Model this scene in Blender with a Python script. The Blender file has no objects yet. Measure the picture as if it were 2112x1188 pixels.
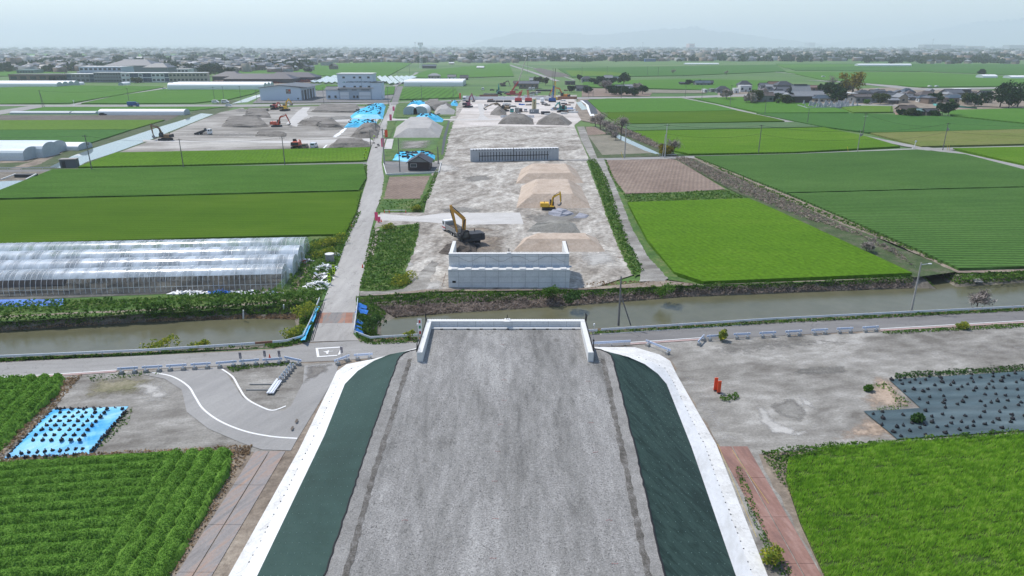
import bpy, bmesh, math, random
import numpy as np
from mathutils import Vector, Matrix, Euler
random.seed(7); rng = np.random.default_rng(7)
R = math.radians
SC = bpy.context.scene
# ------------------------------------------------------------------ camera
CAMH = 36.0; FPX = 1408.0; HZ = 96.5; PITCH = math.atan((594 - HZ) / FPX)
cd = bpy.data.cameras.new('camera'); cam = bpy.data.objects.new('camera', cd)
SC.collection.objects.link(cam); SC.camera = cam
cd.sensor_width = 36; cd.lens = 24; cd.clip_start = 0.5; cd.clip_end = 90000
cam.location = (0, 0, CAMH); cam.rotation_euler = (math.pi / 2 - PITCH, 0, 0)
# ------------------------------------------------------------------ light
SUN_EL, SUN_AZ = R(58), R(-50)          # the sun stands to the left and beyond the scene
w = bpy.data.worlds.new('World'); SC.world = w; w.use_nodes = True
nt = w.node_tree; bg = nt.nodes['Background']
sky = nt.nodes.new('ShaderNodeTexSky'); sky.sky_type = 'NISHITA'; sky.sun_disc = False
sky.sun_elevation = SUN_EL; sky.sun_rotation = SUN_AZ; sky.air_density = 1.0; sky.dust_density = 0.6; sky.altitude = 0
nt.links.new(sky.outputs[0], bg.inputs[0]); bg.inputs[1].default_value = 0.15
sl = bpy.data.lights.new('sun', 'SUN'); so = bpy.data.objects.new('sun', sl); SC.collection.objects.link(so)
sl.energy = 3.6; sl.angle = R(0.6); sl.color = (1, 0.955, 0.905)
sd = Vector((math.sin(SUN_AZ) * math.cos(SUN_EL), math.cos(SUN_AZ) * math.cos(SUN_EL), math.sin(SUN_EL)))
so.rotation_euler = (-sd).to_track_quat('-Z', 'Y').to_euler()
SC.view_settings.view_transform = 'Standard'; SC.view_settings.look = 'None'
SC.view_settings.exposure = 0.28; SC.view_settings.gamma = 1.0
SC.cycles.max_bounces = 8; SC.cycles.volume_bounces = 4; SC.cycles.transparent_max_bounces = 24
# ------------------------------------------------------------------ survey helpers: photo pixel -> place on the ground
S_, C_ = math.sin(PITCH), math.cos(PITCH)
def G(px, py, z=0.0):
    v = (594 - py) / FPX; t = (CAMH - z) / (S_ - C_ * v)
    return (t * (px - 1056) / FPX, t * (C_ + S_ * v), z)
def Zat(py, Y):
    v = (594 - py) / FPX; return CAMH - Y / (C_ + S_ * v) * (S_ - C_ * v)
def mpp(Y): return Y / FPX
def GL(pts, z=0.0): return [G(x, y, z) for x, y in pts]
# ------------------------------------------------------------------ object helpers
def link(o): SC.collection.objects.link(o); return o
def tag(o, label=None, cat=None, group=None, kind=None):
    if label: o['label'] = label
    if cat: o['category'] = cat
    if group: o['group'] = group
    if kind: o['kind'] = kind
    return o
def thing(name, label, cat, loc=(0, 0, 0), rz=0.0, group=None):
    o = link(bpy.data.objects.new(name, None)); o.location = loc; o.rotation_euler = (0, 0, rz)
    o.empty_display_size = 0.1
    return tag(o, label, cat, group)
def kids(o): return [c for c in bpy.data.objects if c.parent == o]
def dup(root, loc, rz=0.0, label=None, group=None, tree=None):
    r = root.copy(); link(r); r.location = loc; r.rotation_euler = (0, 0, rz)
    if label: r['label'] = label
    if group: r['group'] = group
    for ch, gs in tree:
        c = ch.copy(); link(c); c.parent = r
        for g in gs:
            d = g.copy(); link(d); d.parent = c
    return r
def treeof(root):
    ks = kids(root); return [(k, kids(k)) for k in ks]
class MB:
    def __init__(s): s.v = []; s.f = []; s.m = []
    def add(s, vs, fs, mi=0):
        n = len(s.v); s.v += [tuple(v) for v in vs]; s.f += [tuple(i + n for i in f) for f in fs]; s.m += [mi] * len(fs); return s
    def box(s, c, d, rz=0.0, mi=0, taper=1.0, M=None):
        x, y, z = [q / 2 for q in d]; a, b = math.cos(rz), math.sin(rz); vs = []
        for k in (-1, 1):
            t = taper if k > 0 else 1
            for i, j in ((-1, -1), (1, -1), (1, 1), (-1, 1)):
                p = (i * x * t, j * y * t, k * z)
                if M: p = tuple(M @ Vector(p)); vs.append((p[0] + c[0], p[1] + c[1], p[2] + c[2])); continue
                vs.append((c[0] + p[0] * a - p[1] * b, c[1] + p[0] * b + p[1] * a, c[2] + p[2]))
        return s.add(vs, [(0, 3, 2, 1), (4, 5, 6, 7), (0, 1, 5, 4), (1, 2, 6, 5), (2, 3, 7, 6), (3, 0, 4, 7)], mi)
    def prism(s, poly, z0, z1, mi=0, inset=0.0):
        n = len(poly); vs = [(p[0], p[1], z0) for p in poly]
        if inset:
            cx = sum(p[0] for p in poly) / n; cy = sum(p[1] for p in poly) / n
            top = [(p[0] + (cx - p[0]) * inset, p[1] + (cy - p[1]) * inset, z1) for p in poly]
        else: top = [(p[0], p[1], z1) for p in poly]
        return s.add(vs + top, [tuple(range(n))[::-1], tuple(range(n, 2 * n))] + [(i, (i + 1) % n, n + (i + 1) % n, n + i) for i in range(n)], mi)
    def tube(s, p, q, r, r2=None, n=6, mi=0, cap=True):
        p, q = Vector(p), Vector(q); d = q - p
        if d.length < 1e-6: return s
        r2 = r if r2 is None else r2; d.normalize()
        u = d.orthogonal().normalized(); w_ = d.cross(u); vs = []
        for c, rr in ((p, r), (q, r2)):
            for k in range(n):
                a = 2 * math.pi * k / n; vs.append(c + u * (rr * math.cos(a)) + w_ * (rr * math.sin(a)))
        fs = [(k, (k + 1) % n, n + (k + 1) % n, n + k) for k in range(n)]
        if cap: fs += [tuple(range(n))[::-1], tuple(range(n, 2 * n))]
        return s.add(vs, fs, mi)
    def bar(s, p, q, a, b, a2=None, b2=None, mi=0):   # rectangular bar, a wide (sideways), b deep
        p, q = Vector(p), Vector(q); d = (q - p).normalized()
        side = d.cross(Vector((0, 0, 1)))
        if side.length < 1e-3: side = Vector((1, 0, 0))
        side.normalize(); up = side.cross(d); vs = []
        for c, aa, bb in ((p, a, b), (q, a2 or a, b2 or b)):
            for i, j in ((-1, -1), (1, -1), (1, 1), (-1, 1)): vs.append(c + side * (i * aa / 2) + up * (j * bb / 2))
        return s.add(vs, [(0, 3, 2, 1), (4, 5, 6, 7), (0, 1, 5, 4), (1, 2, 6, 5), (2, 3, 7, 6), (3, 0, 4, 7)], mi)
    def poly_tube(s, pts, r, n=5, mi=0):
        for a, b in zip(pts[:-1], pts[1:]): s.tube(a, b, r, n=n, mi=mi, cap=False)
        return s
    def prof(s, pts, y0, y1, mi=0):       # outline in x,z extruded along y
        n = len(pts); vs = [(p[0], y0, p[1]) for p in pts] + [(p[0], y1, p[1]) for p in pts]
        return s.add(vs, [tuple(range(n)), tuple(range(n, 2 * n))[::-1]] + [(i, n + i, n + (i + 1) % n, (i + 1) % n) for i in range(n)], mi)
    def mesh(s, name, mats, smooth=False):
        me = bpy.data.meshes.new(name); me.from_pydata(s.v, [], s.f)
        for m in (mats if isinstance(mats, (list, tuple)) else [mats]): me.materials.append(m)
        if any(s.m): me.polygons.foreach_set('material_index', s.m)
        if smooth: me.polygons.foreach_set('use_smooth', [True] * len(s.f))
        me.update(); return me
    def build(s, name, mats, parent=None, smooth=False, loc=None):
        o = link(bpy.data.objects.new(name, s.mesh(name, mats, smooth)))
        if parent: o.parent = parent
        if loc: o.location = loc
        return o
def raw_mesh(name, V, F, mats, mi=None, smooth=False):
    """V (n,3) array; F (m,k) array of equal-sized faces"""
    me = bpy.data.meshes.new(name); V = np.asarray(V, np.float32); F = np.asarray(F, np.int32); m, k = F.shape
    me.vertices.add(len(V)); me.vertices.foreach_set('co', V.ravel())
    me.loops.add(m * k); me.loops.foreach_set('vertex_index', F.ravel())
    me.polygons.add(m); me.polygons.foreach_set('loop_start', np.arange(0, m * k, k, dtype=np.int32))
    try: me.polygons.foreach_set('loop_total', np.full(m, k, np.int32))
    except Exception: pass
    for q in (mats if isinstance(mats, (list, tuple)) else [mats]): me.materials.append(q)
    if mi is not None: me.polygons.foreach_set('material_index', np.asarray(mi, np.int32))
    if smooth: me.polygons.foreach_set('use_smooth', np.ones(m, bool))
    me.update(calc_edges=True); me.validate(); return me
# ------------------------------------------------------------------ materials
MATS = {}
def _n(nt, t, **k):
    n = nt.nodes.new(t)
    for a, b in k.items(): setattr(n, a, b)
    return n
def basic(name, col, rough=0.8, metal=0.0, var=0.0, vs=1.5, bump=0.0, spec=0.3, alpha=1.0, emit=0):
    if name in MATS: return MATS[name]
    m = bpy.data.materials.new(name); m.use_nodes = True; nt = m.node_tree; b = nt.nodes['Principled BSDF']
    b.inputs['Base Color'].default_value = (*col, 1); b.inputs['Roughness'].default_value = rough
    b.inputs['Metallic'].default_value = metal; b.inputs['Specular IOR Level'].default_value = spec
    if alpha < 1: b.inputs['Alpha'].default_value = alpha
    if var or bump:
        tc = _n(nt, 'ShaderNodeTexCoord'); no = _n(nt, 'ShaderNodeTexNoise'); no.inputs['Scale'].default_value = vs; no.inputs['Detail'].default_value = 6; no.inputs['Roughness'].default_value = 0.65
        nt.links.new(tc.outputs['Object'], no.inputs['Vector'])
        mr = _n(nt, 'ShaderNodeMapRange'); mr.inputs[1].default_value = .25; mr.inputs[2].default_value = .75; mr.inputs[3].default_value = 1 - var; mr.inputs[4].default_value = 1 + var * .6
        nt.links.new(no.outputs[0], mr.inputs[0])
        mx = _n(nt, 'ShaderNodeVectorMath', operation='SCALE'); mx.inputs[0].default_value = col
        nt.links.new(mr.outputs[0], mx.inputs['Scale']); nt.links.new(mx.outputs[0], b.inputs['Base Color'])
        if bump:
            bp = _n(nt, 'ShaderNodeBump'); bp.inputs['Strength'].default_value = bump; bp.inputs['Distance'].default_value = .1
            nt.links.new(no.outputs[0], bp.inputs['Height']); nt.links.new(bp.outputs[0], b.inputs['Normal'])
    MATS[name] = m; return m
def ground(name, cols, big=.06, fine=3.0, fvar=.22, ang=0.0, stretch=1.0, warp=0.0, lo=.34, hi=.66, bump=.4, rough=.9, bdist=.12, rows=None, cracks=0, speck=0, spec=.25, big_detail=5, patches=None):
    """mottled ground in world metres: cols = dark..light ramp; stretch>1 draws the mottling out along direction ang;
    rows = (spacing m, angle, strength, bump m): drilled or ridged rows"""
    if name in MATS: return MATS[name]
    m = bpy.data.materials.new(name); m.use_nodes = True; nt = m.node_tree; L = nt.links.new; b = nt.nodes['Principled BSDF']
    b.inputs['Roughness'].default_value = rough; b.inputs['Specular IOR Level'].default_value = spec
    ge = _n(nt, 'ShaderNodeNewGeometry')
    mp = _n(nt, 'ShaderNodeMapping'); mp.vector_type = 'TEXTURE'; mp.inputs['Rotation'].default_value = (0, 0, ang); mp.inputs['Scale'].default_value = (stretch, 1, 1)
    L(ge.outputs['Position'], mp.inputs['Vector'])
    n1 = _n(nt, 'ShaderNodeTexNoise'); n1.inputs['Scale'].default_value = big; n1.inputs['Detail'].default_value = big_detail; n1.inputs['Roughness'].default_value = .6; n1.inputs['Distortion'].default_value = warp
    L(mp.outputs[0], n1.inputs['Vector'])
    n1b = _n(nt, 'ShaderNodeTexNoise'); n1b.inputs['Scale'].default_value = big * 7; n1b.inputs['Detail'].default_value = 4; L(mp.outputs[0], n1b.inputs['Vector'])
    mixn = _n(nt, 'ShaderNodeMath', operation='MULTIPLY_ADD'); mixn.inputs[1].default_value = .35; L(n1b.outputs[0], mixn.inputs[0])
    sc = _n(nt, 'ShaderNodeMath', operation='MULTIPLY'); sc.inputs[1].default_value = .65; L(n1.outputs[0], sc.inputs[0]); L(sc.outputs[0], mixn.inputs[2])
    cr = _n(nt, 'ShaderNodeValToRGB'); e = cr.color_ramp.elements
    k = len(cols)
    while len(e) < k: e.new(.5)
    for i, c in enumerate(cols): e[i].position = lo + (hi - lo) * i / (k - 1); e[i].color = (*c, 1)
    L(mixn.outputs[0], cr.inputs[0])
    n2 = _n(nt, 'ShaderNodeTexNoise'); n2.inputs['Scale'].default_value = fine; n2.inputs['Detail'].default_value = 6; n2.inputs['Roughness'].default_value = .75; L(ge.outputs['Position'], n2.inputs['Vector'])
    mr = _n(nt, 'ShaderNodeMapRange'); mr.inputs[1].default_value = .3; mr.inputs[2].default_value = .7; mr.inputs[3].default_value = 1 - fvar; mr.inputs[4].default_value = 1 + fvar; L(n2.outputs[0], mr.inputs[0])
    fac = mr.outputs[0]; hsrc = n2.outputs[0]
    if rows:
        sp, ra, st, rb = rows
        m2 = _n(nt, 'ShaderNodeMapping'); m2.vector_type = 'TEXTURE'; m2.inputs['Rotation'].default_value = (0, 0, ra); L(ge.outputs['Position'], m2.inputs['Vector'])
        wv = _n(nt, 'ShaderNodeTexWave'); wv.wave_type = 'BANDS'; wv.bands_direction = 'Y'; wv.inputs['Scale'].default_value = 2 * math.pi / 20 / sp
        wv.inputs['Distortion'].default_value = 1.6; wv.inputs['Detail'].default_value = 3; wv.inputs['Detail Scale'].default_value = 1.2; L(m2.outputs[0], wv.inputs['Vector'])
        r2 = _n(nt, 'ShaderNodeMapRange'); r2.inputs[3].default_value = 1 - st; r2.inputs[4].default_value = 1 + st * .5; L(wv.outputs['Fac'], r2.inputs[0])
        mu = _n(nt, 'ShaderNodeMath', operation='MULTIPLY'); L(fac, mu.inputs[0]); L(r2.outputs[0], mu.inputs[1]); fac = mu.outputs[0]
        ad = _n(nt, 'ShaderNodeMath', operation='MULTIPLY_ADD'); ad.inputs[1].default_value = rb; L(wv.outputs['Fac'], ad.inputs[0]); L(n2.outputs[0], ad.inputs[2]); hsrc = ad.outputs[0]
    if cracks:
        vo = _n(nt, 'ShaderNodeTexVoronoi'); vo.feature = 'DISTANCE_TO_EDGE'; vo.inputs['Scale'].default_value = cracks
        nw = _n(nt, 'ShaderNodeTexNoise'); nw.inputs['Scale'].default_value = .7; L(ge.outputs['Position'], nw.inputs['Vector'])
        va = _n(nt, 'ShaderNodeVectorMath', operation='MULTIPLY_ADD'); va.inputs[1].default_value = (4, 4, 0); L(nw.outputs['Color'], va.inputs[0]); L(ge.outputs['Position'], va.inputs[2]); L(va.outputs[0], vo.inputs['Vector'])
        r3 = _n(nt, 'ShaderNodeMapRange'); r3.inputs[1].default_value = 0; r3.inputs[2].default_value = .012; r3.inputs[3].default_value = .72; L(vo.outputs['Distance'], r3.inputs[0])
        mu = _n(nt, 'ShaderNodeMath', operation='MULTIPLY'); L(fac, mu.inputs[0]); L(r3.outputs[0], mu.inputs[1]); fac = mu.outputs[0]
    vm = _n(nt, 'ShaderNodeVectorMath', operation='SCALE'); L(cr.outputs[0], vm.inputs[0]); L(fac, vm.inputs['Scale'])
    out = vm.outputs[0]
    if patches:        # a second colour showing in noise-shaped patches: (colour, scale, threshold)
        pc, ps, pt = patches
        n4 = _n(nt, 'ShaderNodeTexNoise'); n4.inputs['Scale'].default_value = ps; n4.inputs['Detail'].default_value = 8; n4.inputs['Roughness'].default_value = .7; L(ge.outputs['Position'], n4.inputs['Vector'])
        r4 = _n(nt, 'ShaderNodeMapRange'); r4.inputs[1].default_value = pt; r4.inputs[2].default_value = pt + .06; L(n4.outputs[0], r4.inputs[0])
        mx = _n(nt, 'ShaderNodeMix'); mx.data_type = 'RGBA'; L(r4.outputs[0], mx.inputs['Factor']); L(out, mx.inputs['A']); mx.inputs['B'].default_value = (*pc, 1); out = mx.outputs['Result']
        vm2 = _n(nt, 'ShaderNodeVectorMath', operation='SCALE'); L(out, vm2.inputs[0]); L(mr.outputs[0], vm2.inputs['Scale']); out = vm2.outputs[0]
    L(out, b.inputs['Base Color'])
    bp = _n(nt, 'ShaderNodeBump'); bp.inputs['Strength'].default_value = bump; bp.inputs['Distance'].default_value = bdist; L(hsrc, bp.inputs['Height']); L(bp.outputs[0], b.inputs['Normal'])
    MATS[name] = m; return m
def leafmat(name, a, b_, scale=.6, trans=.25, c=None):
    if name in MATS: return MATS[name]
    m = bpy.data.materials.new(name); m.use_nodes = True; nt = m.node_tree; L = nt.links.new; b = nt.nodes['Principled BSDF']
    b.inputs['Roughness'].default_value = .85; b.inputs['Specular IOR Level'].default_value = .1
    ge = _n(nt, 'ShaderNodeNewGeometry')
    n1 = _n(nt, 'ShaderNodeTexNoise'); n1.inputs['Scale'].default_value = scale; n1.inputs['Detail'].default_value = 3; L(ge.outputs['Position'], n1.inputs['Vector'])
    mt = _n(nt, 'ShaderNodeMath', operation='MULTIPLY_ADD'); mt.inputs[1].default_value = .3; L(ge.outputs['Random Per Island'], mt.inputs[0])
    s1 = _n(nt, 'ShaderNodeMath', operation='SUBTRACT'); s1.inputs[1].default_value = .15; L(n1.outputs[0], s1.inputs[0]); L(s1.outputs[0], mt.inputs[2])
    cr = _n(nt, 'ShaderNodeValToRGB'); e = cr.color_ramp.elements; e[0].position = .33; e[0].color = (*a, 1); e[1].position = .64; e[1].color = (*b_, 1)
    if c: x = e.new(.74); x.color = (*c, 1)
    L(mt.outputs[0], cr.inputs[0]); L(cr.outputs[0], b.inputs['Base Color'])
    if trans:
        tr = _n(nt, 'ShaderNodeBsdfTranslucent'); L(cr.outputs[0], tr.inputs['Color']); mx = _n(nt, 'ShaderNodeMixShader'); mx.inputs[0].default_value = trans * 1.5
        L(b.outputs[0], mx.inputs[1]); L(tr.outputs[0], mx.inputs[2]); L(mx.outputs[0], nt.nodes['Material Output'].inputs['Surface'])
    MATS[name] = m; return m
# ------------------------------------------------------------------ sheets
def densify(pts, step):
    out = []
    n = len(pts)
    for i in range(n):
        a, b = pts[i], pts[(i + 1) % n]; d = math.hypot(b[0] - a[0], b[1] - a[1]); k = max(1, int(d / step))
        for j in range(k): t = j / k; out.append((a[0] + (b[0] - a[0]) * t, a[1] + (b[1] - a[1]) * t))
    return out
def jagged(pts, amp, step=None):
    step = step or amp * 2.2; P = densify(pts, step); out = []; n = len(P); r = random.Random(int(abs(P[0][0] * 13 + P[0][1])))
    for i, p in enumerate(P):
        a, b = P[i - 1], P[(i + 1) % n]; dx, dy = b[0] - a[0], b[1] - a[1]; l = math.hypot(dx, dy) or 1; k = r.uniform(-amp, amp) * .5
        out.append((p[0] - dy / l * k, p[1] + dx / l * k))
    return out
def sheet(name, pts, mat, z=.01, jag=0, label=None, cat=None, kind='structure', h=0, world=False, group=None, lift=True):
    P = [tuple(p[:2]) for p in (pts if world else GL(pts))]
    if jag: P = jagged(P, jag)
    mb = MB()
    if h: h = h + (zz() - z if lift else 0); mb.prism(P, z, z + h)
    else: mb.add([(x, y, z) for x, y in P], [tuple(range(len(P)))])
    o = mb.build(name, mat); 
    # face up
    me = o.data
    if not h and me.polygons[0].normal.z < 0: me.flip_normals()
    if h:
        bm = bmesh.new(); bm.from_mesh(me); bmesh.ops.recalc_face_normals(bm, faces=bm.faces); bm.to_mesh(me); bm.free()
    return tag(o, label, cat, group, kind)
def soft_mat(mat, w):
    """the same ground, thinning out to nothing through noise towards a sheet's rim (its 'edge' attribute)"""
    key = mat.name + '_soft'
    if key in MATS: return MATS[key]
    m = mat.copy(); m.name = key; nt = m.node_tree; L = nt.links.new; out = nt.nodes['Material Output']; src = out.inputs['Surface'].links[0].from_socket
    at = _n(nt, 'ShaderNodeAttribute'); at.attribute_name = 'edge'; ge = _n(nt, 'ShaderNodeNewGeometry'); no = _n(nt, 'ShaderNodeTexNoise'); no.inputs['Scale'].default_value = .8; no.inputs['Detail'].default_value = 9; no.inputs['Roughness'].default_value = .75; L(ge.outputs['Position'], no.inputs[0])
    a = _n(nt, 'ShaderNodeMath', operation='MULTIPLY_ADD'); a.inputs[1].default_value = 1.9; L(no.outputs[0], a.inputs[0]); L(at.outputs['Fac'], a.inputs[2]); r = _n(nt, 'ShaderNodeMapRange'); r.inputs[1].default_value = 1.15; r.inputs[2].default_value = 1.75; L(a.outputs[0], r.inputs[0])
    tr = _n(nt, 'ShaderNodeBsdfTransparent'); mx = _n(nt, 'ShaderNodeMixShader'); L(r.outputs[0], mx.inputs[0]); L(tr.outputs[0], mx.inputs[1]); L(src, mx.inputs[2]); L(mx.outputs[0], out.inputs['Surface']); MATS[key] = m; return m
def soft_sheet(name, pts, mat, w=None, z=None):
    P = [tuple(p[:2]) for p in GL(pts)]; w = w or .4 * math.sqrt(area(P)); lo, hi = np.min(P, 0), np.max(P, 0); st = max(w / 5, (hi - lo).max() / 150); xs = np.arange(lo[0], hi[0] + st, st); ys = np.arange(lo[1], hi[1] + st, st); XX, YY = np.meshgrid(xs, ys); x, y = XX.ravel(), YY.ravel(); ins = inpoly(x, y, P); D = np.full(len(x), 1e9)
    for i in range(len(P)):
        (ax, ay), (bx, by) = P[i - 1], P[i]; dx, dy = bx - ax, by - ay; t = np.clip(((x - ax) * dx + (y - ay) * dy) / (dx * dx + dy * dy + 1e-9), 0, 1); D = np.minimum(D, np.hypot(x - ax - t * dx, y - ay - t * dy))
    D = np.where(ins, np.clip(D / w, 0, 1), 0); idx = np.arange(len(x)).reshape(XX.shape); F = np.stack([idx[:-1, :-1], idx[:-1, 1:], idx[1:, 1:], idx[1:, :-1]], -1).reshape(-1, 4); F = F[ins[F].any(1)]; u, inv = np.unique(F, return_inverse=True)
    me = raw_mesh(name, np.column_stack([x, y, np.full(len(x), z)])[u], inv.reshape(-1, 4), soft_mat(mat, w)); at = me.attributes.new('edge', 'FLOAT', 'POINT'); at.data.foreach_set('value', D[u].astype(np.float32))
    return tag(link(bpy.data.objects.new(name, me)), kind='structure')
def inpoly(X, Y, poly):
    c = np.zeros(len(X), bool); n = len(poly); j = n - 1
    for i in range(n):
        xi, yi = poly[i][:2]; xj, yj = poly[j][:2]
        if yi != yj: c ^= ((yi > Y) != (yj > Y)) & (X < (xj - xi) * (Y - yi) / (yj - yi) + xi)
        j = i
    return c
def scatter(poly, n):
    P = np.array([p[:2] for p in poly]); lo, hi = P.min(0), P.max(0); A = np.empty((0, 2))
    while len(A) < n:
        q = lo + rng.random((n * 2 + 20, 2)) * (hi - lo); A = np.vstack([A, q[inpoly(q[:, 0], q[:, 1], poly)]])
    return A[:n]
def area(poly):
    s = 0
    for i in range(len(poly)): a, b = poly[i - 1], poly[i]; s += a[0] * b[1] - b[0] * a[1]
    return abs(s) / 2
_ph = rng.random((10, 3)) * 6.28; _k = (rng.random((10, 2)) - .5)
def lump(X, Y, s):      # cheap smooth noise 0..1, feature size about s
    r = 0
    for i in range(10):
        k = _k[i] / np.linalg.norm(_k[i]) * (2 * math.pi / s) * (.5 + .16 * i); r = r + np.sin(X * k[0] + Y * k[1] + _ph[i, 0]) / (1 + .1 * i)
    return np.clip(.5 + r / 7.5, 0, 1)
def leaves(C, size, up=.3, elong=1.6):
    """one small quad leaf per centre"""
    n = len(C); a = rng.random((n, 3)) * 2 - 1; a[:, 2] = a[:, 2] * .8 + up; a /= np.linalg.norm(a, axis=1)[:, None] + 1e-9
    r = rng.random((n, 3)) * 2 - 1; b = np.cross(a, r); b /= np.linalg.norm(b, axis=1)[:, None] + 1e-9; c = np.cross(a, b)
    s = size * (.6 + .8 * rng.random(n))[:, None] if np.isscalar(size) else size[:, None] * (.6 + .8 * rng.random(n))[:, None]
    b = b * s * elong / 2; c = c * s / 2
    V = np.stack([C - b, C + c, C + b, C - c], 1).reshape(-1, 3); return V, np.arange(4 * n).reshape(n, 4)
def veg(name, pts, mat, h=.7, dens=30, leaf=.16, label=None, cat='vegetation', z=0.0, world=False, lumps=1.6, base=None, zf=None, maxn=60000, thresh=0.0):
    P = [tuple(p[:2]) for p in (pts if world else GL(pts))]
    n = int(min(maxn, max(50, area(P) * dens))); Q = scatter(P, n)
    hh = lump(Q[:, 0], Q[:, 1], lumps)
    if thresh: k = hh > thresh; Q = Q[k]; hh = hh[k]; n = len(Q)
    z0 = zf(Q[:, 0], Q[:, 1]) if zf else z
    Z = z0 + h * hh * np.sqrt(rng.random(n)) + .03
    V, F = leaves(np.column_stack([Q, Z]), leaf, up=.5)
    o = link(bpy.data.objects.new(name, raw_mesh(name, V, F, mat)))
    return tag(o, label, cat, None, 'stuff')
# ================================================================== materials of the land
g_far = ground('farmland', [(.05, .11, .028), (.08, .16, .035), (.12, .17, .06), (.16, .15, .10)], big=.004, fine=.35, fvar=.25, stretch=2.5, lo=.38, hi=.72, bump=.2)
g_site = ground('site_gravel', [(.17, .15, .125), (.275, .25, .215), (.36, .335, .295), (.49, .465, .415)], big=.08, fine=1.4, fvar=.26, ang=R(80), stretch=1.8, warp=1.8, lo=.37, hi=.62, bump=.5, patches=((.2, .17, .14), .12, .6))
g_yard = ground('yard_gravel', [(.15, .138, .12), (.215, .203, .18), (.275, .262, .235), (.37, .355, .325)], big=.11, fine=4, fvar=.3, ang=R(15), stretch=1.8, warp=1.5, lo=.38, hi=.62, bump=.5)
g_dirt = ground('dirt', [(.13, .105, .08), (.22, .18, .14), (.33, .28, .22)], big=.2, fine=3, fvar=.3, bump=.5)
g_bank = ground('bank_soil', [(.035, .06, .02), (.06, .09, .03), (.13, .115, .085)], big=.35, fine=3, fvar=.35, bump=.8)
g_grass = ground('rough_grass', [(.035, .085, .015), (.06, .125, .022), (.11, .15, .04), (.2, .17, .11)], big=.22, fine=2.2, fvar=.4, lo=.34, hi=.72, bump=.8)
g_mud = ground('canal_mud', [(.09, .08, .06), (.17, .15, .12), (.27, .245, .2)], big=.5, fine=3, fvar=.35, bump=1)
g_conc = ground('road_concrete', [(.28, .268, .25), (.345, .332, .31), (.41, .395, .37)], big=.16, fine=5, fvar=.10, ang=R(90), stretch=5, bump=.15, cracks=.16)
g_asph = ground('road_asphalt', [(.14, .138, .135), (.175, .17, .165), (.225, .22, .21)], big=.14, fine=7, fvar=.12, ang=R(4), stretch=6, bump=.2, cracks=.17)
g_asph2 = ground('old_asphalt', [(.22, .213, .2), (.28, .272, .257), (.34, .33, .315)], big=.14, fine=7, fvar=.13, ang=R(5), stretch=5, bump=.2, cracks=.22)
g_white = ground('haul_slab', [(.40, .385, .36), (.47, .455, .43), (.54, .525, .50)], big=.15, fine=2.5, fvar=.08, stretch=3, bump=.1)
g_ball = ground('crushed_stone', [(.15, .146, .136), (.215, .21, .197), (.26, .253, .24), (.325, .318, .302)], big=.24, fine=8, fvar=.26, ang=R(90), stretch=4.5, warp=.5, lo=.36, hi=.62, bump=.6, bdist=.06, patches=((.155, .149, .135), .5, .62))
g_ball2 = ground('shoulder_stone', [(.20, .193, .18), (.265, .257, .24), (.33, .32, .30)], big=.3, fine=10, fvar=.45, bump=1, bdist=.08)
g_rut = ground('rut_stone', [(.07, .065, .055), (.14, .13, .115), (.25, .24, .225)], big=1.2, fine=9, fvar=.45, bump=1, bdist=.1)
g_net = ground('green_net_cloth', [(.018, .044, .036), (.024, .056, .047), (.032, .069, .058)], big=.16, fine=14, fvar=.14, ang=R(-38), stretch=6, bump=.25, rough=.75)
g_net2 = ground('green_net_crease_shade', [(.014, .037, .031), (.026, .058, .048), (.038, .077, .064)], big=.55, fine=12, fvar=.16, ang=R(-36), stretch=11, lo=.40, hi=.56, bump=.9, rough=.75, warp=1.5)  # dark streaks in the colour stand in for shade in the net's creases
g_wht = ground('white_cloth', [(.60, .595, .57), (.71, .71, .70), (.78, .78, .77)], big=.5, fine=2, fvar=.05, ang=R(60), stretch=4, bump=.12, rough=.7)
g_pav = ground('white_concrete_edge', [(.52, .51, .48), (.64, .635, .61), (.72, .72, .70)], big=.6, fine=3, fvar=.08, bump=.2, cracks=.35)
def crop(name, a, b, c, rows, fine=2.2, fv=.22, big=.03, bump=.6, stretch=2.5, ang=0, **k):
    return ground(name, [a, b, c], big=big, fine=fine, fvar=fv, rows=rows, bump=bump, bdist=.25, rough=.95, spec=.04, stretch=stretch, ang=ang, lo=.3, hi=.7, **k)
c_bright = crop('wheat_bright', (.062, .14, .008), (.08, .17, .010), (.12, .20, .02), (1.3, R(-76), .07, .15), fine=1.3, fv=.38)
c_mid = crop('wheat_mid', (.05, .11, .006), (.064, .13, .008), (.088, .152, .014), (1.6, R(2), .10, .2), fv=.2, fine=2.5)
c_row = crop('wheat_rows', (.045, .115, .014), (.062, .145, .02), (.085, .175, .03), (1.7, R(-1), .38, 1.0), fine=1.6, fv=.3)
c_dark = crop('wheat_dark', (.05, .115, .026), (.065, .14, .032), (.085, .165, .042), (1.5, R(-2), .42, 1.0), fine=1.4, fv=.3)
c_fa = crop('far_crop_a', (.06, .15, .022), (.07, .17, .026), (.085, .185, .032), (3, 0, .08, .3), fine=.7, big=.01)
c_fb = crop('far_crop_b', (.045, .12, .026), (.055, .14, .03), (.065, .155, .035), (3, 0, .1, .3), fine=.7, big=.01)
c_fc = crop('far_crop_c', (.08, .155, .02), (.095, .175, .024), (.12, .18, .035), (3, 0, .05, .3), fine=.7, big=.01)
c_pale = crop('grey_green_crop', (.06, .125, .05), (.085, .15, .065), (.12, .165, .085), (2, 0, .05, .3), fine=.9, big=.04)
c_olive = crop('olive_crop', (.10, .15, .03), (.14, .165, .045), (.19, .18, .075), (3, R(-2), .05, .3), fine=.7, big=.03)
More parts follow.
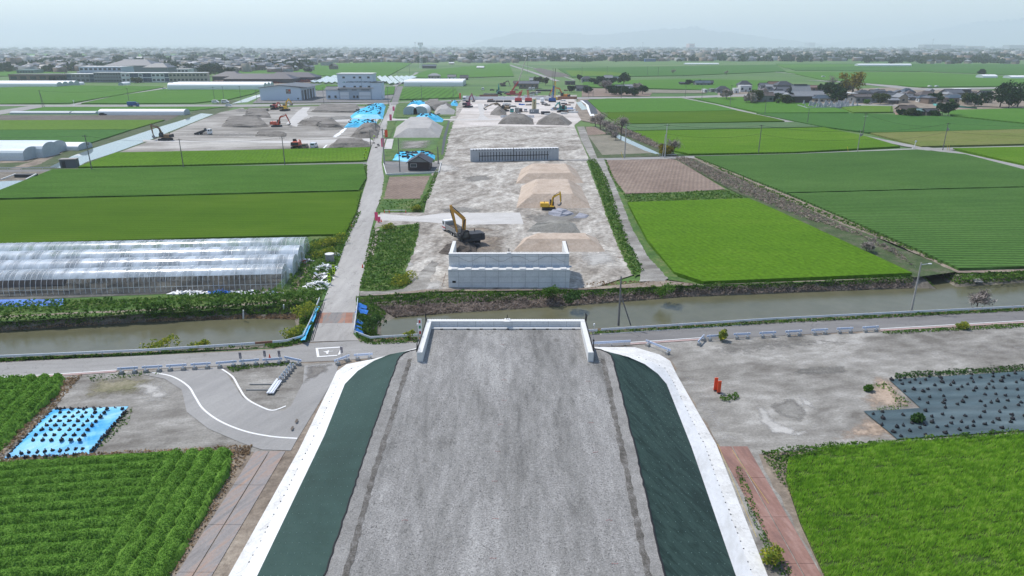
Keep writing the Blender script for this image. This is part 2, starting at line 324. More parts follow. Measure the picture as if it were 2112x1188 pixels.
c_plough = ground('ploughed', [(.16, .115, .088), (.215, .16, .125), (.27, .21, .165)], big=.08, fine=2, fvar=.25, rows=(1.1, R(75), .1, .5), bump=.6, bdist=.2)
c_tilled = ground('tilled_grey', [(.15, .14, .10), (.20, .185, .14), (.26, .235, .185)], big=.06, fine=1.5, fvar=.25, rows=(1.2, R(0), .12, .6), bump=.6, bdist=.2)
c_brown = ground('brown_tilled', [(.08, .07, .058), (.115, .1, .082), (.15, .13, .11)], big=.05, fine=1, fvar=.2, rows=(2, 0, .12, .5), bump=.5, bdist=.2)
m_water = ground('murky_water', [(.09, .09, .05), (.11, .107, .062), (.13, .125, .078)], big=.05, fine=.5, fvar=.08, bump=.03, rough=.2, spec=.32, bdist=.02)
m_shine = ground('pale_water', [(.16, .2, .2), (.2, .24, .24)], big=.05, fine=.5, fvar=.05, bump=.01, rough=.06, spec=.6, bdist=.02)
def conc(name, col, px=2.1, pz=.95, line=.62):
    m = ground(name, [tuple(c * .86 for c in col), col, tuple(min(.8, c * 1.08) for c in col)], big=.7, fine=4, fvar=.07, bump=.1)
    nt = m.node_tree; b = nt.nodes['Principled BSDF']; src = b.inputs['Base Color'].links[0].from_socket
    tc = nt.nodes.new('ShaderNodeTexCoord'); sx = nt.nodes.new('ShaderNodeSeparateXYZ'); nt.links.new(tc.outputs['Object'], sx.inputs[0])
    cx = nt.nodes.new('ShaderNodeCombineXYZ'); nt.links.new(sx.outputs[0], cx.inputs[0]); nt.links.new(sx.outputs[2], cx.inputs[1])
    br = nt.nodes.new('ShaderNodeTexBrick'); br.offset = 0; br.inputs['Color1'].default_value = (1, 1, 1, 1); br.inputs['Color2'].default_value = (.94, .94, .95, 1); br.inputs['Mortar'].default_value = (line, line, line, 1)
    br.inputs['Scale'].default_value = 1; br.inputs['Brick Width'].default_value = px; br.inputs['Row Height'].default_value = pz; br.inputs['Mortar Size'].default_value = .03; nt.links.new(cx.outputs[0], br.inputs[0])
    mx = nt.nodes.new('ShaderNodeMix'); mx.data_type = 'RGBA'; mx.blend_type = 'MULTIPLY'; mx.inputs['Factor'].default_value = 1
    nt.links.new(src, mx.inputs['A']); nt.links.new(br.outputs[0], mx.inputs['B']); nt.links.new(mx.outputs['Result'], b.inputs['Base Color']); return m
m_abut = conc('abutment_concrete', (.66, .67, .665)); m_conc = conc('cast_concrete', (.5, .5, .49), px=50, pz=50)
m_cwhite = basic('pale_concrete', (.66, .66, .64), .85, var=.08)
m_block = basic('concrete_block', (.30, .295, .28), .9, var=.15, vs=3)
m_black = basic('black', (.012, .012, .014), .6); m_dark = basic('dark_grey', (.04, .042, .048), .6)
m_steel = basic('galvanised', (.55, .57, .60), .35, .7); m_railw = basic('rail_white', (.66, .69, .73), .4, .2); m_railb = basic('rail_blue_white', (.52, .6, .75), .4, .15)
m_white = basic('white_paint', (.78, .78, .77), .5); m_rust = basic('rusty_steel', (.30, .15, .10), .75, .1, var=.3, vs=.8, bump=.1)
m_orange = basic('orange_plastic', (.75, .09, .03), .5); m_pink = basic('pink_cloth', (.85, .10, .22), .7); m_lime = basic('lime_cloth', (.62, .85, .03), .7)
m_red = basic('red_paint', (.45, .045, .04), .45); m_blue = basic('blue_paint', (.03, .10, .30), .45)
m_wood = basic('weathered_wood', (.25, .21, .17), .9, var=.2, vs=3)
# ================================================================== ground with the canal cut into it
WZ = -1.25
TL = [(-700, 782), (0, 744), (300, 731), (560, 717), (628, 700), (648, 660), (655, 624), (560, 631), (300, 647), (0, 664), (-700, 706)]
BL = [(-700, 772), (0, 735), (300, 724), (540, 712), (590, 698), (612, 680), (608, 659), (520, 657), (300, 664), (0, 683), (-700, 732)]
TR = [(2800, 603), (2112, 637), (1600, 663), (1230, 686), (870, 702), (765, 704), (740, 695), (740, 650), (742, 614), (900, 604), (1200, 600), (1400, 592), (1700, 581), (1880, 573), (1896, 566), (1888, 552), (1850, 530), (1775, 492), (1800, 480), (1885, 522), (1975, 566), (2112, 558), (2800, 520)]
BR = [(2800, 597), (2112, 631), (1600, 657), (1230, 679), (870, 696), (800, 698), (785, 690), (787, 668), (815, 655), (900, 648), (1200, 629), (1400, 613), (1700, 601), (1885, 594), (1932, 596), (1910, 578), (1868, 547), (1782, 497), (1795, 491), (1882, 540), (1972, 592), (2112, 583), (2800, 550)]
def ext(P, z):
    Q = [G(x, y, z)[:2] for x, y in P]
    for i, j in ((0, 1), (-1, -2)):
        a, b = Q[i], Q[j]; s = 3000 if a[0] > 0 else -3000; t = (s - b[0]) / (a[0] - b[0]); Q[i] = (s, b[1] + (a[1] - b[1]) * t)
    return Q
tl, bl, tr, br_ = ext(TL, 0), ext(BL, WZ), ext(TR, 0), ext(BR, WZ)
outer = [(-30000, 30000)] + tl[::-1] + [(-3000, -200), (3000, -200)] + tr + [(30000, 30000)]
o = MB().add([(x, y, 0) for x, y in outer], [tuple(range(len(outer)))]).build('ground', g_far)
if o.data.polygons[0].normal.z < 0: o.data.flip_normals()
tag(o, kind='structure')
for P in (bl, br_):
    mb = MB().add([(x, y, WZ) for x, y in P], [tuple(range(len(P)))]); o = mb.build('canal_water', m_water); tag(o, kind='structure')
    if o.data.polygons[0].normal.z < 0: o.data.flip_normals()
def strip_grid(name, A, B, nv, mat, bumpy=0.0, step=1.2, curve=0.0):
    """surface between polyline A (top) and B (bottom), resampled; bumpy = random height"""
    a2, b2 = [], []
    for i in range(len(A) - 1):
        d = math.dist(A[i], A[i + 1]); k = min(60, max(1, int(d / step)))
        for j in range(k):
            t = j / k; a2.append([A[i][q] + (A[i + 1][q] - A[i][q]) * t for q in range(3)]); b2.append([B[i][q] + (B[i + 1][q] - B[i][q]) * t for q in range(3)])
    a2.append(list(A[-1])); b2.append(list(B[-1])); a2, b2 = np.array(a2), np.array(b2); n = len(a2); V = []
    for j in range(nv + 1):
        t = j / nv; p = a2 * (1 - t) + b2 * t
        if 0 < j < nv: p[:, 2] += curve * math.sin(math.pi * t) + (rng.random(n) - .5) * bumpy; p[:, :2] += (rng.random((n, 2)) - .5) * bumpy
        V.append(p)
    V = np.vstack(V); F = [(j * n + i, j * n + i + 1, (j + 1) * n + i + 1, (j + 1) * n + i) for j in range(nv) for i in range(n - 1)]
    o = link(bpy.data.objects.new(name, raw_mesh(name, V, F, mat)))
    return o
for T, B in ((tl, bl), (tr, br_)):
    for s in range(0, 1):
        A_ = [(x, y, 0) for x, y in T]; B_ = [(x + (0), y, WZ - .05) for x, y in B]
        tag(strip_grid('canal_bank', A_, B_, 4, g_mud, .22, 1.3), kind='structure')
# ================================================================== yards, tracks and roads (sheets)
ZL = [.006]
def zz():
    ZL[0] += .0022; return ZL[0]
def S(name, pts, mat, jag=0, **k):
    if name in ('gravel_patch', 'mud_patch', 'dirt_patch'): return soft_sheet(name, pts, mat, z=zz())
    return sheet(name, pts, mat, z=zz(), jag=jag, **k)
# near side: bare yards either side of the embankment
S('ground', [(-700, 790), (0, 746), (300, 733), (560, 719), (640, 702), (740, 698), (870, 704), (1230, 688), (1600, 665), (2112, 639), (2800, 606), (2800, 2000), (-700, 2000)], g_dirt)
S('gravel_yard', [(90, 772), (240, 768), (520, 750), (700, 748), (690, 800), (560, 940), (515, 935), (250, 935), (-60, 980), (-120, 1000), (40, 880), (130, 800)], g_yard, jag=.5)
S('gravel_yard', [(1225, 720), (1440, 700), (2112, 672), (2800, 640), (2800, 870), (2112, 905), (1560, 935), (1700, 1190), (1900, 1600), (1700, 1600), (1480, 920), (1380, 740)], g_yard, jag=.6)
g_swirl = ground('pale_gravel', [(.34, .33, .305), (.42, .405, .375), (.5, .485, .45)], big=.15, fine=4, fvar=.2, stretch=2, bump=.4)
g_wet = ground('damp_gravel', [(.15, .145, .13), (.20, .19, .17), (.27, .26, .235)], big=.2, fine=4, fvar=.25, stretch=2, bump=.4)
g_tan = ground('straw_soil', [(.28, .21, .15), (.40, .31, .235), (.46, .37, .29)], big=.4, fine=4, fvar=.25, bump=.5)
g_moss = ground('mossy_soil', [(.14, .14, .07), (.22, .2, .13), (.3, .27, .2)], big=.3, fine=4, fvar=.3, bump=.5)
S('gravel_patch', [(1590, 745), (1750, 728), (1900, 718), (2112, 706), (2800, 680), (2800, 705), (2112, 732), (1900, 742), (1760, 752), (1600, 758)], g_swirl, jag=.7)
S('gravel_patch', [(1480, 700), (1640, 694), (1780, 700), (1790, 712), (1640, 722), (1490, 740), (1465, 716)], g_wet, jag=.6)
S('gravel_patch', [(1630, 757), (1740, 750), (1760, 770), (1700, 776), (1635, 778)], g_wet, jag=.4)
for q in ([(1556, 838), (1580, 838), (1600, 868), (1650, 888), (1640, 903), (1590, 893), (1558, 868)], [(1630, 888), (1660, 884), (1690, 868), (1688, 882), (1660, 900), (1630, 902)], [(1640, 810), (1680, 830), (1690, 850), (1650, 835)]): soft_sheet('gravel_patch', q, g_swirl, w=.8, z=zz())
soft_sheet('gravel_patch', [(1575, 835), (1640, 815), (1670, 850), (1660, 875), (1610, 862)], g_wet, w=1.2, z=zz())
S('gravel_patch', [(1240, 840), (1400, 760), (1440, 780), (1500, 870), (1530, 915), (1478, 912), (1398, 775)], g_swirl, jag=.4)
S('dirt_patch', [(1790, 770), (1850, 778), (1900, 845), (1780, 848), (1770, 815)], g_tan, jag=.6)
S('dirt_patch', [(1770, 850), (1860, 880), (1900, 905), (1740, 915), (1700, 905), (1765, 870)], g_tan, jag=.6)
S('dirt_patch', [(1850, 905), (2112, 880), (2800, 840), (2800, 862), (2112, 900), (1860, 920)], g_tan, jag=.5)
S('dirt_patch', [(130, 782), (170, 778), (60, 900), (0, 945), (-80, 1000), (-80, 960), (40, 850)], g_tan, jag=.5)
S('dirt_patch', [(-60, 965), (100, 945), (300, 938), (515, 925), (520, 935), (300, 950), (0, 975)], g_tan, jag=.4)
S('dirt_patch', [(180, 780), (300, 770), (350, 790), (290, 815), (150, 830)], g_moss, jag=.7)
S('gravel_patch', [(262, 790), (330, 782), (360, 810), (330, 838), (290, 828)], g_swirl, jag=.7)
# cross road in front of the canal
S('road', [(-700, 792), (0, 748), (300, 734), (560, 722), (640, 708), (740, 703), (760, 707), (870, 706), (900, 705), (900, 730), (700, 744), (240, 765), (0, 783), (-700, 836)], g_asph2)
S('road', [(880, 706), (1000, 700), (1217, 691), (1500, 672), (1815, 656), (2112, 641), (2800, 607), (2800, 630), (2112, 665), (1810, 682), (1440, 702), (1230, 717), (1000, 728), (880, 732)], g_asph)
def line(name, pts, w, mat, world=False, z=None, closed=False, **k):
    P = [tuple(p[:2]) for p in (pts if world else GL(pts))]; l, r = [], []
    n = len(P)
    for i, p in enumerate(P):
        a, b = P[max(0, i - 1)], P[min(n - 1, i + 1)]; dx, dy = b[0] - a[0], b[1] - a[1]; q = math.hypot(dx, dy)
        l.append((p[0] - dy / q * w / 2, p[1] + dx / q * w / 2)); r.append((p[0] + dy / q * w / 2, p[1] - dx / q * w / 2))
    mb = MB(); z = z or zz()
    for i in range(n - 1): mb.add([(*r[i], z), (*r[i + 1], z), (*l[i + 1], z), (*l[i], z)], [(0, 1, 2, 3)])
    o = mb.build(name, mat); k.setdefault('kind', 'structure'); return tag(o, **k)
m_line = basic('road_paint', (.74, .74, .72), .7, var=.08, vs=2); m_pinkl = ground('faded_red_paint', [(.36, .30, .28), (.42, .28, .26)], big=.5, fine=3, fvar=.15)
# access road curling from the cross road down the left of the embankment
S('road', [(290, 772), (455, 757), (470, 775), (500, 820), (545, 845), (585, 848), (600, 838), (625, 790), (628, 755), (700, 748), (690, 780), (610, 912), (600, 930), (540, 928), (500, 915), (430, 885), (385, 850), (375, 805), (340, 782)], ground('access_concrete', [(.25, .245, .235), (.295, .288, .275), (.34, .332, .315)], big=.15, fine=5, fvar=.10, ang=R(60), stretch=4, bump=.15))
m_wetroad = ground('muddy_wet_road', [(.10, .085, .07), (.17, .15, .125), (.22, .2, .17)], big=.5, fine=3, fvar=.1, rough=.35)
S('mud_patch', [(628, 752), (690, 749), (684, 765), (660, 780), (640, 788), (615, 800), (622, 778)], m_wetroad, jag=.3)
def smooth(P, n=6):
    out = []
    for i in range(len(P) - 1):
        p0, p1, p2, p3 = P[max(0, i - 1)], P[i], P[i + 1], P[min(len(P) - 1, i + 2)]
        for j in range(n):
            t = j / n; out.append(tuple(.5 * (2 * p1[q] + (p2[q] - p0[q]) * t + (2 * p0[q] - 5 * p1[q] + 4 * p2[q] - p3[q]) * t * t + (3 * p1[q] - p0[q] - 3 * p2[q] + p3[q]) * t ** 3) for q in (0, 1)))
    return out + [P[-1]]
line('road_marking', smooth([(314, 769), (355, 777), (388, 797), (403, 820), (420, 845), (455, 870), (505, 890), (560, 901), (613, 905)]), .2, m_line)
line('road_marking', smooth([(458, 762), (480, 778), (493, 800), (508, 822), (535, 838), (562, 847), (590, 838)]), .2, m_line)
line('road_marking', [(-700, 838), (0, 780), (240, 764)], .15, m_line); line('road_marking', [(-700, 842), (0, 783), (240, 766.5)], .45, m_pinkl)
line('road_marking', [(1237, 690), (1500, 673), (1530, 671)], .15, m_line)
line('road_marking', [(1300, 707), (1450, 697)], .15, m_line); line('road_marking', [(1300, 710), (1450, 700)], .45, m_pinkl)
line('road_marking', [(1815, 679), (2112, 662), (2800, 626)], .15, m_line); line('road_marking', [(1815, 682), (2112, 665), (2800, 629)], .45, m_pinkl)
# junction box painted on the road, with its arrow mark
zb = zz()
for q in ([(651, 719), (656, 719), (659, 737), (654, 738)], [(651, 719), (702, 716), (702, 718), (652, 721)], [(704, 716), (706, 716), (702, 732), (697, 733)], [(654, 738), (654, 736), (690, 733.5), (697, 733), (695, 735)]):
    sheet('road_marking', q, m_line, z=zb); zb += .0015
sheet('road_marking', [(667.5, 726), (673, 725.6), (678, 723.5), (679, 723.5), (677.5, 728), (677, 731), (673, 731), (673.5, 728.5)], m_line, z=zb); sheet('road_marking', [(667.5, 726.2), (687, 725), (687, 725.7), (667.5, 727)], m_line, z=zb + .002)
# main road running away on the left
mainL = [(640, 706), (650, 668), (672, 610), (700, 540), (720, 480), (745, 410), (757, 370), (756, 338), (766, 304), (777, 275), (791, 245), (804, 213)]
mainR = [(818, 213), (809, 245), (800, 275), (790, 304), (787, 336), (793, 372), (786, 410), (776, 432), (772, 450), (764, 480), (757, 520), (746, 580), (735, 640), (729, 690), (740, 703)]
S('road', mainL + mainR, g_conc)
S('road', [(806, 216), (819, 216), (826, 195), (832, 178), (818, 178), (812, 195)], g_asph)
S('road_plate', [(650, 668), (653, 646), (732, 645), (729, 667)], ground('rust_plates', [(.16, .155, .15), (.22, .21, .20), (.26, .19, .16), (.33, .2, .15)], big=.35, fine=4, fvar=.12, ang=R(90), stretch=5, lo=.4, hi=.6))
for a, b in (((653, 656), (668, 667)), ((714, 645), (732, 667))):
    S('road_plate', [(a[0], 646), (a[0] + 14, 646), (a[0] + 12, 667.5), (a[0] - 3, 667.5)], m_rust)
# ------------------------------------------------------------------ far side of the canal, left
S('soil_verge', [(-700, 716), (0, 666), (300, 649), (560, 633), (660, 622), (672, 590), (700, 520), (740, 430), (735, 425), (705, 485), (640, 488), (620, 500), (600, 560), (560, 600), (0, 625), (-700, 660)], g_grass)
S('track', [(-300, 672), (0, 652), (250, 641), (420, 633), (560, 622), (650, 614), (655, 618), (560, 627), (420, 637), (250, 645), (0, 656), (-300, 676)], g_dirt, jag=.3)
S('track', [(595, 600), (625, 555), (640, 520), (648, 522), (635, 560), (612, 600)], g_dirt, jag=.3)
sheet('tunnel_soil', [(-110, 92), (-36, 101.2), (-37.5, 123.5), (-112, 116)], ground('tunnel_floor', [(.05, .05, .045), (.10, .10, .09), (.16, .16, .14)], big=.5, fine=2, fvar=.3, stretch=3), z=.05, world=True)
sheet('wheat_field', [(-400, 428), (0, 416), (420, 406), (745, 398), (735, 440), (712, 487), (640, 488), (0, 506), (-400, 518)], c_mid, h=.35, kind='stuff', label='smooth green wheat field just beyond the plastic tunnels, left of the main road', cat='field')
line('track', [(-400, 427), (0, 415), (420, 405), (745, 397)], .5, g_dirt)
sheet('wheat_field', [(-40, 414), (0, 396), (108, 353), (400, 347), (749, 341), (756, 370), (740, 396), (420, 404), (0, 413)], c_row, h=.45, kind='stuff', label='coarse rowed wheat field left of the main road, with a pale water pond at its left corner', cat='field')
S('road', [(-400, 357), (0, 350), (100, 350), (380, 345), (757, 335), (757, 339), (380, 348), (100, 354), (0, 356), (-400, 366)], g_asph)
sheet('wheat_field', [(162, 347), (240, 317), (500, 312), (764, 306), (757, 332), (745, 334), (380, 343)], c_bright, h=.4, kind='stuff', label='narrow bright green wheat field between the left construction yard and the lane', cat='field')
S('soil_verge', [(-300, 365), (0, 356), (100, 354), (0, 398), (-300, 430)], g_mud)
S('pond_water', [(-300, 376), (0, 375), (60, 372), (72, 375), (0, 396), (-300, 440)], m_shine)
S('soil_verge', [(-100, 350), (100, 350), (160, 349), (330, 283), (455, 238), (500, 208), (470, 206), (340, 250), (120, 300), (60, 320), (-100, 330)], g_bank)
S('canal_water', [(98, 347), (155, 347), (180, 334), (235, 316), (320, 285), (350, 272), (395, 254), (440, 236), (415, 234), (380, 247), (330, 262), (260, 285), (200, 304), (150, 322)], m_shine)
S('canal_water', [(478, 214), (510, 211), (538, 199), (536, 194), (505, 204)], m_shine)
S('track', [(20, 348), (60, 336), (120, 305), (160, 295), (130, 315), (80, 340), (40, 350)], g_dirt, jag=.6)
sheet('wheat_field', [(-300, 250), (0, 250), (340, 249), (272, 269), (0, 270), (-300, 271)], c_fc, h=.4, kind='stuff', label='light green field strip on the far left, above the darker strip by the white tunnels', cat='field')
sheet('wheat_field', [(-300, 271.5), (0, 270.5), (271, 269.5), (165, 304), (120, 292), (0, 291), (-300, 291)], c_fb, h=.4, kind='stuff', label='darker green field strip beside the left canal and behind the white plastic tunnels', cat='field')
S('tilled_plot', [(-300, 239), (0, 238), (372, 238), (345, 249), (0, 250), (-300, 251)], c_brown)
S('tilled_plot', [(-200, 292), (120, 293), (120, 304), (60, 335), (-200, 345)], g_dirt)
sheet('grass_strip', [(40, 233), (90, 222), (470, 221), (400, 229)], c_fa, h=.3, kind='stuff', label='green verge strip between the far road and the long white tunnel', cat='field')
S('road', [(-400, 218), (0, 216), (150, 216.5), (500, 216), (800, 211.5), (960, 206), (960, 208), (800, 215), (500, 221), (150, 220.5), (90, 221), (0, 237), (-300, 250), (-300, 244), (0, 228), (60, 219), (0, 219.5), (-400, 222)], g_asph2)
S('road', [(140, 217), (155, 217), (345, 182), (338, 181), (250, 195)], g_asph2)
sheet('wheat_field', [(-400, 186), (0, 182), (110, 177), (330, 179), (338, 181), (146, 214), (0, 216), (-400, 218)], c_fa, h=.5, kind='stuff', label='green field on the far left between the school and the far road', cat='field')
sheet('wheat_field', [(168, 214.5), (240, 199), (345, 184), (545, 184), (520, 195), (470, 207), (400, 214), (250, 215)], c_fa, h=.5, kind='stuff', label='green field below the long white greenhouse, crossed by a farm ditch line', cat='field')
# left construction yard
S('construction_yard', [(240, 317), (330, 284), (395, 256), (455, 232), (500, 223), (640, 217), (802, 216), (788, 248), (772, 290), (763, 307), (500, 312)], ground('left_yard', [(.11, .10, .085), (.215, .2, .175), (.31, .29, .26), (.42, .4, .365)], big=.035, fine=1, fvar=.2, stretch=3.2, warp=1.2, lo=.36, hi=.63, bump=.4))
S('slab_track', [(295, 289), (400, 291), (600, 291), (765, 286), (770, 293), (640, 297), (480, 294), (295, 293)], g_white)
S('slab_track', [(590, 256), (612, 232), (625, 222), (640, 222), (632, 232), (636, 238), (620, 250), (612, 262)], g_white)
S('slab_track', [(655, 249), (790, 244), (786, 250), (662, 252)], g_white)
S('mud_patch', [(340, 274), (400, 276), (520, 274), (580, 278), (540, 284), (380, 282)], g_wet, jag=2)
for p in ([(620, 246), (700, 238), (745, 240), (740, 247), (640, 251)], [(470, 225), (560, 222), (570, 230), (480, 233)], [(640, 262), (720, 258), (725, 268), (650, 272)]): S('mud_patch', p, g_wet, jag=3)
S('white_strip', [(686, 283), (706, 268), (712, 264), (715, 266), (700, 280), (692, 284)], m_white, jag=.6)
S('white_strip', [(664, 308), (672, 300), (676, 299), (668, 308)], m_white)
S('grass_strip', [(500, 222), (640, 216.5), (800, 215.2), (800, 217), (760, 220), (640, 219), (505, 226)], g_grass)
S('soil_verge', [(804, 214), (798, 232), (785, 250), (772, 275), (768, 290), (762, 288), (772, 262), (785, 240), (795, 216)], g_grass, jag=1)
# ------------------------------------------------------------------ middle construction site
S('construction_yard', [(742, 612), (745, 585), (765, 490), (775, 462), (785, 440), (875, 440), (893, 345), (925, 250), (945, 215), (960, 200), (1190, 196), (1185, 262), (1215, 330), (1240, 380), (1245, 420), (1270, 480), (1290, 540), (1308, 568), (1210, 600), (900, 604)], g_site)
S('construction_yard', [(960, 214), (990, 205), (1180, 203), (1195, 215), (1215, 236), (1180, 262), (1010, 260), (930, 265)], ground('pale_yard', [(.34, .30, .26), (.5, .46, .42), (.62, .58, .54)], big=.05, fine=.8, fvar=.2, stretch=2.5, warp=1))
S('slab_track', [(776, 445), (792, 443), (860, 448), (912, 441), (1072, 440), (1080, 463), (960, 465), (870, 459), (784, 456)], g_white)
S('slab_track', [(985, 215), (992, 213), (1000, 222), (998, 238), (1008, 246), (985, 246), (990, 238)], g_white)
S('slab_track', [(800, 243), (820, 246), (1040, 246), (1040, 248), (820, 249), (798, 250)], g_white)
S('slab_track', [(798, 287), (812, 287), (808, 308), (792, 308)], g_white)
for p, m in (([(1065, 445), (1180, 432), (1225, 442), (1215, 458), (1150, 470), (1085, 462)], g_wet), ([(900, 432), (960, 425), (1010, 436), (985, 442), (905, 441)], g_wet), ([(905, 500), (960, 480), (1060, 485), (1050, 520), (960, 530), (900, 528)], g_dirt), ([(870, 340), (940, 338), (960, 352), (900, 360)], g_swirl), ([(820, 548), (842, 535), (860, 545), (850, 565), (822, 563)], g_swirl), ([(930, 470), (1000, 468), (1040, 478), (980, 485)], g_dirt), ([(1180, 520), (1270, 515), (1290, 545), (1200, 560)], g_swirl), ([(820, 595), (900, 575), (925, 585), (920, 602), (840, 606)], g_swirl), ([(945, 365), (1010, 360), (1030, 372), (960, 380)], g_wet)):
    S('gravel_patch', p, m, jag=1.2)
S('road', [(740, 612), (742, 605), (790, 603), (830, 598), (855, 580), (870, 560), (890, 540), (905, 545), (890, 575), (880, 600), (820, 608), (780, 608)], g_yard, jag=.4)
S('tilled_plot', [(803, 366), (888, 364), (868, 411), (790, 413)], c_plough)
S('tilled_plot', [(788, 416), (866, 414), (860, 434), (784, 437)], ground('scrub', [(.12, .125, .09), (.17, .165, .12), (.22, .2, .16)], big=.2, fine=2, fvar=.3))
S('soil_verge', [(794, 362), (803, 362), (792, 412), (866, 412), (888, 363), (896, 364), (870, 438), (780, 440)], g_grass, jag=.5)
sheet('car_park', [(791, 334), (909, 336), (905, 356), (797, 362), (793, 345)], g_asph, z=.2)
S('gravel_patch', [(815, 290), (905, 288), (895, 308), (805, 311)], g_yard, jag=1)
S('soil_verge', [(906, 262), (936, 250), (925, 285), (915, 330), (890, 334), (895, 310), (905, 290)], g_grass, jag=1)
S('soil_verge', [(800, 250), (818, 250), (805, 285), (790, 287)], g_grass, jag=1); S('soil_verge', [(798, 311), (900, 309), (912, 318), (900, 333), (792, 333)], g_grass, jag=1)
S('soil_verge', [(822, 212), (940, 210), (940, 240), (815, 243)], g_grass, jag=1)
S('irrigation_channel', [(925, 250), (928, 250), (920, 285), (914, 320), (910, 320), (914, 285)], m_dark)
S('soil_verge', [(770, 476), (780, 470), (865, 463), (862, 490), (850, 530), (835, 560), (850, 585), (830, 598), (790, 603), (742, 602), (752, 555)], g_grass, jag=.4)
for q in ([(774, 474), (783, 473), (778, 500), (770, 500)], [(768, 502), (779, 501), (775, 515), (764, 516)], [(762, 517), (774, 516), (770, 532), (756, 532)], [(787, 480), (795, 480), (792, 500), (783, 500)]): S('steel_plate', q, basic('old_plate', (.32, .27, .24), .7, .1, var=.15, vs=1))
S('soil_verge', [(1208, 330), (1230, 330), (1252, 370), (1275, 440), (1300, 510), (1332, 562), (1308, 574), (1285, 535), (1258, 470), (1240, 415)], g_grass, jag=.4)
S('soil_verge', [(875, 600), (1200, 597), (1330, 585), (1345, 578), (1450, 590), (1895, 573), (1700, 582), (1400, 592), (1200, 600), (900, 604), (760, 613)], g_dirt)
# ------------------------------------------------------------------ right of the site
S('gravel_track', [(1190, 262), (1207, 262), (1222, 290), (1236, 322), (1250, 335), (1266, 372), (1280, 410), (1304, 470), (1335, 530), (1381, 575), (1370, 583), (1318, 583), (1322, 555), (1292, 500), (1270, 440), (1252, 390), (1235, 345), (1216, 325), (1198, 290)], g_yard, jag=.25)
S('soil_verge', [(1246, 330), (1252, 330), (1270, 370), (1290, 402), (1293, 420), (1330, 500), (1400, 575), (1450, 590), (1380, 580), (1335, 530), (1302, 470), (1280, 412), (1264, 372)], g_grass, jag=.3)
S('tilled_plot', [(1250, 331), (1380, 328), (1398, 332), (1496, 392), (1400, 398), (1290, 401), (1265, 370)], c_plough)
S('grass_strip', [(1286, 403), (1500, 393), (1545, 412), (1293, 421)], g_grass)
sheet('wheat_field', [(1294, 422), (1545, 414), (1600, 438), (1700, 485), (1860, 560), (1880, 570), (1700, 578), (1450, 588), (1390, 568), (1335, 500)], c_bright, h=.4, kind='stuff', label='bright yellow green wheat field between the gravel track and the reed lined creek', cat='field')
S('soil_verge', [(1385, 326), (1428, 324), (1560, 385), (1620, 410), (1740, 462), (1850, 512), (1975, 563), (1885, 575), (1700, 485), (1600, 437), (1500, 390)], g_bank)
S('track', [(1425, 326), (1440, 326), (1560, 378), (1625, 404), (1760, 462), (1870, 505), (1976, 560), (2112, 556), (2800, 520), (2800, 526), (2112, 562), (1975, 566), (1850, 508), (1740, 466), (1600, 404), (1540, 380)], g_dirt, jag=.4)
sheet('wheat_field', [(1432, 326), (1640, 321), (1890, 312), (1990, 322), (2112, 354), (2300, 395), (2300, 381), (2112, 389.5), (1622, 402)], c_dark, h=.45, kind='stuff', label='large dark green wheat field on the right, upper part below the lane', cat='field')
sheet('wheat_field', [(1626, 404), (2112, 391.5), (2800, 356), (2800, 520), (2112, 557), (1976, 561), (1900, 525), (1750, 458)], c_dark, h=.45, kind='stuff', label='large dark green wheat field in deep rows on the right, lower part above the canal', cat='field')
S('road', [(1150, 332), (1232, 328), (1420, 323), (1640, 318), (1860, 308), (2112, 302), (2800, 275), (2800, 281), (2112, 307), (1860, 313), (1640, 321), (1420, 328), (1200, 333)], g_asph2)
S('road', [(1405, 203), (1413, 203), (1480, 216), (1560, 235), (1700, 266), (1800, 284), (1890, 302), (1960, 311), (2112, 344), (2600, 440), (2600, 460), (2112, 352), (1950, 316), (1870, 304), (1800, 289), (1700, 270), (1550, 238), (1480, 219)], g_asph2)
S('soil_verge', [(1185, 262), (1230, 262), (1300, 275), (1400, 322), (1232, 328), (1205, 262)], g_bank)
S('tilled_plot', [(1208, 263), (1225, 262), (1255, 278), (1212, 280)], c_plough); S('tilled_plot', [(1213, 281), (1257, 280), (1345, 317), (1242, 321)], c_tilled)
S('creek_water', [(1262, 278), (1280, 290), (1330, 312), (1352, 319), (1360, 318), (1300, 290), (1275, 278)], m_shine)
S('tilled_plot', [(1192, 205), (1215, 205), (1245, 240), (1240, 258), (1200, 250), (1185, 225)], g_dirt)
S('creek_water', [(1188, 212), (1198, 210), (1212, 226), (1200, 228)], m_shine)
line('white_strip', [(1200, 208), (1212, 216), (1216, 228), (1222, 240)], 2.5, m_white); line('black_sheet', [(1206, 207), (1220, 218), (1226, 236)], 4, m_dark)
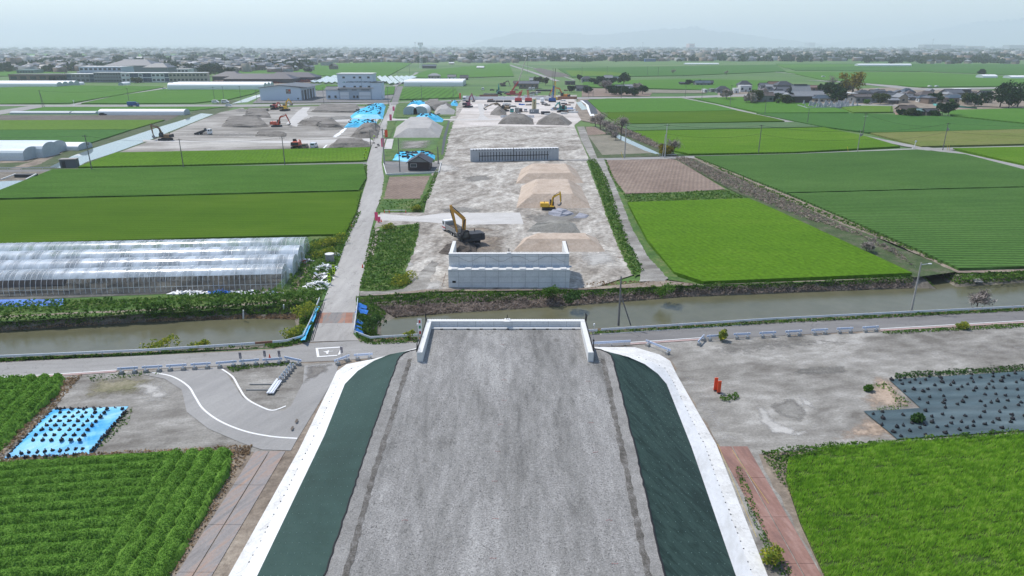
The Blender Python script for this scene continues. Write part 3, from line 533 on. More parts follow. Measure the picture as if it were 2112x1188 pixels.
for pts, m, lb in (
    ([(1212, 208), (1250, 205), (1405, 204), (1475, 218), (1520, 230), (1240, 234)], c_fa, 'fresh green field right of the bridge works, its upper light part'),
    ([(1242, 234.5), (1522, 230.5), (1600, 247), (1618, 252), (1275, 258)], c_mid, 'olive green strip of the field right of the bridge works'),
    ([(1285, 259), (1640, 254), (1690, 264), (1300, 272)], c_pale, 'grey green leafy strip beyond the twin roadside poles'),
    ([(1305, 273), (1700, 265.5), (1790, 285), (1856, 305), (1640, 317), (1420, 321), (1375, 310)], c_bright, 'bright green field between the diagonal farm road and the lane'),
    ([(1432, 204), (1560, 201), (1650, 209), (1745, 229), (1750, 234), (1570, 235), (1490, 217)], c_fa, 'long green field below the temple graveyard'),
    ([(1560, 236), (1770, 236), (1960, 243), (2112, 259), (2400, 262), (2400, 268), (2112, 269.4), (1790, 276), (1700, 264)], c_fb, 'blue green field in front of the hedged farmhouse'),
    ([(1795, 277), (2112, 269.5), (2400, 268.2), (2400, 290), (2112, 300), (1900, 305)], c_olive, 'olive yellowing field behind the right lane'),
    ([(1955, 229), (2112, 225), (2400, 222), (2400, 261), (2112, 256), (1960, 240)], c_fa, 'green field right of the hedged farmhouse'),
    ([(1965, 309), (2112, 306), (2600, 295), (2600, 420), (2112, 343)], c_bright, 'bright green corner field at the right edge beyond the farm road'),
    ([(1735, 223), (1780, 220), (1840, 221), (1842, 233), (1760, 234)], c_fc, 'small light green field beside the graveyard')):
    sheet('wheat_field', pts, m, h=.4, kind='stuff', label=lb, cat='field')
S('village_ground', [(1480, 205), (1480, 190), (1560, 180), (1700, 186), (1860, 180), (2000, 186), (2112, 190), (2300, 190), (2300, 225), (2112, 224), (1960, 228), (1850, 235), (1780, 219), (1640, 210), (1560, 200)], g_dirt)
S('road', [(1180, 205), (1180, 201), (1400, 200), (1560, 194), (1700, 196), (1700, 198), (1560, 198), (1410, 204)], g_asph2); S('road', [(1700, 214), (1850, 217), (1852, 220), (1790, 219), (1700, 223), (1600, 222)], g_asph2)
S('road', [(1650, 165), (1780, 170), (1900, 183), (2112, 180), (2112, 182), (1990, 186), (1880, 186), (1760, 172)], g_asph2)
S('tilled_plot', [(1200, 182), (1350, 186), (1340, 199), (1200, 200)], c_plough); S('tilled_plot', [(1330, 185), (1460, 187), (1455, 193), (1330, 192)], c_tilled)
# far fields, each its own strip of crop
ff = [([(1205, 168), (1420, 164), (1600, 168), (1600, 186), (1490, 188), (1350, 184), (1200, 181)], c_fa), ([(1150, 142), (1400, 137), (1600, 134), (1620, 148), (1400, 157), (1180, 160)], c_fb),
      ([(1165, 146), (1260, 149), (1310, 156), (1180, 158)], c_fc), ([(1620, 149), (1900, 150), (2112, 160), (2112, 178), (1900, 181), (1700, 166)], c_fa), ([(1600, 132), (2112, 133), (2112, 157), (1900, 148), (1640, 146)], c_fb),
      ([(1600, 134), (1800, 133), (1800, 137), (1620, 141)], c_fa), ([(830, 185), (850, 182), (940, 184), (948, 203), (824, 207)], crop('row_crop', (.06, .15, .022), (.07, .17, .026), (.085, .185, .032), (5, R(90), .25, .5), fine=.7)), ([(640, 176), (700, 176), (690, 186), (655, 188)], c_fa), ([(795, 180), (815, 180), (812, 196), (792, 198)], c_fa),
      ([(600, 150), (660, 133), (800, 128), (850, 131), (800, 158), (700, 160)], c_fa), ([(845, 160), (880, 146), (1010, 133), (1050, 131), (1060, 158), (900, 163)], c_fa), ([(200, 113), (420, 111), (520, 118), (250, 122)], c_fa),
      ([(0, 148), (60, 140), (140, 143), (130, 156), (0, 158)], c_fa), ([(0, 110), (190, 109), (190, 115), (0, 117)], c_fa), ([(440, 146), (560, 142), (640, 150), (520, 155), (430, 152)], c_fa)]
for i, (p, m) in enumerate(ff):
    sheet('far_field', p, m, h=.5, kind='stuff', label='hazy green crop strip in the far plain', cat='field', group='hazy crop strips in the far plain')
for p, w_ in (([(1040, 131), (1100, 150), (1150, 168)], 7), ([(1060, 131), (1140, 150), (1185, 166)], 3), ([(1180, 141), (1350, 157), (1520, 152)], 2.5), ([(1420, 135), (1600, 149), (1780, 168), (1900, 185)], 4), ([(1490, 131), (1800, 143), (2112, 158)], 3), ([(1600, 132), (2112, 134)], 2), ([(800, 185), (850, 160), (860, 150)], 5), ([(740, 146), (800, 138), (850, 134)], 4), ([(930, 162), (1100, 159), (1500, 157), (2112, 158)], 2.5), ([(1230, 161), (1500, 160)], 3), ([(900, 163), (960, 148), (1010, 135)], 3), ([(600, 152), (700, 148)], 3)): line('road', p, w_, g_asph2)
S('pond_water', [(963, 147), (975, 146), (1000, 160), (985, 161)], m_shine)
S('tilled_plot', [(1100, 142), (1115, 141), (1190, 158), (1130, 159)], c_brown); S('tilled_plot', [(1310, 149), (1420, 148), (1450, 152), (1320, 153)], c_plough)
S('depot_yard', [(520, 214), (540, 198), (650, 192), (660, 176), (690, 174), (820, 178), (812, 196), (805, 211), (640, 213)], g_asph); S('depot_yard', [(440, 168), (470, 158), (560, 156), (650, 160), (640, 172), (560, 180), (440, 178)], g_dirt)
# ================================================================== embankment
def topz(Y): return 5.35 - (73 - Y) * .034
def GT(px, py):     # pixel -> point on the (sloping) crest surface
    z = 5.0
    for _ in range(8): z = topz(G(px, py, z)[1])
    p = G(px, py, z); return (p[0], p[1], z)
def back(P, Y=-60):  # carry the polyline on behind the camera
    a, b = P[0], P[1]; t = (Y - b[1]) / (a[1] - b[1]); return [tuple(b[i] + (a[i] - b[i]) * t for i in range(3))] + P
CL = back([GT(*p) for p in ((669, 1188), (768, 891), (819, 746), (826, 735), (833, 729), (845, 724), (863, 720))])
NLp = back([G(530, 1188, .8), G(669, 898, .8), G(711, 792, .9), G(738, 764.5, 1.6), G(771, 744, 2.9), G(803, 731, 4.2), G(856, 720.5, 5.1)])
OL = back([G(472, 1188), G(616, 930), G(695, 766), G(715, 752), G(760, 743), G(800, 734), G(858, 719)])
CRt = back([GT(*p) for p in ((1371, 1188), (1311, 926), (1265, 745), (1260, 733), (1253, 727), (1240, 722), (1223, 719.5))])
NR = back([G(1518, 1188, .8), G(1426, 921, .8), G(1375, 792, .9), G(1357, 771, 1.5), G(1330, 751, 2.7), G(1296, 736, 4.0), G(1232, 720, 5.1)])
OR = back([G(1583, 1188), G(1477, 917), G(1396, 774), G(1382, 745), G(1360, 732), G(1310, 717), G(1226, 716)])
P = CL + [(-9.6, 67.5, topz(67.5)), (-9.6, 73.2, topz(73.2)), (8.2, 73.2, topz(73.2)), (8.2, 67.5, topz(67.5))] + CRt[::-1]
o = MB().add(P, [tuple(range(len(P)))]).build('embankment', g_ball)
if o.data.polygons[0].normal.z < 0: o.data.flip_normals()
# the crest as a fine sheet with small stones' relief
bm = bmesh.new(); bm.from_mesh(o.data); bmesh.ops.triangulate(bm, faces=bm.faces); bm.to_mesh(o.data); bm.free(); tag(o, kind='structure')
for (A, B, nm, m, lb) in ((CL, NLp, 'slope_net', g_net, 'lit dark green netting pinned over the left slope of the gravel embankment'), (CRt, NR, 'slope_net', g_net2, 'creased dark green netting over the right slope of the gravel embankment')):
    A2 = [(x, y, z + .01) for x, y, z in A]; o = strip_grid(nm, A2, B, 10, m, .03, .8); tag(o, lb, 'netting')
for (A, B, lb) in ((NLp, OL, 'white sheeting along the foot of the left embankment slope'), (NR, OR, 'white sheeting along the foot of the right embankment slope')):
    mid = [tuple(a[i] * .45 + b[i] * .55 for i in range(2)) + (min(a[2] * .3, .22 + a[2] * .28),) for a, b in zip(A, B)]
    t = thing('slope_sheeting', lb, 'sheeting'); o = strip_grid('white_cloth', A, mid, 2, g_wht, 0, 1.2); o.parent = t
    B2 = [(b[0], b[1], .06) for b in B]; o = strip_grid('edge_paving', mid, B2, 1, g_pav, 0, 1.2); o.parent = t
    pins = MB()
    for i in range(len(mid) - 1):
        d = math.dist(mid[i], mid[i + 1]); k = int(d / .75)
        if mid[i][1] < 20 and mid[i + 1][1] < 20: continue
        for j in range(k):
            q = [mid[i][c] + (mid[i + 1][c] - mid[i][c]) * j / k for c in range(3)]
            if q[1] > 25 and random.random() < .85: pins.box((q[0] + random.uniform(-.06, .06), q[1] + random.uniform(-.15, .15), q[2] + .02), (.09, random.uniform(.05, .12), .04))
    tag(pins.build('pin_row', m_dark, t), kind='stuff')
# white pins in the green net (too many to tell apart)
mb = MB()
for A, B in ((CL, NLp), (CRt, NR)):
    for i in range(1, 3):
        d = math.dist(A[i], A[i + 1])
        for j in range(int(d / 1.0)):
            t = j / (d / 1.0)
            for k in range(1, 9):
                p = [(A[i][c] * (1 - t) + A[i + 1][c] * t) * (1 - k / 9) + (B[i][c] * (1 - t) + B[i + 1][c] * t) * k / 9 for c in range(3)]
                mb.box((p[0], p[1], p[2] + .02), (.035, .035, .04))
tag(mb.build('net_pins', basic('pin_grey', (.2, .3, .28), .7)), 'small pale pins dotted over the green slope netting', 'pins', None, 'stuff')
# black fringe where the net tucks under the stone
mb = MB()
for A in (CL, CRt):
    for a, b in zip(A[:-1], A[1:]):
        k = max(1, int(math.dist(a, b) / .5)); pr = None
        for j in range(k + 1):
            q = tuple(a[c] + (b[c] - a[c]) * j / k + (random.uniform(-.05, .05) if c < 2 else .02) for c in range(3))
            if pr: mb.tube(pr, q, .07, n=5, cap=False)
            pr = q
tag(mb.build('net_hem', m_black), 'black hem rolled along the crest edges where the netting meets the gravel', 'hem', None, 'stuff')
# stone shoulders and wheel ruts
def ribbon(name, A, B, mat, dz, jag=0, k=1.0):
    a2, b2 = [], []
    for i in range(len(A) - 1):
        n = max(1, int(math.dist(A[i], A[i + 1]) / k))
        for j in range(n):
            t = j / n
            a2.append([A[i][c] + (A[i + 1][c] - A[i][c]) * t for c in range(3)]); b2.append([B[i][c] + (B[i + 1][c] - B[i][c]) * t for c in range(3)])
    a2.append(list(A[-1])); b2.append(list(B[-1])); V = []
    for p, q in zip(a2, b2):
        V.append((p[0] + random.uniform(-jag, jag), p[1], p[2] + dz)); V.append((q[0] + random.uniform(-jag, jag), q[1], q[2] + dz))
    F = [(2 * i, 2 * i + 2, 2 * i + 3, 2 * i + 1) for i in range(len(a2) - 1)]
    o = link(bpy.data.objects.new(name, raw_mesh(name, V, F, mat))); return tag(o, kind='structure')
gl = back([GT(*p) for p in ((706, 1188), (768, 970), (842, 740))]); gl2 = [(x + .42, y, z) for x, y, z in gl]
gr = back([GT(*p) for p in ((1330, 1188), (1286, 970), (1239, 740))]); gr2 = [(x + .45, y, z) for x, y, z in gr]
cl3 = back([GT(*p) for p in ((669, 1188), (741, 970), (819, 744))]); cr3 = back([GT(*p) for p in ((1371, 1188), (1321, 970), (1265, 745))])
ribbon('stone_shoulder', cl3, gl, g_ball2, .012); ribbon('stone_shoulder', gr2, cr3, g_ball2, .012)
ribbon('wheel_rut', gl, gl2, g_rut, .02, .08, .4); ribbon('wheel_rut', gr, gr2, g_rut, .02, .1, .4)
# loose stones over the crest
n = 40000; Pc = [p[:2] for p in [GT(672, 1188), GT(819, 746), (-9.2, 66), (-9.2, 72.4), (7.8, 72.4), (7.8, 66), GT(1265, 745), GT(1368, 1188)]]
Q = scatter(Pc, n); V, F = leaves(np.column_stack([Q, topz(Q[:, 1]) + .015]), .05, up=.8, elong=1.2)
o = link(bpy.data.objects.new('loose_stones', raw_mesh('loose_stones', V, F, leafmat('stone_mix', (.15, .146, .137), (.33, .322, .305), .5, trans=0, c=(.42, .41, .39)))))
tag(o, 'loose crushed stones strewn over the embankment crest', 'gravel', None, 'stuff')
# faint red survey marks sprayed on the stone
for px, py in ((1036, 711), (1040, 784), (1040, 826), (1032, 876), (1026, 931), (1020, 993), (1022, 1070), (1017, 1153), (1213, 787), (1219, 872), (1228, 933), (1256, 1073), (1268, 1163), (835, 1073)):
    x, y, z = GT(px, py); mb = MB()
    for i in range(3): mb.box((x + i * .16 - .16, y + random.uniform(-.05, .05), z + .035), (.12, .03, .01), rz=random.uniform(-.8, .8)); 
    tag(mb.build('survey_mark', basic('red_spray', (.35, .14, .13), .9)), 'faint red spray mark on the gravel crest', 'survey mark', 'red survey marks on the gravel crest')
# ================================================================== near abutment
def tt(y): return topz(y)
ab = thing('bridge_abutment', 'near white concrete abutment closing the end of the gravel embankment', 'abutment')
XL, XR, YA, YB = -9.88, 8.48, 64.5, 73.7; zt = 6.12
mb = MB(); mb.box(((XL + XR) / 2, 73.35, zt / 2), (XR - XL, .7, zt)); mb.build('front_wall', m_abut, ab)
for x, nm in ((XL + .29, 'wing_wall'), (XR - .29, 'wing_wall')): MB().box((x, (YA + 73.0) / 2, zt / 2 + .01), (.58, 73.0 - YA - .003, zt)).build(nm, m_cwhite, ab)
xm = -.55
mb = MB(); mb.box(((XL + XR) / 2, 73.3, zt + .014), (XR - XL + .02, .66, .03)); mb.box((xm, 73.1, zt + .06), (.62, 1.0, .16)); mb.build('cap', m_cwhite, ab)
mb = MB(); mb.box(((XL + XR) / 2, 72.7, 5.42), (XR - XL - 1.2, .5, .12)); mb.build('ledge', m_cwhite, ab)
mb = MB()
for x in np.arange(XL + .2, XR - .1, .3):
    mb.box((x, 73.55, zt + .09), (.03, .03, .12))
for y in np.arange(YA + .1, 73.4, .3):
    for x in (XL + .06, XR - .06): mb.box((x, y, zt + .16), (.03, .03, .3))
tag(mb.build('rebar_stubs', m_dark, ab), kind='stuff')
mb = MB()
for x in (XL - .05, XR + .05):
    for y in (64.9, 65.3, 65.7, 72.9, 73.2, 73.5): mb.tube((x, y, zt - .2), (x + random.uniform(-.1, .1), y, zt + .85), .035)
    mb.bar((x, 64.7, zt + .02), (x, 73.6, zt + .02), .06, .12)
for d in (-.12, .12): mb.tube((xm + d, 73.3, zt + .1), (xm - d * .3, 73.3, zt + .7), .03)
tag(mb.build('rebar_bundle', m_black, ab), kind='stuff')
for x in np.linspace(XL + 1.8, XR - 1.4, 11): MB().box((x, 72.43, 5.42), (.34, .05, .08)).build('drain_slot', m_black, ab)
for x, lb in ((XL - .45, 'slim warning lamp pole outside the left wing wall of the near abutment'), (XR + .5, 'slim warning lamp pole outside the right wing wall of the near abutment')):
    t = thing('lamp_pole', lb, 'lamp pole', (x, 69.0, 4.2)); MB().tube((0, 0, 0), (0, 0, 3.2), .025).build('pole', m_steel, t); MB().box((0, 0, 3.2), (.14, .14, .2)).build('lamp', m_white, t); MB().box((0, 0, 1.3), (.16, .14, .22)).build('control_box', m_dark, t)
# ================================================================== middle abutment
ab = thing('bridge_abutment', 'tall pale grey abutment standing beyond the canal with a bearing shelf', 'abutment')
X0, X1 = -10.0, 9.05; Yf = 101.7; zs = Zat(557, Yf); ztop = Zat(524, Yf + 1.7)
MB().box(((X0 + X1) / 2, Yf + .9, zs / 2), (X1 - X0, 1.8, zs)).build('lower_wall', m_abut, ab)
MB().box(((X0 + X1) / 2, Yf + .9, zs + .02), (X1 - X0 + .02, 1.82, .09)).build('bearing_shelf', m_cwhite, ab)
mb = MB(); mb.box(((X0 + X1) / 2, Yf + 2.1, ztop / 2), (X1 - X0 - .02, .6, ztop)); mb.prof([(0, 0), (0, 0), (0, 0)], 0, 0) if 0 else None
mb.box(((X0 + X1) / 2, Yf + 1.95, ztop - .5), (X1 - X0 - .01, .55, .95)); mb.build('parapet_wall', m_abut, ab)
MB().box(((X0 + X1) / 2, Yf + 2.05, ztop + .03), (X1 - X0 + .01, .74, .08)).box((-.5, Yf + 2.05, ztop + .12), (.6, .7, .14)).build('cap', m_cwhite, ab)
for x in (X0 + .3, X1 - .3):
    Y2 = G(1168, 497, ztop)[1]; MB().box((x, (Yf + 2.45 + Y2) / 2, ztop / 2), (.55, Y2 - Yf - 2.5, ztop)).build('wing_wall', m_cwhite, ab)
for i in range(9):
    x = X0 + .98 + i * (X1 - X0 - 1.96) / 8; MB().box((x, Yf + .45, zs + .13), (.95, .7, .14)).build('bearing_pedestal', m_cwhite, ab)
mb = MB()
for i in range(9):
    for k in range(3):
        x = X0 + 1.9 + i * 2.1 + k * .35 + random.uniform(-.1, .1); mb.box((x, Yf + 1.4, zs + .17), (.3, .25, .22), rz=random.uniform(-.6, .6), taper=.5)
tag(mb.build('anchor_pieces', basic('blue_grey_cloth', (.4, .46, .52), .8), ab), kind='stuff')
MB().box((X0 + .88, Yf - .03, 1.1), (.55, .05, .34)).build('name_plate', m_black, ab)
mb = MB()
for x in np.arange(X0 + .8, X1 - .5, .26): mb.box((x, Yf + 2.25, ztop + .12), (.03, .03, .16))
tag(mb.build('rebar_stubs', m_dark, ab), kind='stuff')
mb = MB()
for k in range(5): mb.box((X1 + .02, Y2 - 6 + k * 1.2, ztop + .1), (.05, .9, .35))
for d in (-.15, .15): mb.tube((-.5 + d, Yf + 2.1, ztop + .15), (-.5 - d * .4, Yf + 2.1, ztop + .8), .035)
tag(mb.build('form_boards', m_dark, ab), kind='stuff')
mb = MB(); pts = [(X0 + .7 + i * .8, Yf + 1.6, ztop - .35 - .9 * abs(math.sin(i * .5)) ** 3) for i in range(23)]; mb.poly_tube(pts, .015, 4); mb.build('hanging_rope', m_dark, ab)
t = thing('prop_pole', 'thin leaning rod propped on the gravel left of the middle abutment', 'pole', G(911, 592)); MB().tube((0, 0, 0), (.75, -.1, 2.4), .03).build('rod', m_rust, t)
# ================================================================== far abutment with dark slits
a = G(971, 335); b = G(1152, 331); th = math.atan2(b[1] - a[1], b[0] - a[0]); Lx = math.hypot(b[0] - a[0], b[1] - a[1])
ab = thing('bridge_abutment', 'far ribbed concrete abutment with black vertical slits and a toothed white top', 'abutment', (a[0], a[1], 0), th)
hz = Zat(309, a[1]); MB().box((Lx / 2, .9, hz / 2), (Lx, 1.8, hz)).build('wall', conc('ribbed_concrete', (.42, .44, .46), px=.47, pz=60, line=.8), ab)
n = 31; mb = MB()
for i in range(n): mb.box(((i + .5) * Lx / n, .9, hz + .06), (Lx / n * .8, 1.85, .12))
mb.build('top_blocks', m_white, ab)
for i in range(1, n): MB().box((i * Lx / n, -.03, hz - .12), (.17, .06, .5)).build('slit', m_black, ab) if i not in (15,) else None
for i in range(3, 28): MB().box((i * Lx / n, -.03, 1.85 if i != 15 else 2.4), (.2, .06, 2.9 if i != 15 else 4.4)).build('slit', m_black, ab)
MB().box((Lx * .49, -.06, 2.0), (Lx * .79, .05, .22)).build('cross_beam', m_black, ab)
# ================================================================== crops and weeds
lf_crop = leafmat('crop_leaf_deep', (.10, .225, .03), (.21, .40, .065), 1.5); lf_wheat = leafmat('crop_leaf_bright', (.16, .34, .03), (.36, .60, .06), 1.6, c=(.44, .6, .12))
lf_weed = leafmat('weed_leaf', (.055, .13, .02), (.12, .23, .035), .8, c=(.2, .25, .07)); lf_dark = leafmat('bush_leaf', (.03, .075, .02), (.06, .125, .03), 1.2, trans=.12)
lf_yel = leafmat('rape_flower', (.12, .2, .03), (.36, .37, .05), 2.5, c=(.6, .55, .05)); lf_dry = leafmat('dry_grass', (.22, .15, .09), (.42, .30, .18), .8, c=(.5, .38, .25)); lf_reed = leafmat('grey_reed', (.22, .175, .14), (.40, .33, .28), .8)
def ridged(name, pts, ang_pts, sp, hgt, label, edge=None, headland=0, leafn=90, lsize=.15, gap=.72):
    """dense crop grown in ridged rows; rows follow ang_pts, a headland of rows follows edge"""
    P = [p[:2] for p in GL(pts)]; a, b = GL(ang_pts)[0], GL(ang_pts)[1]; d = np.array([b[0] - a[0], b[1] - a[1]]); d /= np.linalg.norm(d); nrm = np.array([-d[1], d[0]])
    if edge: e0, e1 = [np.array(q[:2]) for q in GL(edge)]; ed = (e1 - e0) / np.linalg.norm(e1 - e0); en = np.array([-ed[1], ed[0]])
    def hf(X, Y):
        wob = (lump(X, Y, 4) - .5) * .22
        ph = ((X - a[0]) * nrm[0] + (Y - a[1]) * nrm[1] + wob) / sp; r = np.abs(np.sin(math.pi * ph)) ** .6
        if edge:
            de = np.abs((X - e0[0]) * en[0] + (Y - e0[1]) * en[1]); r2 = np.abs(np.sin(math.pi * (de + wob * .6) / (sp * 1.05))) ** .6; r = np.where(de < headland, r2, r)
            # furrows run out a little before the headland
        return hgt * (1 - gap + gap * r) + .14 * (lump(X * 3, Y * 3, 3) - .5)
    lo = np.min(P, 0); hi = np.max(P, 0); st = .22; xs = np.arange(lo[0], hi[0] + st, st); ys = np.arange(lo[1], hi[1] + st, st); XX, YY = np.meshgrid(xs, ys); nx = len(xs)
    x, y = XX.ravel(), YY.ravel(); ins = inpoly(x, y, P); z = np.where(ins, hf(x, y), 0.02) + (rng.random(len(x)) - .5) * .07
    idx = np.arange(len(x)).reshape(XX.shape); F = np.stack([idx[:-1, :-1], idx[:-1, 1:], idx[1:, 1:], idx[1:, :-1]], -1).reshape(-1, 4); keep = ins[F].sum(1) >= 1; F = F[keep]
    u, inv = np.unique(F, return_inverse=True); V = np.column_stack([x, y, z])[u]; F = inv.reshape(-1, 4)
    n = int(min(260000, area(P) * leafn)); Q = scatter(P, n); zz_ = hf(Q[:, 0], Q[:, 1]) + (rng.random(n) - .35) * .12
    V2, F2 = leaves(np.column_stack([Q, zz_]), lsize, up=.6)
    o = link(bpy.data.objects.new(name, raw_mesh(name, np.vstack([V, V2]), np.vstack([F, F2 + len(V)]), lf_crop))); return tag(o, label, 'crop', None, 'stuff')
ridged('barley_crop', [(-120, 972), (0, 962), (250, 946), (478, 936), (470, 985), (440, 1030), (400, 1100), (345, 1195), (300, 1290), (-250, 1290)], [(0, 1016), (390, 988)], 1.32, .8, 'deep green crop in ridged rows at the lower left corner', edge=((478, 936), (345, 1195)), headland=5.4, leafn=330, lsize=.075)
ridged('barley_crop', [(-250, 795), (0, 787), (132, 782), (118, 815), (60, 870), (0, 932), (-120, 1010), (-250, 1010)], [(-100, 806), (120, 796)], 1.35, .8, 'small plot of ridged green crop at the left edge beyond the blue tarp', edge=((132, 786), (0, 930)), headland=4.2, leafn=200, lsize=.11)
# near right wheat
P = [(1625, 948), (1700, 926), (1850, 915), (2112, 898), (2500, 872), (2800, 1300), (1760, 1300), (1700, 1190), (1650, 1080), (1620, 990)]
sheet('wheat_field', P, ground('wheat_under', [(.03, .055, .01), (.05, .09, .015), (.09, .12, .03)], big=.3, fine=4, fvar=.35, bump=.6), h=.12, lift=False, kind='stuff', label='soil and stalks under the bright wheat at the lower right', cat='field')
Pw = [p[:2] for p in GL(P)]; Q = scatter(Pw, 260000); dd = lump(Q[:, 0], Q[:, 1], 3); row = np.abs(np.sin(math.pi * (Q[:, 0] * -.25 + Q[:, 1] * .97) / .62))
k = (rng.random(len(Q)) < .18 + .6 * dd ** .7 + .3 * row - .5 * (lump(Q[:, 0] * .35, Q[:, 1] * 1.6, 2.2) < .2)) & ~((np.abs(Q[:, 0] - (17.5 + (58 - Q[:, 1]) * .02 + 3.1)) < .12)); Q = Q[k]; n = len(Q)
h = .22 + .3 * lump(Q[:, 0] * 1.3, Q[:, 1] * 1.3, 3) * rng.random(n) ** .5 + .1 * row[k]; ang = rng.random(n) * 6.28; wd = .035; lean = (rng.random((n, 2)) - .5) * .22 + (.05, -.03)
b0 = np.column_stack([Q[:, 0] - np.cos(ang) * wd, Q[:, 1] - np.sin(ang) * wd, np.full(n, .05)]); b1 = np.column_stack([Q[:, 0] + np.cos(ang) * wd, Q[:, 1] + np.sin(ang) * wd, np.full(n, .05)]); tp = np.column_stack([Q[:, 0] + lean[:, 0], Q[:, 1] + lean[:, 1], .08 + h])
V = np.stack([b0, b1, tp], 1).reshape(-1, 3); o = link(bpy.data.objects.new('wheat_blades', raw_mesh('wheat_blades', V, np.arange(3 * n).reshape(n, 3), lf_wheat))); tag(o, 'bright green young wheat filling the lower right corner', 'crop', None, 'stuff')
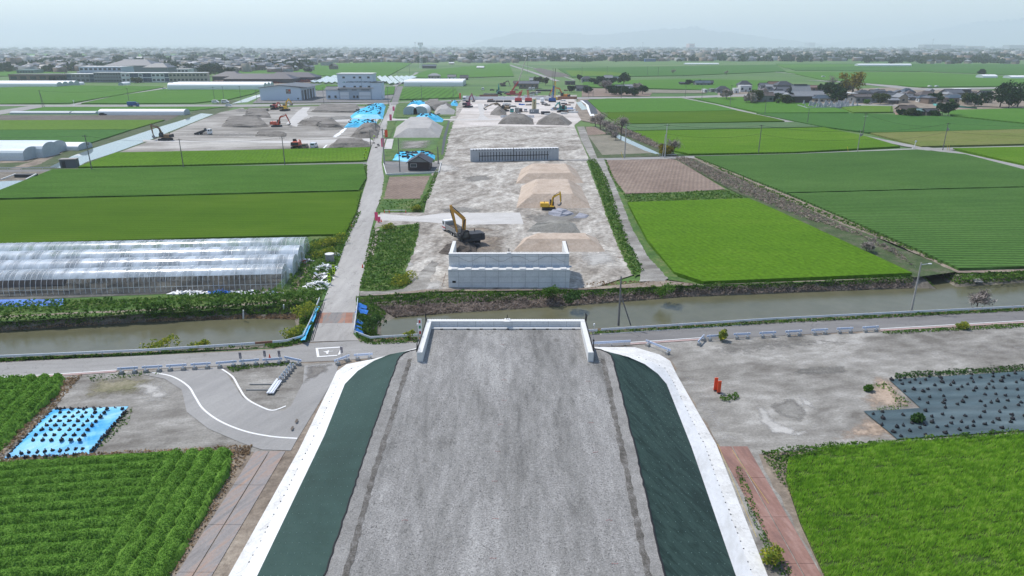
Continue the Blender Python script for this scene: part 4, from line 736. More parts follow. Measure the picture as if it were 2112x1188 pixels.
for P, mat, h, d, ls, lb in (
    ([(1565, 935), (1640, 925), (1700, 918), (1870, 908), (2112, 890), (2500, 868), (2500, 884), (2112, 905), (1850, 922), (1700, 936), (1640, 955), (1600, 950)], lf_weed, .6, 70, .15, 'leafy weeds edging the wheat below the black weed sheet'),
    ([(1570, 940), (1640, 945), (1655, 1000), (1640, 1030), (1600, 985)], lf_weed, .4, 40, .14, 'thin weeds on the bank beside the rusty steel plates'),
    ([(1620, 1000), (1650, 1000), (1720, 1188), (1700, 1188)], lf_dry, .18, 40, .14, 'dry stalks between the wheat and the rusty plates'),
    ([(1515, 965), (1528, 965), (1590, 1120), (1640, 1188), (1600, 1188), (1545, 1060)], lf_weed, .3, 45, .12, 'low weeds between the white sheeting and the rusty plates'),
    ([(1845, 772), (2112, 755), (2300, 745), (2300, 753), (2112, 768), (1845, 783)], lf_dark, .45, 60, .15, 'dark weeds along the far hem of the black weed sheet'),
    ([(1795, 795), (1825, 790), (1880, 835), (1840, 850), (1790, 845), (1850, 835), (1830, 805)], lf_weed, .3, 22, .14, 'weed tufts round the straw patch by the black weed sheet'),
    ([(1485, 817), (1520, 812), (1524, 824), (1500, 830), (1484, 826)], lf_weed, .4, 90, .13, 'round weed clump beside the red marker posts'),
    ([(-400, 976), (0, 944), (300, 930), (520, 920), (515, 940), (480, 940), (250, 947), (0, 962), (-400, 990)], lf_dry, .28, 60, .15, 'dry brown grass along the far side of the lower left crop'),
    ([(130, 780), (170, 775), (80, 880), (0, 945), (-100, 1000), (-60, 970), (60, 870)], lf_dry, .28, 40, .16, 'dry brown grass between the left crop plot and the blue tarp'),
    ([(478, 936), (520, 925), (505, 950), (440, 1060), (360, 1188), (345, 1188), (440, 1035), (475, 980)], lf_dry, .3, 30, .15, 'dry grass between the lower left crop and the steel plates'),
    ([(465, 757), (590, 748), (620, 752), (520, 760), (480, 768)], lf_weed, .3, 70, .14, 'weeds at the foot of the barrier blocks near the left junction'),
    ([(180, 775), (300, 766), (340, 772), (240, 782), (190, 788)], lf_weed, .15, 16, .14, 'sparse weeds on the left gravel lot by the road'),
    ([(250, 858), (275, 835), (268, 870), (225, 910), (200, 930), (215, 900)], lf_weed, .12, 25, .13, 'sparse weeds along the right edge of the blue tarp'),
    ([(-500, 780), (0, 742), (300, 729), (560, 716), (628, 700), (634, 705), (600, 715), (400, 727), (0, 748), (-500, 788)], lf_weed, .5, 60, .16, 'grass verge below the long guardrail on the left bank'),
    ([(742, 697), (768, 702), (862, 698), (862, 707), (770, 712), (742, 706)], lf_weed, .5, 60, .16, 'grass verge below the guardrail between the bridge and the near abutment'),
    ([(1222, 684), (1600, 662), (2112, 636), (2600, 612), (2600, 617), (2112, 642), (1600, 668), (1222, 690)], lf_weed, .55, 60, .16, 'grass verge below the long guardrail on the right bank'),
    ([(1815, 685), (2112, 668), (2500, 648), (2500, 655), (2112, 676), (1830, 690)], lf_weed, .3, 40, .16, 'weeds along the near side of the right road'),
    ([(-400, 640), (0, 628), (300, 618), (560, 600), (610, 600), (640, 600), (655, 612), (560, 620), (250, 637), (0, 648), (-400, 665)], lf_weed, .8, 16, .28, 'rank green weeds between the plastic tunnels and the canal path'),
    ([(600, 560), (640, 500), (700, 486), (735, 440), (745, 440), (715, 500), (700, 540), (685, 580), (670, 605), (650, 612), (630, 590), (600, 600)], lf_weed, .7, 16, .26, 'green weeds around the rubbish heaps left of the main road'),
    ([(748, 600), (742, 596), (755, 545), (772, 480), (865, 464), (862, 490), (845, 535), (830, 560), (850, 585), (825, 598), (780, 603)], lf_weed, .8, 20, .27, 'thick green weeds on the plot right of the main road, cut by a ditch'),
    ([(770, 466), (775, 474), (768, 500), (758, 530), (752, 550), (750, 545), (760, 505)], lf_weed, .4, 14, .26, 'thin weeds along the right kerb of the main road'),
    ([(1212, 330), (1228, 330), (1252, 372), (1275, 440), (1300, 510), (1330, 560), (1308, 572), (1285, 530), (1258, 465), (1240, 410)], lf_weed, .8, 14, .3, 'ragged green weeds along the ditch right of the building site'),
    ([(1290, 404), (1495, 394), (1540, 411), (1295, 420)], lf_weed, .6, 9, .35, 'rough grass strip between the ploughed plot and the bright wheat'),
    ([(1250, 330), (1268, 372), (1290, 404), (1295, 420), (1286, 404), (1262, 372), (1246, 330)], lf_weed, .5, 10, .35, 'grass edging the gravel track by the ploughed plot'),
    ([(1390, 328), (1415, 326), (1560, 387), (1700, 452), (1850, 520), (1888, 556), (1870, 545), (1775, 490), (1650, 450), (1500, 388)], lf_reed, 1.0, 9, .34, 'grey brown dead reeds filling the creek on the right'),
    ([(1440, 330), (1560, 382), (1700, 440), (1870, 508), (1965, 558), (1850, 508), (1700, 447), (1560, 390)], lf_weed, .7, 12, .32, 'green grass on the creek bank beside the dirt path'),
    ([(1978, 567), (2112, 560), (2600, 536), (2600, 545), (2112, 572), (1985, 580)], lf_weed, .4, 25, .22, 'short grass on the canal bank below the large right field'),
    ([(1310, 276), (1390, 312), (1380, 318), (1290, 282), (1255, 262), (1240, 250)], lf_reed, 1.2, 6, .5, 'grey scrub along the small creek by the bare trees'),
    ([(745, 400), (757, 372), (757, 342), (752, 342), (752, 372), (738, 400), (735, 440), (742, 425)], lf_weed, .6, 8, .35, 'grass between the left fields and the main road'),
    ([(868, 440), (890, 400), (905, 352), (897, 355), (880, 400), (855, 436)], lf_weed, .7, 8, .35, 'weeds along the right edge of the brown plot by the site'),
    ([(782, 414), (868, 412), (862, 438), (780, 439)], lf_weed, .5, 3, .35, 'scattered weeds on the scrub plot'),
    ([(1200, 600), (1330, 590), (1450, 590), (1320, 580), (1210, 582)], lf_dry, .3, 9, .26, 'dry grass around the foot of the gravel track')):
    veg('weeds', P, mat, h=h, dens=d, leaf=ls, label=lb)
# banks of the canal, sloping down to the water
def bankveg(T, B, i0, i1, mat, h, dens, leaf, lb, t0=0.0, t1=.75, maxn=70000):
    A_ = [(x, y, 0) for x, y in T[i0:i1 + 1]]; B_ = [(x, y, WZ) for x, y in B[i0:i1 + 1]]; V = []
    for i in range(len(A_) - 1):
        L_ = math.dist(A_[i], A_[i + 1]); L_ = min(L_, 160); W_ = math.dist(A_[i], B_[i]) + .5; n = int(min(maxn, L_ * W_ * dens))
        if math.dist(A_[i], A_[i + 1]) > 400: 
            s = 160 / math.dist(A_[i], A_[i + 1])
            if abs(A_[i][0]) > abs(A_[i + 1][0]): u = 1 - rng.random(n) * s
            else: u = rng.random(n) * s
        else: u = rng.random(n)
        v = t0 + (t1 - t0) * rng.random(n)
        a0, a1, b0, b1 = [np.array(q) for q in (A_[i], A_[i + 1], B_[i], B_[i + 1])]
        p = (a0 + (a1 - a0) * u[:, None]) * (1 - v[:, None]) + (b0 + (b1 - b0) * u[:, None]) * v[:, None]
        p[:, 2] += h * lump(p[:, 0], p[:, 1], 2.2) * np.sqrt(rng.random(n)) * (1 - .5 * v); V.append(p)
    V = np.vstack(V); V, F = leaves(V, leaf, up=.5); o = link(bpy.data.objects.new('bank_weeds', raw_mesh('bank_weeds', V, F, mat))); tag(o, lb, 'vegetation', None, 'stuff')
bankveg(tl, bl, 6, 10, lf_weed, 1.3, 45, .22, 'dense green weeds down the far canal bank left of the bridge', -.5, .72)
bankveg(tl, bl, 6, 10, lf_dry, .3, 14, .2, 'pale dead stalks at the water line of the left far bank', .7, 1.0)
bankveg(tr, br_, 8, 13, lf_weed, .8, 30, .2, 'green weeds down the far canal bank right of the bridge', .05, .55)
bankveg(tr, br_, 8, 13, lf_reed, .9, 30, .2, 'brown dead weeds at the water line of the right far bank', .35, 1.0)
bankveg(tr, br_, 5, 8, lf_weed, .6, 45, .2, 'weeds around the canal corner right of the bridge', -.1, .8)
bankveg(tl, bl, 3, 6, lf_weed, .6, 50, .2, 'weeds around the canal corner left of the bridge', -.1, .8)
bankveg(tr, br_, 0, 5, lf_dry, .5, 10, .16, 'thin dry grass on the near bank behind the right guardrail', 0, .9)
bankveg(tr, br_, 14, 22, lf_weed, .35, 18, .2, 'short grass on the banks of the creek mouth', 0, .8)
# flowering rape bushes
def bush(name, x, y, r, h, mat, lb, cat='shrub', n=700, ls=.16, group=None, stem=True, z=0):
    t = thing(name, lb, cat, G(x, y, z) if z < 90 else x, group=group)
    a = rng.normal(size=(n, 3)); a /= np.linalg.norm(a, axis=1)[:, None]; rr = rng.random(n) ** .45; C = a * rr[:, None] * (r, r, h / 2) + (0, 0, h * .55); C += .18 * r * np.sin(C[:, [1, 2, 0]] * 4 / r)
    C[:, 2] = np.maximum(C[:, 2], .02); V, F = leaves(C, ls, up=.4); o = link(bpy.data.objects.new('foliage', raw_mesh('foliage', V, F, mat))); o.parent = t
    mb = MB()
    for k in range(7): q = random.uniform(0, 6.28); mb.tube((0, 0, 0), (math.cos(q) * r * .6, math.sin(q) * r * .6, h * .7), .03, .01, 4)
    mb.build('stem', m_wood, t); return t
for x, y, r, h, lb in ((630, 655, 1.7, 2.2, 'tall yellow flowering rape bush left of the steel plated bridge'), (606, 694, 1.6, 1.2, 'low yellow flowering rape by the bent end of the left guardrail'), (845, 697, .8, 1.0, 'yellow flowering rape bush by the near abutment left wing'), (410, 718, 1.2, .7, 'yellow rape flowers behind the long left guardrail'),
    (330, 716, 2.2, .7, 'sparse yellow rape flowers behind the left guardrail, farther from the bridge'), (1590, 1160, .9, 1.4, 'yellow flowering rape by the rusty plates at the bottom edge'), (661, 512, 2.4, 1.6, 'yellow green rape clump nearest the tunnels corner'), (690, 505, 2.6, 1.8, 'wide yellow green rape clump behind the concrete tank'), (668, 530, 2.2, 1.4, 'yellow green rape clump just left of the concrete tank'),
    (800, 475, 1.3, 1.4, 'bright yellow rape bush at the corner of the weedy plot'), (834, 580, 2.0, 1.3, 'yellow rape clump at the lower corner of the weedy plot'), (825, 590, 1.6, .9, 'faint yellow rape clump beside the gravel lane'), (858, 436, 1.2, 1.5, 'yellow rape bush at the end of the scrub plot'), (1490, 703, .6, 1.5, 'tall thin yellow rape growing through the right barrier row'), (1985, 678, .9, .8, 'small yellow rape beside the right road edge')):
    bush('rape_bush', x, y, r, h, lf_yel if 'green' not in lb else leafmat('rape_leaf', (.1, .17, .02), (.3, .33, .04), 1.2, c=(.5, .48, .04)), lb, n=700 if r > 1 else 400, ls=.17)
for i, (x, y, r) in enumerate(((1891, 871, .7), (1790, 806, .5), (1180, 625, 1.4), (1370, 612, 1.6), (770, 680, 1.6), (1135, 612, 1.3))):
    bush('weed_clump', x, y, r, r * 1.3, lf_dark if i in (0, 2, 4) else lf_weed, ('dark bushy weed growing up through the black weed sheet', 'small green tuft on the straw patch', 'dark shrub on the bank below the middle abutment', 'green shrub on the bank left of the bright wheat', 'dark shrub below the right bridge rail', 'green shrub on the bank in front of the abutment')[i], n=500, ls=.2)
# ------------------------------------------------------------------ trees
lf_ever = leafmat('evergreen_leaf', (.010, .032, .012), (.03, .07, .022), .7, trans=.1); lf_gold = leafmat('golden_leaf', (.10, .10, .015), (.32, .26, .03), .7); lf_grey = leafmat('budding_twigs', (.2, .17, .15), (.34, .3, .27), .6, trans=0); lf_olive = leafmat('olive_leaf', (.04, .065, .02), (.10, .12, .05), .6)
m_bark = basic('bark', (.10, .08, .065), .95, var=.2, vs=4)
def tree(name, px, py, h, r, mat, lb, cat='tree', n=1400, ls=.5, cl=9, group=None, loc=None, low=.25):
    t = thing(name, lb, cat, loc or G(px, py), group=group); mb = MB(); mb.tube((0, 0, 0), (0, 0, h * .55), .05 * h * .5, .02 * h, 7); cs = []
    for k in range(cl):
        a = k * 2.4 + random.uniform(0, 1); q = random.uniform(.15, .75); c = (math.cos(a) * r * q, math.sin(a) * r * q, h * random.uniform(low + .12, .86)); cs.append(c); mb.tube((0, 0, h * random.uniform(.15, .45)), c, .014 * h, .004 * h, 5)
    mb.build('trunk', m_bark, t); C = []
    for c in cs:
        m_ = n // cl; a = rng.normal(size=(m_, 3)); a /= np.linalg.norm(a, axis=1)[:, None]; s = r * random.uniform(.34, .55); C.append(np.array(c) + a * (rng.random(m_) ** .5)[:, None] * (s, s, s * .75))
    C = np.vstack(C); C[:, 2] = np.clip(C[:, 2], h * low * .4, h); V, F = leaves(C, ls, up=.3); o = link(bpy.data.objects.new('crown', raw_mesh('crown', V, F, mat))); o.parent = t; return t
def bare_tree(px, py, h, r, lb, loc=None, lev=4, seed=1, name='bare_tree', group=None, twigs=500, col=None):
    t = thing(name, lb, 'tree', loc or G(px, py), group=group); rr = random.Random(seed); mb = MB(); tips = []
    def grow(p, d, l, w_, k):
        q = p + d * l; mb.tube(p, q, w_, w_ * .6, 5 if k < 2 else 3, cap=False)
        if k >= lev: tips.append(q); return
        for _ in range(3 if k else 5):
            dd = Vector((d.x + rr.uniform(-.75, .75) * r / h * 2.0, d.y + rr.uniform(-.75, .75) * r / h * 2.0, d.z + rr.uniform(-.25, .35))).normalized(); grow(q if rr.random() < .6 else p + d * l * .6, dd, l * rr.uniform(.6, .8), w_ * .55, k + 1)
    grow(Vector((0, 0, 0)), Vector((0, 0, 1)), h * .26, .028 * h, 0); mb.build('trunk', m_bark, t); n = twigs; T = np.array([list(q) for q in tips]); T = T[rng.integers(0, len(T), n)] + rng.normal(size=(n, 3)) * h * .06; T[:, 2] = np.clip(T[:, 2], .3, h * 1.02)
    V, F = leaves(T, .10 + h * .007, up=.9, elong=7); V = V.reshape(-1, 4, 3); o = link(bpy.data.objects.new('twigs', raw_mesh('twigs', V.reshape(-1, 3), F, col or lf_grey))); o.parent = t; return t
# ================================================================== roadside: guardrails, barriers
def guardrail(pts, lb, mat=None, h=.75, z=0, post=3.0, group=None, ztop=None):
    Q = [Vector(G(x, y, z)) for x, y in pts]; t = thing('guardrail', lb, 'guardrail', Q[0], group=group); mb = MB()
    for a, b in zip(Q[:-1], Q[1:]):
        a2, b2 = a - Q[0], b - Q[0]
        for dz in (0, .17): mb.bar(a2 + Vector((0, 0, h - .08 - dz)), b2 + Vector((0, 0, h - .08 - dz)), .07, .12)
        mb.bar(a2 + Vector((0, .03, h - .165)), b2 + Vector((0, .03, h - .165)), .03, .14)
    mb.build('rail_beam', mat or m_railw, t); pm = None
    for a, b in zip(Q[:-1], Q[1:]):
        d = (b - a).length; k = max(1, int(d / post))
        for j in range(k):
            p = a + (b - a) * (j + .5) / k - Q[0]
            if pm is None: pm = MB().box((0, 0, h / 2 - .1), (.11, .11, h)).mesh('post', m_steel)
            o = link(bpy.data.objects.new('post', pm)); o.parent = t; o.location = p + Vector((0, .07, 0))
    return t
guardrail([(-500, 766), (0, 744), (300, 731), (527, 716.5)], 'long white guardrail along the left canal bank, from the left edge to the rusty gap')
guardrail([(527, 716.5), (563, 713.5)], 'short rusty brown guardrail panel filling the gap in the left bank rail', m_rust)
guardrail([(563, 714), (592, 711), (627, 701)], 'white guardrail length bending up to the bridge on its left side')
guardrail([(627, 703), (645, 664), (660, 625)], 'white rail along the left side of the small bridge, hung with pale blue sheet', h=.95, post=2)
guardrail([(739, 626), (736, 655), (731, 692)], 'white rail along the right side of the small bridge', h=.95, post=2)
guardrail([(731, 692), (764, 704.5), (862, 699)], 'white guardrail from the bridge corner to the near abutment left wing')
guardrail([(1212, 690), (1232, 689)], 'stub of white guardrail just right of the near abutment')
guardrail([(1239, 688), (1600, 665), (1880, 651), (2112, 639.5), (2600, 615)], 'long white guardrail along the right canal bank')
# blue sheets over the bridge rail
def cloth(name, P3, mat, lb, cat, n=8, amp=.06, group=None):
    a, b, c, d = [np.array(p, float) for p in P3]; V = []
    for i in range(n + 1):
        for j in range(n + 1):
            u, v = i / n, j / n; V.append((a * (1 - u) + b * u) * (1 - v) + (d * (1 - u) + c * u) * v + (random.uniform(-amp, amp), random.uniform(-amp, amp), random.uniform(0, amp)))
    F = [(i * (n + 1) + j, (i + 1) * (n + 1) + j, (i + 1) * (n + 1) + j + 1, i * (n + 1) + j + 1) for i in range(n) for j in range(n)]
    return tag(link(bpy.data.objects.new(name, raw_mesh(name, np.array(V), F, mat, smooth=True))), lb, cat, group)
m_tarpb = ground('blue_tarp_cloth', [(.06, .38, .72), (.10, .50, .82), (.24, .62, .85)], big=.5, fine=6, fvar=.08, bump=.3, rough=.4)
m_tarpc = ground('cyan_tarp_cloth', [(.02, .36, .62), (.02, .45, .72), (.05, .52, .76)], big=.3, fine=2, fvar=.12, bump=.3, rough=.45)
m_tarpd = ground('deep_blue_tarp', [(.01, .09, .38), (.02, .15, .5), (.05, .22, .6)], big=.8, fine=3, fvar=.25, bump=.5, rough=.5)
cloth('blue_sheet', [G(659, 632, .75), G(646, 664, .85), G(638, 667, .1), G(650, 634, .1)], m_tarpb, 'pale blue sheet over the left bridge rail, upper piece', 'sheet')
cloth('blue_sheet', [G(643, 669, .85), G(629, 701, .85), G(616, 703, .05), G(629, 676, .05)], m_tarpb, 'pale blue sheet over the left bridge rail, lower piece by the bend', 'sheet')
for i, (x, y, s) in enumerate(((746, 629, 1.2), (746, 640, 1.5), (741, 662, .8), (738, 674, 1), (741, 682, .9))):
    c = np.array(G(x, y, .45)); cloth('blue_sheet', [c + (-s * .5, -s * .5, -.1), c + (s * .6, -s * .3, -.5), c + (s * .5, s * .5, -.4), c + (-s * .5, s * .6, .1)], m_tarpd, ('crumpled blue sheet scrap highest on the slope right of the bridge', 'largest crumpled blue sheet scrap right of the bridge', 'small blue sheet scrap right of the steel plates', 'blue sheet scrap low by the right bridge rail', 'lowest blue sheet scrap right of the bridge')[i], 'sheet', n=4, amp=.1)
for q, lb in (([(650, 626), (654, 626), (636, 708), (632, 708)], 'long bundle of dark pipes on the left edge of the bridge'),): pass
t = thing('pipe_bundle', 'long dark pipes lying along the left edge of the small bridge', 'pipes', G(642, 704))
for d in (0, .22): a = Vector(G(667, 625)) - Vector(G(642, 704)); MB().tube((d, 0, .1), (a.x + d, a.y, .1), .05).build('pipe', m_dark, t)
# barrier units: a beam on two posts standing in concrete blocks
def unit(p, q, lb, group, hi=.8, tree_=None):
    a, b = Vector(G(*p)), Vector(G(*q)); L_ = (b - a).length; th = math.atan2(b.y - a.y, b.x - a.x); t = thing('barrier_unit', lb, 'barrier', a, th, group)
    mb = MB(); mb.box((L_ / 2, 0, .72), (L_ + .5, .08, .1)); mb.box((L_ / 2, 0, .56), (L_ + .5, .08, .1)); mb.box((L_ / 2, .02, .64), (L_ + .48, .03, .1)); mb.build('rail_beam', m_railb, t)
    for x in (.15, L_ - .15):
        MB().box((x, -.06, .45), (.1, .1, .78)).build('post', m_railw, t); MB().box((x, -.08, .17), (.48, .5, .34), taper=.9).build('concrete_block', m_block, t); MB().tube((x, -.13, .34), (x, -.13, .5), .12, .05).build('clamp', m_steel, t)
    return t
xs = [(248.6, 770.5), (281.7, 768.5), (299, 767.5), (332, 765.5), (349, 764.5), (382, 762.5), (399.4, 761.5), (431.4, 759.5), (451, 758.5), (484.8, 755.5), (499, 754.5), (531, 752), (547, 751.5), (579, 749.5), (591, 747), (619, 753)]
ordn = ['leftmost', 'second', 'third', 'fourth', 'fifth', 'sixth', 'seventh']
for i in range(8): unit(xs[2 * i], xs[2 * i + 1], ('white road barrier on concrete blocks, %s from the left along the left road' % ordn[i]) if i < 7 else 'white road barrier turned inward at the muddy junction, end of the left row', 'concrete footed barriers along the left road')
for p, q, lb in (((694, 753), (718, 744), 'slanting white barrier on blocks right of the muddy junction'), ((735, 742), (765, 740), 'white barrier on blocks beside the white slope sheeting'), ((1335, 713), (1379, 731), 'white barrier running down beside the right white sheeting'), ((1440, 713), (1450, 702), 'short angled barrier at the left end of the right row')):
    unit(p, q, lb, 'concrete footed barriers at the junctions')
guardrail([(1222, 716), (1300, 712)], 'low pale blue guardrail between the right wing wall and the red road line', m_railb, post=1.6)
xr = [(1460.6, 702.5), (1491.5, 700.5), (1516, 698.5), (1542.7, 697.5), (1569, 696), (1595.8, 694.5), (1622.5, 693), (1649.3, 691.5), (1676, 690), (1702.3, 688.5), (1728, 687), (1754.5, 685.8), (1781, 684.5), (1807, 683)]
for i in range(7): unit(xr[2 * i], xr[2 * i + 1], 'white road barrier on concrete blocks, %s from the left along the right road' % ordn[i], 'concrete footed barriers along the right road')
for x, y in ((498, 752), (548, 748), (578, 748), (706, 740)):
    t = thing('reflector_post', 'dark reflector board on a post above the barriers %s' % {498: 'near the leftmost weeds', 548: 'above the stacked blocks', 578: 'at the bent barrier', 706: 'beside the painted road box'}[x], 'reflector', G(x, y)); MB().box((0, 0, .6), (.06, .06, 1.2)).build('post', m_steel, t); MB().box((0, 0, 1.2), (.3, .05, .8)).build('board', basic('grey_board', (.22, .2, .22), .5), t)
# orange markers
for x, y, h, lb in ((1475, 806, 1.5, 'taller orange marker post on the right gravel yard'), (1482, 811, 1.4, 'shorter orange marker post nearer the weed clump')):
    t = thing('marker_post', lb, 'marker post', G(x, y)); MB().box((0, 0, h / 2 + .1), (.38, .1, h)).build('board', m_orange, t); MB().box((0, 0, .06), (.3, .4, .12)).build('foot', m_dark, t)
def flag(x, y, w, h, mat, lb, marks=None, z0=.4):
    t = thing('banner_flag', lb, 'banner', G(x, y)); MB().tube((-w / 2, 0, 0), (-w / 2, 0, h + z0 + .15), .02).build('pole', m_steel, t); MB().box((0, 0, z0 + h / 2), (w, .03, h)).build('banner', mat, t)
    if marks:
        for i, m in enumerate(marks): MB().box((0, -.03, z0 + h * (i + .5) / len(marks)), (w * .5, .02, h * .35 / len(marks) * 1.5), rz=0).build('mark', m, t)
flag(680, 588, .42, 1.6, m_lime, 'yellow green banner nearest the bridge, left of the main road', [m_dark] * 3); flag(689, 570, .42, 1.6, m_lime, 'yellow green banner farther up the road by the rubbish heaps', [m_dark] * 3)
flag(752, 330, .5, 1.8, m_lime, 'yellow green banner at the lane corner, left of the main road', [m_dark] * 2); flag(755, 318, .5, 1.8, m_lime, 'yellow green banner at the edge of the narrow bright field', [m_dark] * 2)
flag(867, 697, .5, 2.3, m_white, 'pale patterned banner with red and green marks by the left wing wall', [m_red, basic('green_mark', (.03, .25, .1), .6), m_red])
for x, y, h, lb in ((777, 459, 1.9, 'pink banner at the site entrance'), (782, 461, 1.1, 'small pink banner next to the taller one at the site entrance'), (790, 305, 3.2, 'pink red banner by the road opposite the grey dirt heap'), (797, 285, 3.0, 'orange pink banner beside the pale gravel mound'), (806, 250, 3.0, 'small pink banner at the junction by the twin white tunnels'), (812, 230, 2.5, 'red banner by the road below the twin white tunnels'), (949, 205, 4, 'orange red banner at the far works gate')): flag(x, y, .7 if y > 400 else 1.2, h, m_pink if 'orange' not in lb else m_orange, lb)
for x, y, lb in ((781, 460, 'red cone at the site entrance banners'), (787, 459, 'small red barricade figure at the site entrance'), (725, 470, 'red cone on the left kerb of the main road'), (748, 553, 'red cone on the right kerb of the main road'), (557, 742, 'orange cone behind the stacked concrete blocks'), (549, 750, 'orange cone left of the stacked concrete blocks')):
    t = thing('traffic_cone', lb, 'cone', G(x, y)); MB().tube((0, 0, .04), (0, 0, .75), .17, .04, 10).build('cone', m_orange, t); MB().box((0, 0, .03), (.42, .42, .06)).build('base', m_dark, t)
t = thing('barricade', 'low red and white barrier bar before the scrub plot', 'barricade', G(793, 441)); MB().bar((0, 0, .8), (5, .2, .8), .06, .12).build('bar', m_white, t)
for x in (0, 1.1, 4.9): MB().box((x, .02, .42), (.12, .12, .84)).build('post', m_orange, t)
# stacked blocks and beams on the triangle of gravel
t = thing('beam_stack', 'bundle of white steel beams lying across two timbers on the gravel triangle', 'beams', G(551, 815)); a = Vector(G(572, 785)) - Vector(G(551, 815))
for k in range(5): MB().bar((k * .16, 0, .22 + (k % 2) * .05), (a.x + k * .16, a.y, .22 + (k % 2) * .05), .13, .13).build('beam', m_railw, t)
for (p, q) in (((508, 805), (575, 805)), ((515, 793.5), (582, 793.5))):
    b0, b1 = Vector(G(*p)), Vector(G(*q)); t = thing('timber', 'long pale timber bearing the white beams, %s one' % ('nearer' if p[1] > 800 else 'farther'), 'timber', b0); MB().bar((0, 0, .07), (b1.x - b0.x, b1.y - b0.y, .07), .14, .14).build('timber_bar', m_block, t)
for i in range(6):
    for j in range(2):
        p = np.array(G(582 + i * 4.3 + j * 6 - 4, 786 - i * 5.4)); t = thing('spare_block', 'grey concrete barrier foot with metal clamps, in the stack on the gravel triangle', 'concrete block', tuple(p), .5, 'spare barrier feet stacked on the gravel'); MB().box((0, 0, .2), (.5, .55, .4), taper=.92).build('block', m_block, t); MB().tube((0, 0, .4), (0, .05, .62), .14, .1, 7).build('clamp', m_steel, t)
for x, y in ((612, 871), (603, 886)): sheet('manhole', [(x - 3.5, y + 2), (x, y - 4), (x + 3.5, y - 3), (x + 2, y + 3.5), (x - 2, y + 4.5)], basic('drain_iron', (.12, .1, .08), .8), z=.2, kind=None, label='small dark round manhole in the access road, %s' % ('upper' if y < 880 else 'lower'), cat='manhole')
# rusty road plates
def plate(name, P, mat, lb, cat, group, z=.06):
    mb = MB(); mb.prism([p[:2] for p in GL(P)], .02, z); o = mb.build(name, mat); bm = bmesh.new(); bm.from_mesh(o.data); bmesh.ops.recalc_face_normals(bm, faces=bm.faces); bm.to_mesh(o.data); bm.free(); return tag(o, lb, cat, group)
m_plr = ground('rust_plate_right', [(.17, .10, .085), (.25, .14, .11), (.33, .21, .175)], big=.5, fine=4, fvar=.12, ang=R(100), stretch=4, bump=.1, rough=.65)
m_pll = ground('rust_plate_left', [(.17, .16, .155), (.24, .22, .21), (.31, .215, .165), (.35, .29, .255)], big=.35, fine=4, fvar=.12, ang=R(63), stretch=7, bump=.1, rough=.6)
def lerp(a, b, t): return (a[0] + (b[0] - a[0]) * t, a[1] + (b[1] - a[1]) * t)
def platerun(L0, L1, R0, R1, cuts, mat, side, grp):
    cols = [(0, .46), (.50, 1.0)]
    for i, (c0, c1) in enumerate(zip(cuts[:-1], cuts[1:])):
        for j, (u0, u1) in enumerate(cols):
            g = .35
            def pt(u, y): 
                l = lerp(L0, L1, (y - L0[1]) / (L1[1] - L0[1])); r = lerp(R0, R1, (y - R0[1]) / (R1[1] - R0[1])); return lerp(l, r, u)
            off = (j * 3 if i else 0)
            plate('steel_plate', [pt(u0, c0 + .6), pt(u1, c0 + .6), pt(u1, c1), pt(u0, c1)], mat, 'rusty steel road plate %s the embankment, %s pair from the far end, %s one' % (side, ['first', 'second', 'third', 'fourth', 'fifth'][i], ['left', 'right'][j]), 'steel plate', grp)
platerun((1480, 921), (1625, 1188), (1541, 921), (1694, 1188), [921, 986, 1067, 1163, 1280], m_plr, 'right of', 'rusty road plates right of the embankment')
platerun((526, 931), (363, 1188), (589, 931), (437, 1188), [931, 1001, 1083, 1181, 1290], m_pll, 'left of', 'scraped road plates left of the embankment')
plate('road_slab', [(545, 900), (612, 900), (600, 930), (540, 928)], g_conc, 'pale slab joining the access road to the left steel plates', 'slab', None, z=.05)
for x0, y0, x1, y1 in ((1510, 930, 1540, 975), (1540, 975, 1585, 1040), (1480, 917, 1560, 1110)):
    t = thing('ground_rope', 'thin orange yellow rope lying over the rusty plates, %s length' % {1510: 'first', 1540: 'middle', 1480: 'long left'}[x0], 'rope', G(x0, y0)); a, b = Vector(G(x0, y0)), Vector(G(x1, y1)); MB().tube((0, 0, .09), (b.x - a.x, b.y - a.y, .09), .018, n=4).build('rope', basic('rope_yellow', (.5, .38, .12), .8), t)
# ------------------------------------------------------------------ sandbags
def bagmesh(mat, s=1.0):
    bm = bmesh.new(); bmesh.ops.create_icosphere(bm, subdivisions=2, radius=.5)
    for v in bm.verts: v.co = Vector((v.co.x * .62 * s, v.co.y * .5 * s, max(0, (v.co.z + .25)) * .42 * s)) + Vector((math.sin(v.co.y * 9) * .02, 0, 0))
    neck = bmesh.ops.create_cone(bm, segments=6, radius1=.05 * s, radius2=.1 * s, depth=.14 * s, cap_ends=True)['verts']
    for v in neck: v.co += Vector((.1 * s, .02, .36 * s))
    me = bpy.data.meshes.new('sandbag'); bm.to_mesh(me); bm.free(); me.materials.append(mat); me.polygons.foreach_set('use_smooth', [True] * len(me.polygons)); return me
m_bag = basic('black_sandbag', (.016, .017, .021), .65, bump=.3, vs=8)
bag = bagmesh(m_bag); bagl = bagmesh(m_bag, 1.0)
def putbag(x, y, z, lb, grp, s=.74, me=None):
    o = link(bpy.data.objects.new('sandbag', me or bag)); o.location = (x, y, z); o.rotation_euler = (0, 0, random.uniform(0, 6.28)); o.scale = (s * random.uniform(.85, 1.15), s * random.uniform(.85, 1.1), s * random.uniform(.8, 1.1)); return tag(o, lb, 'sandbag', grp)
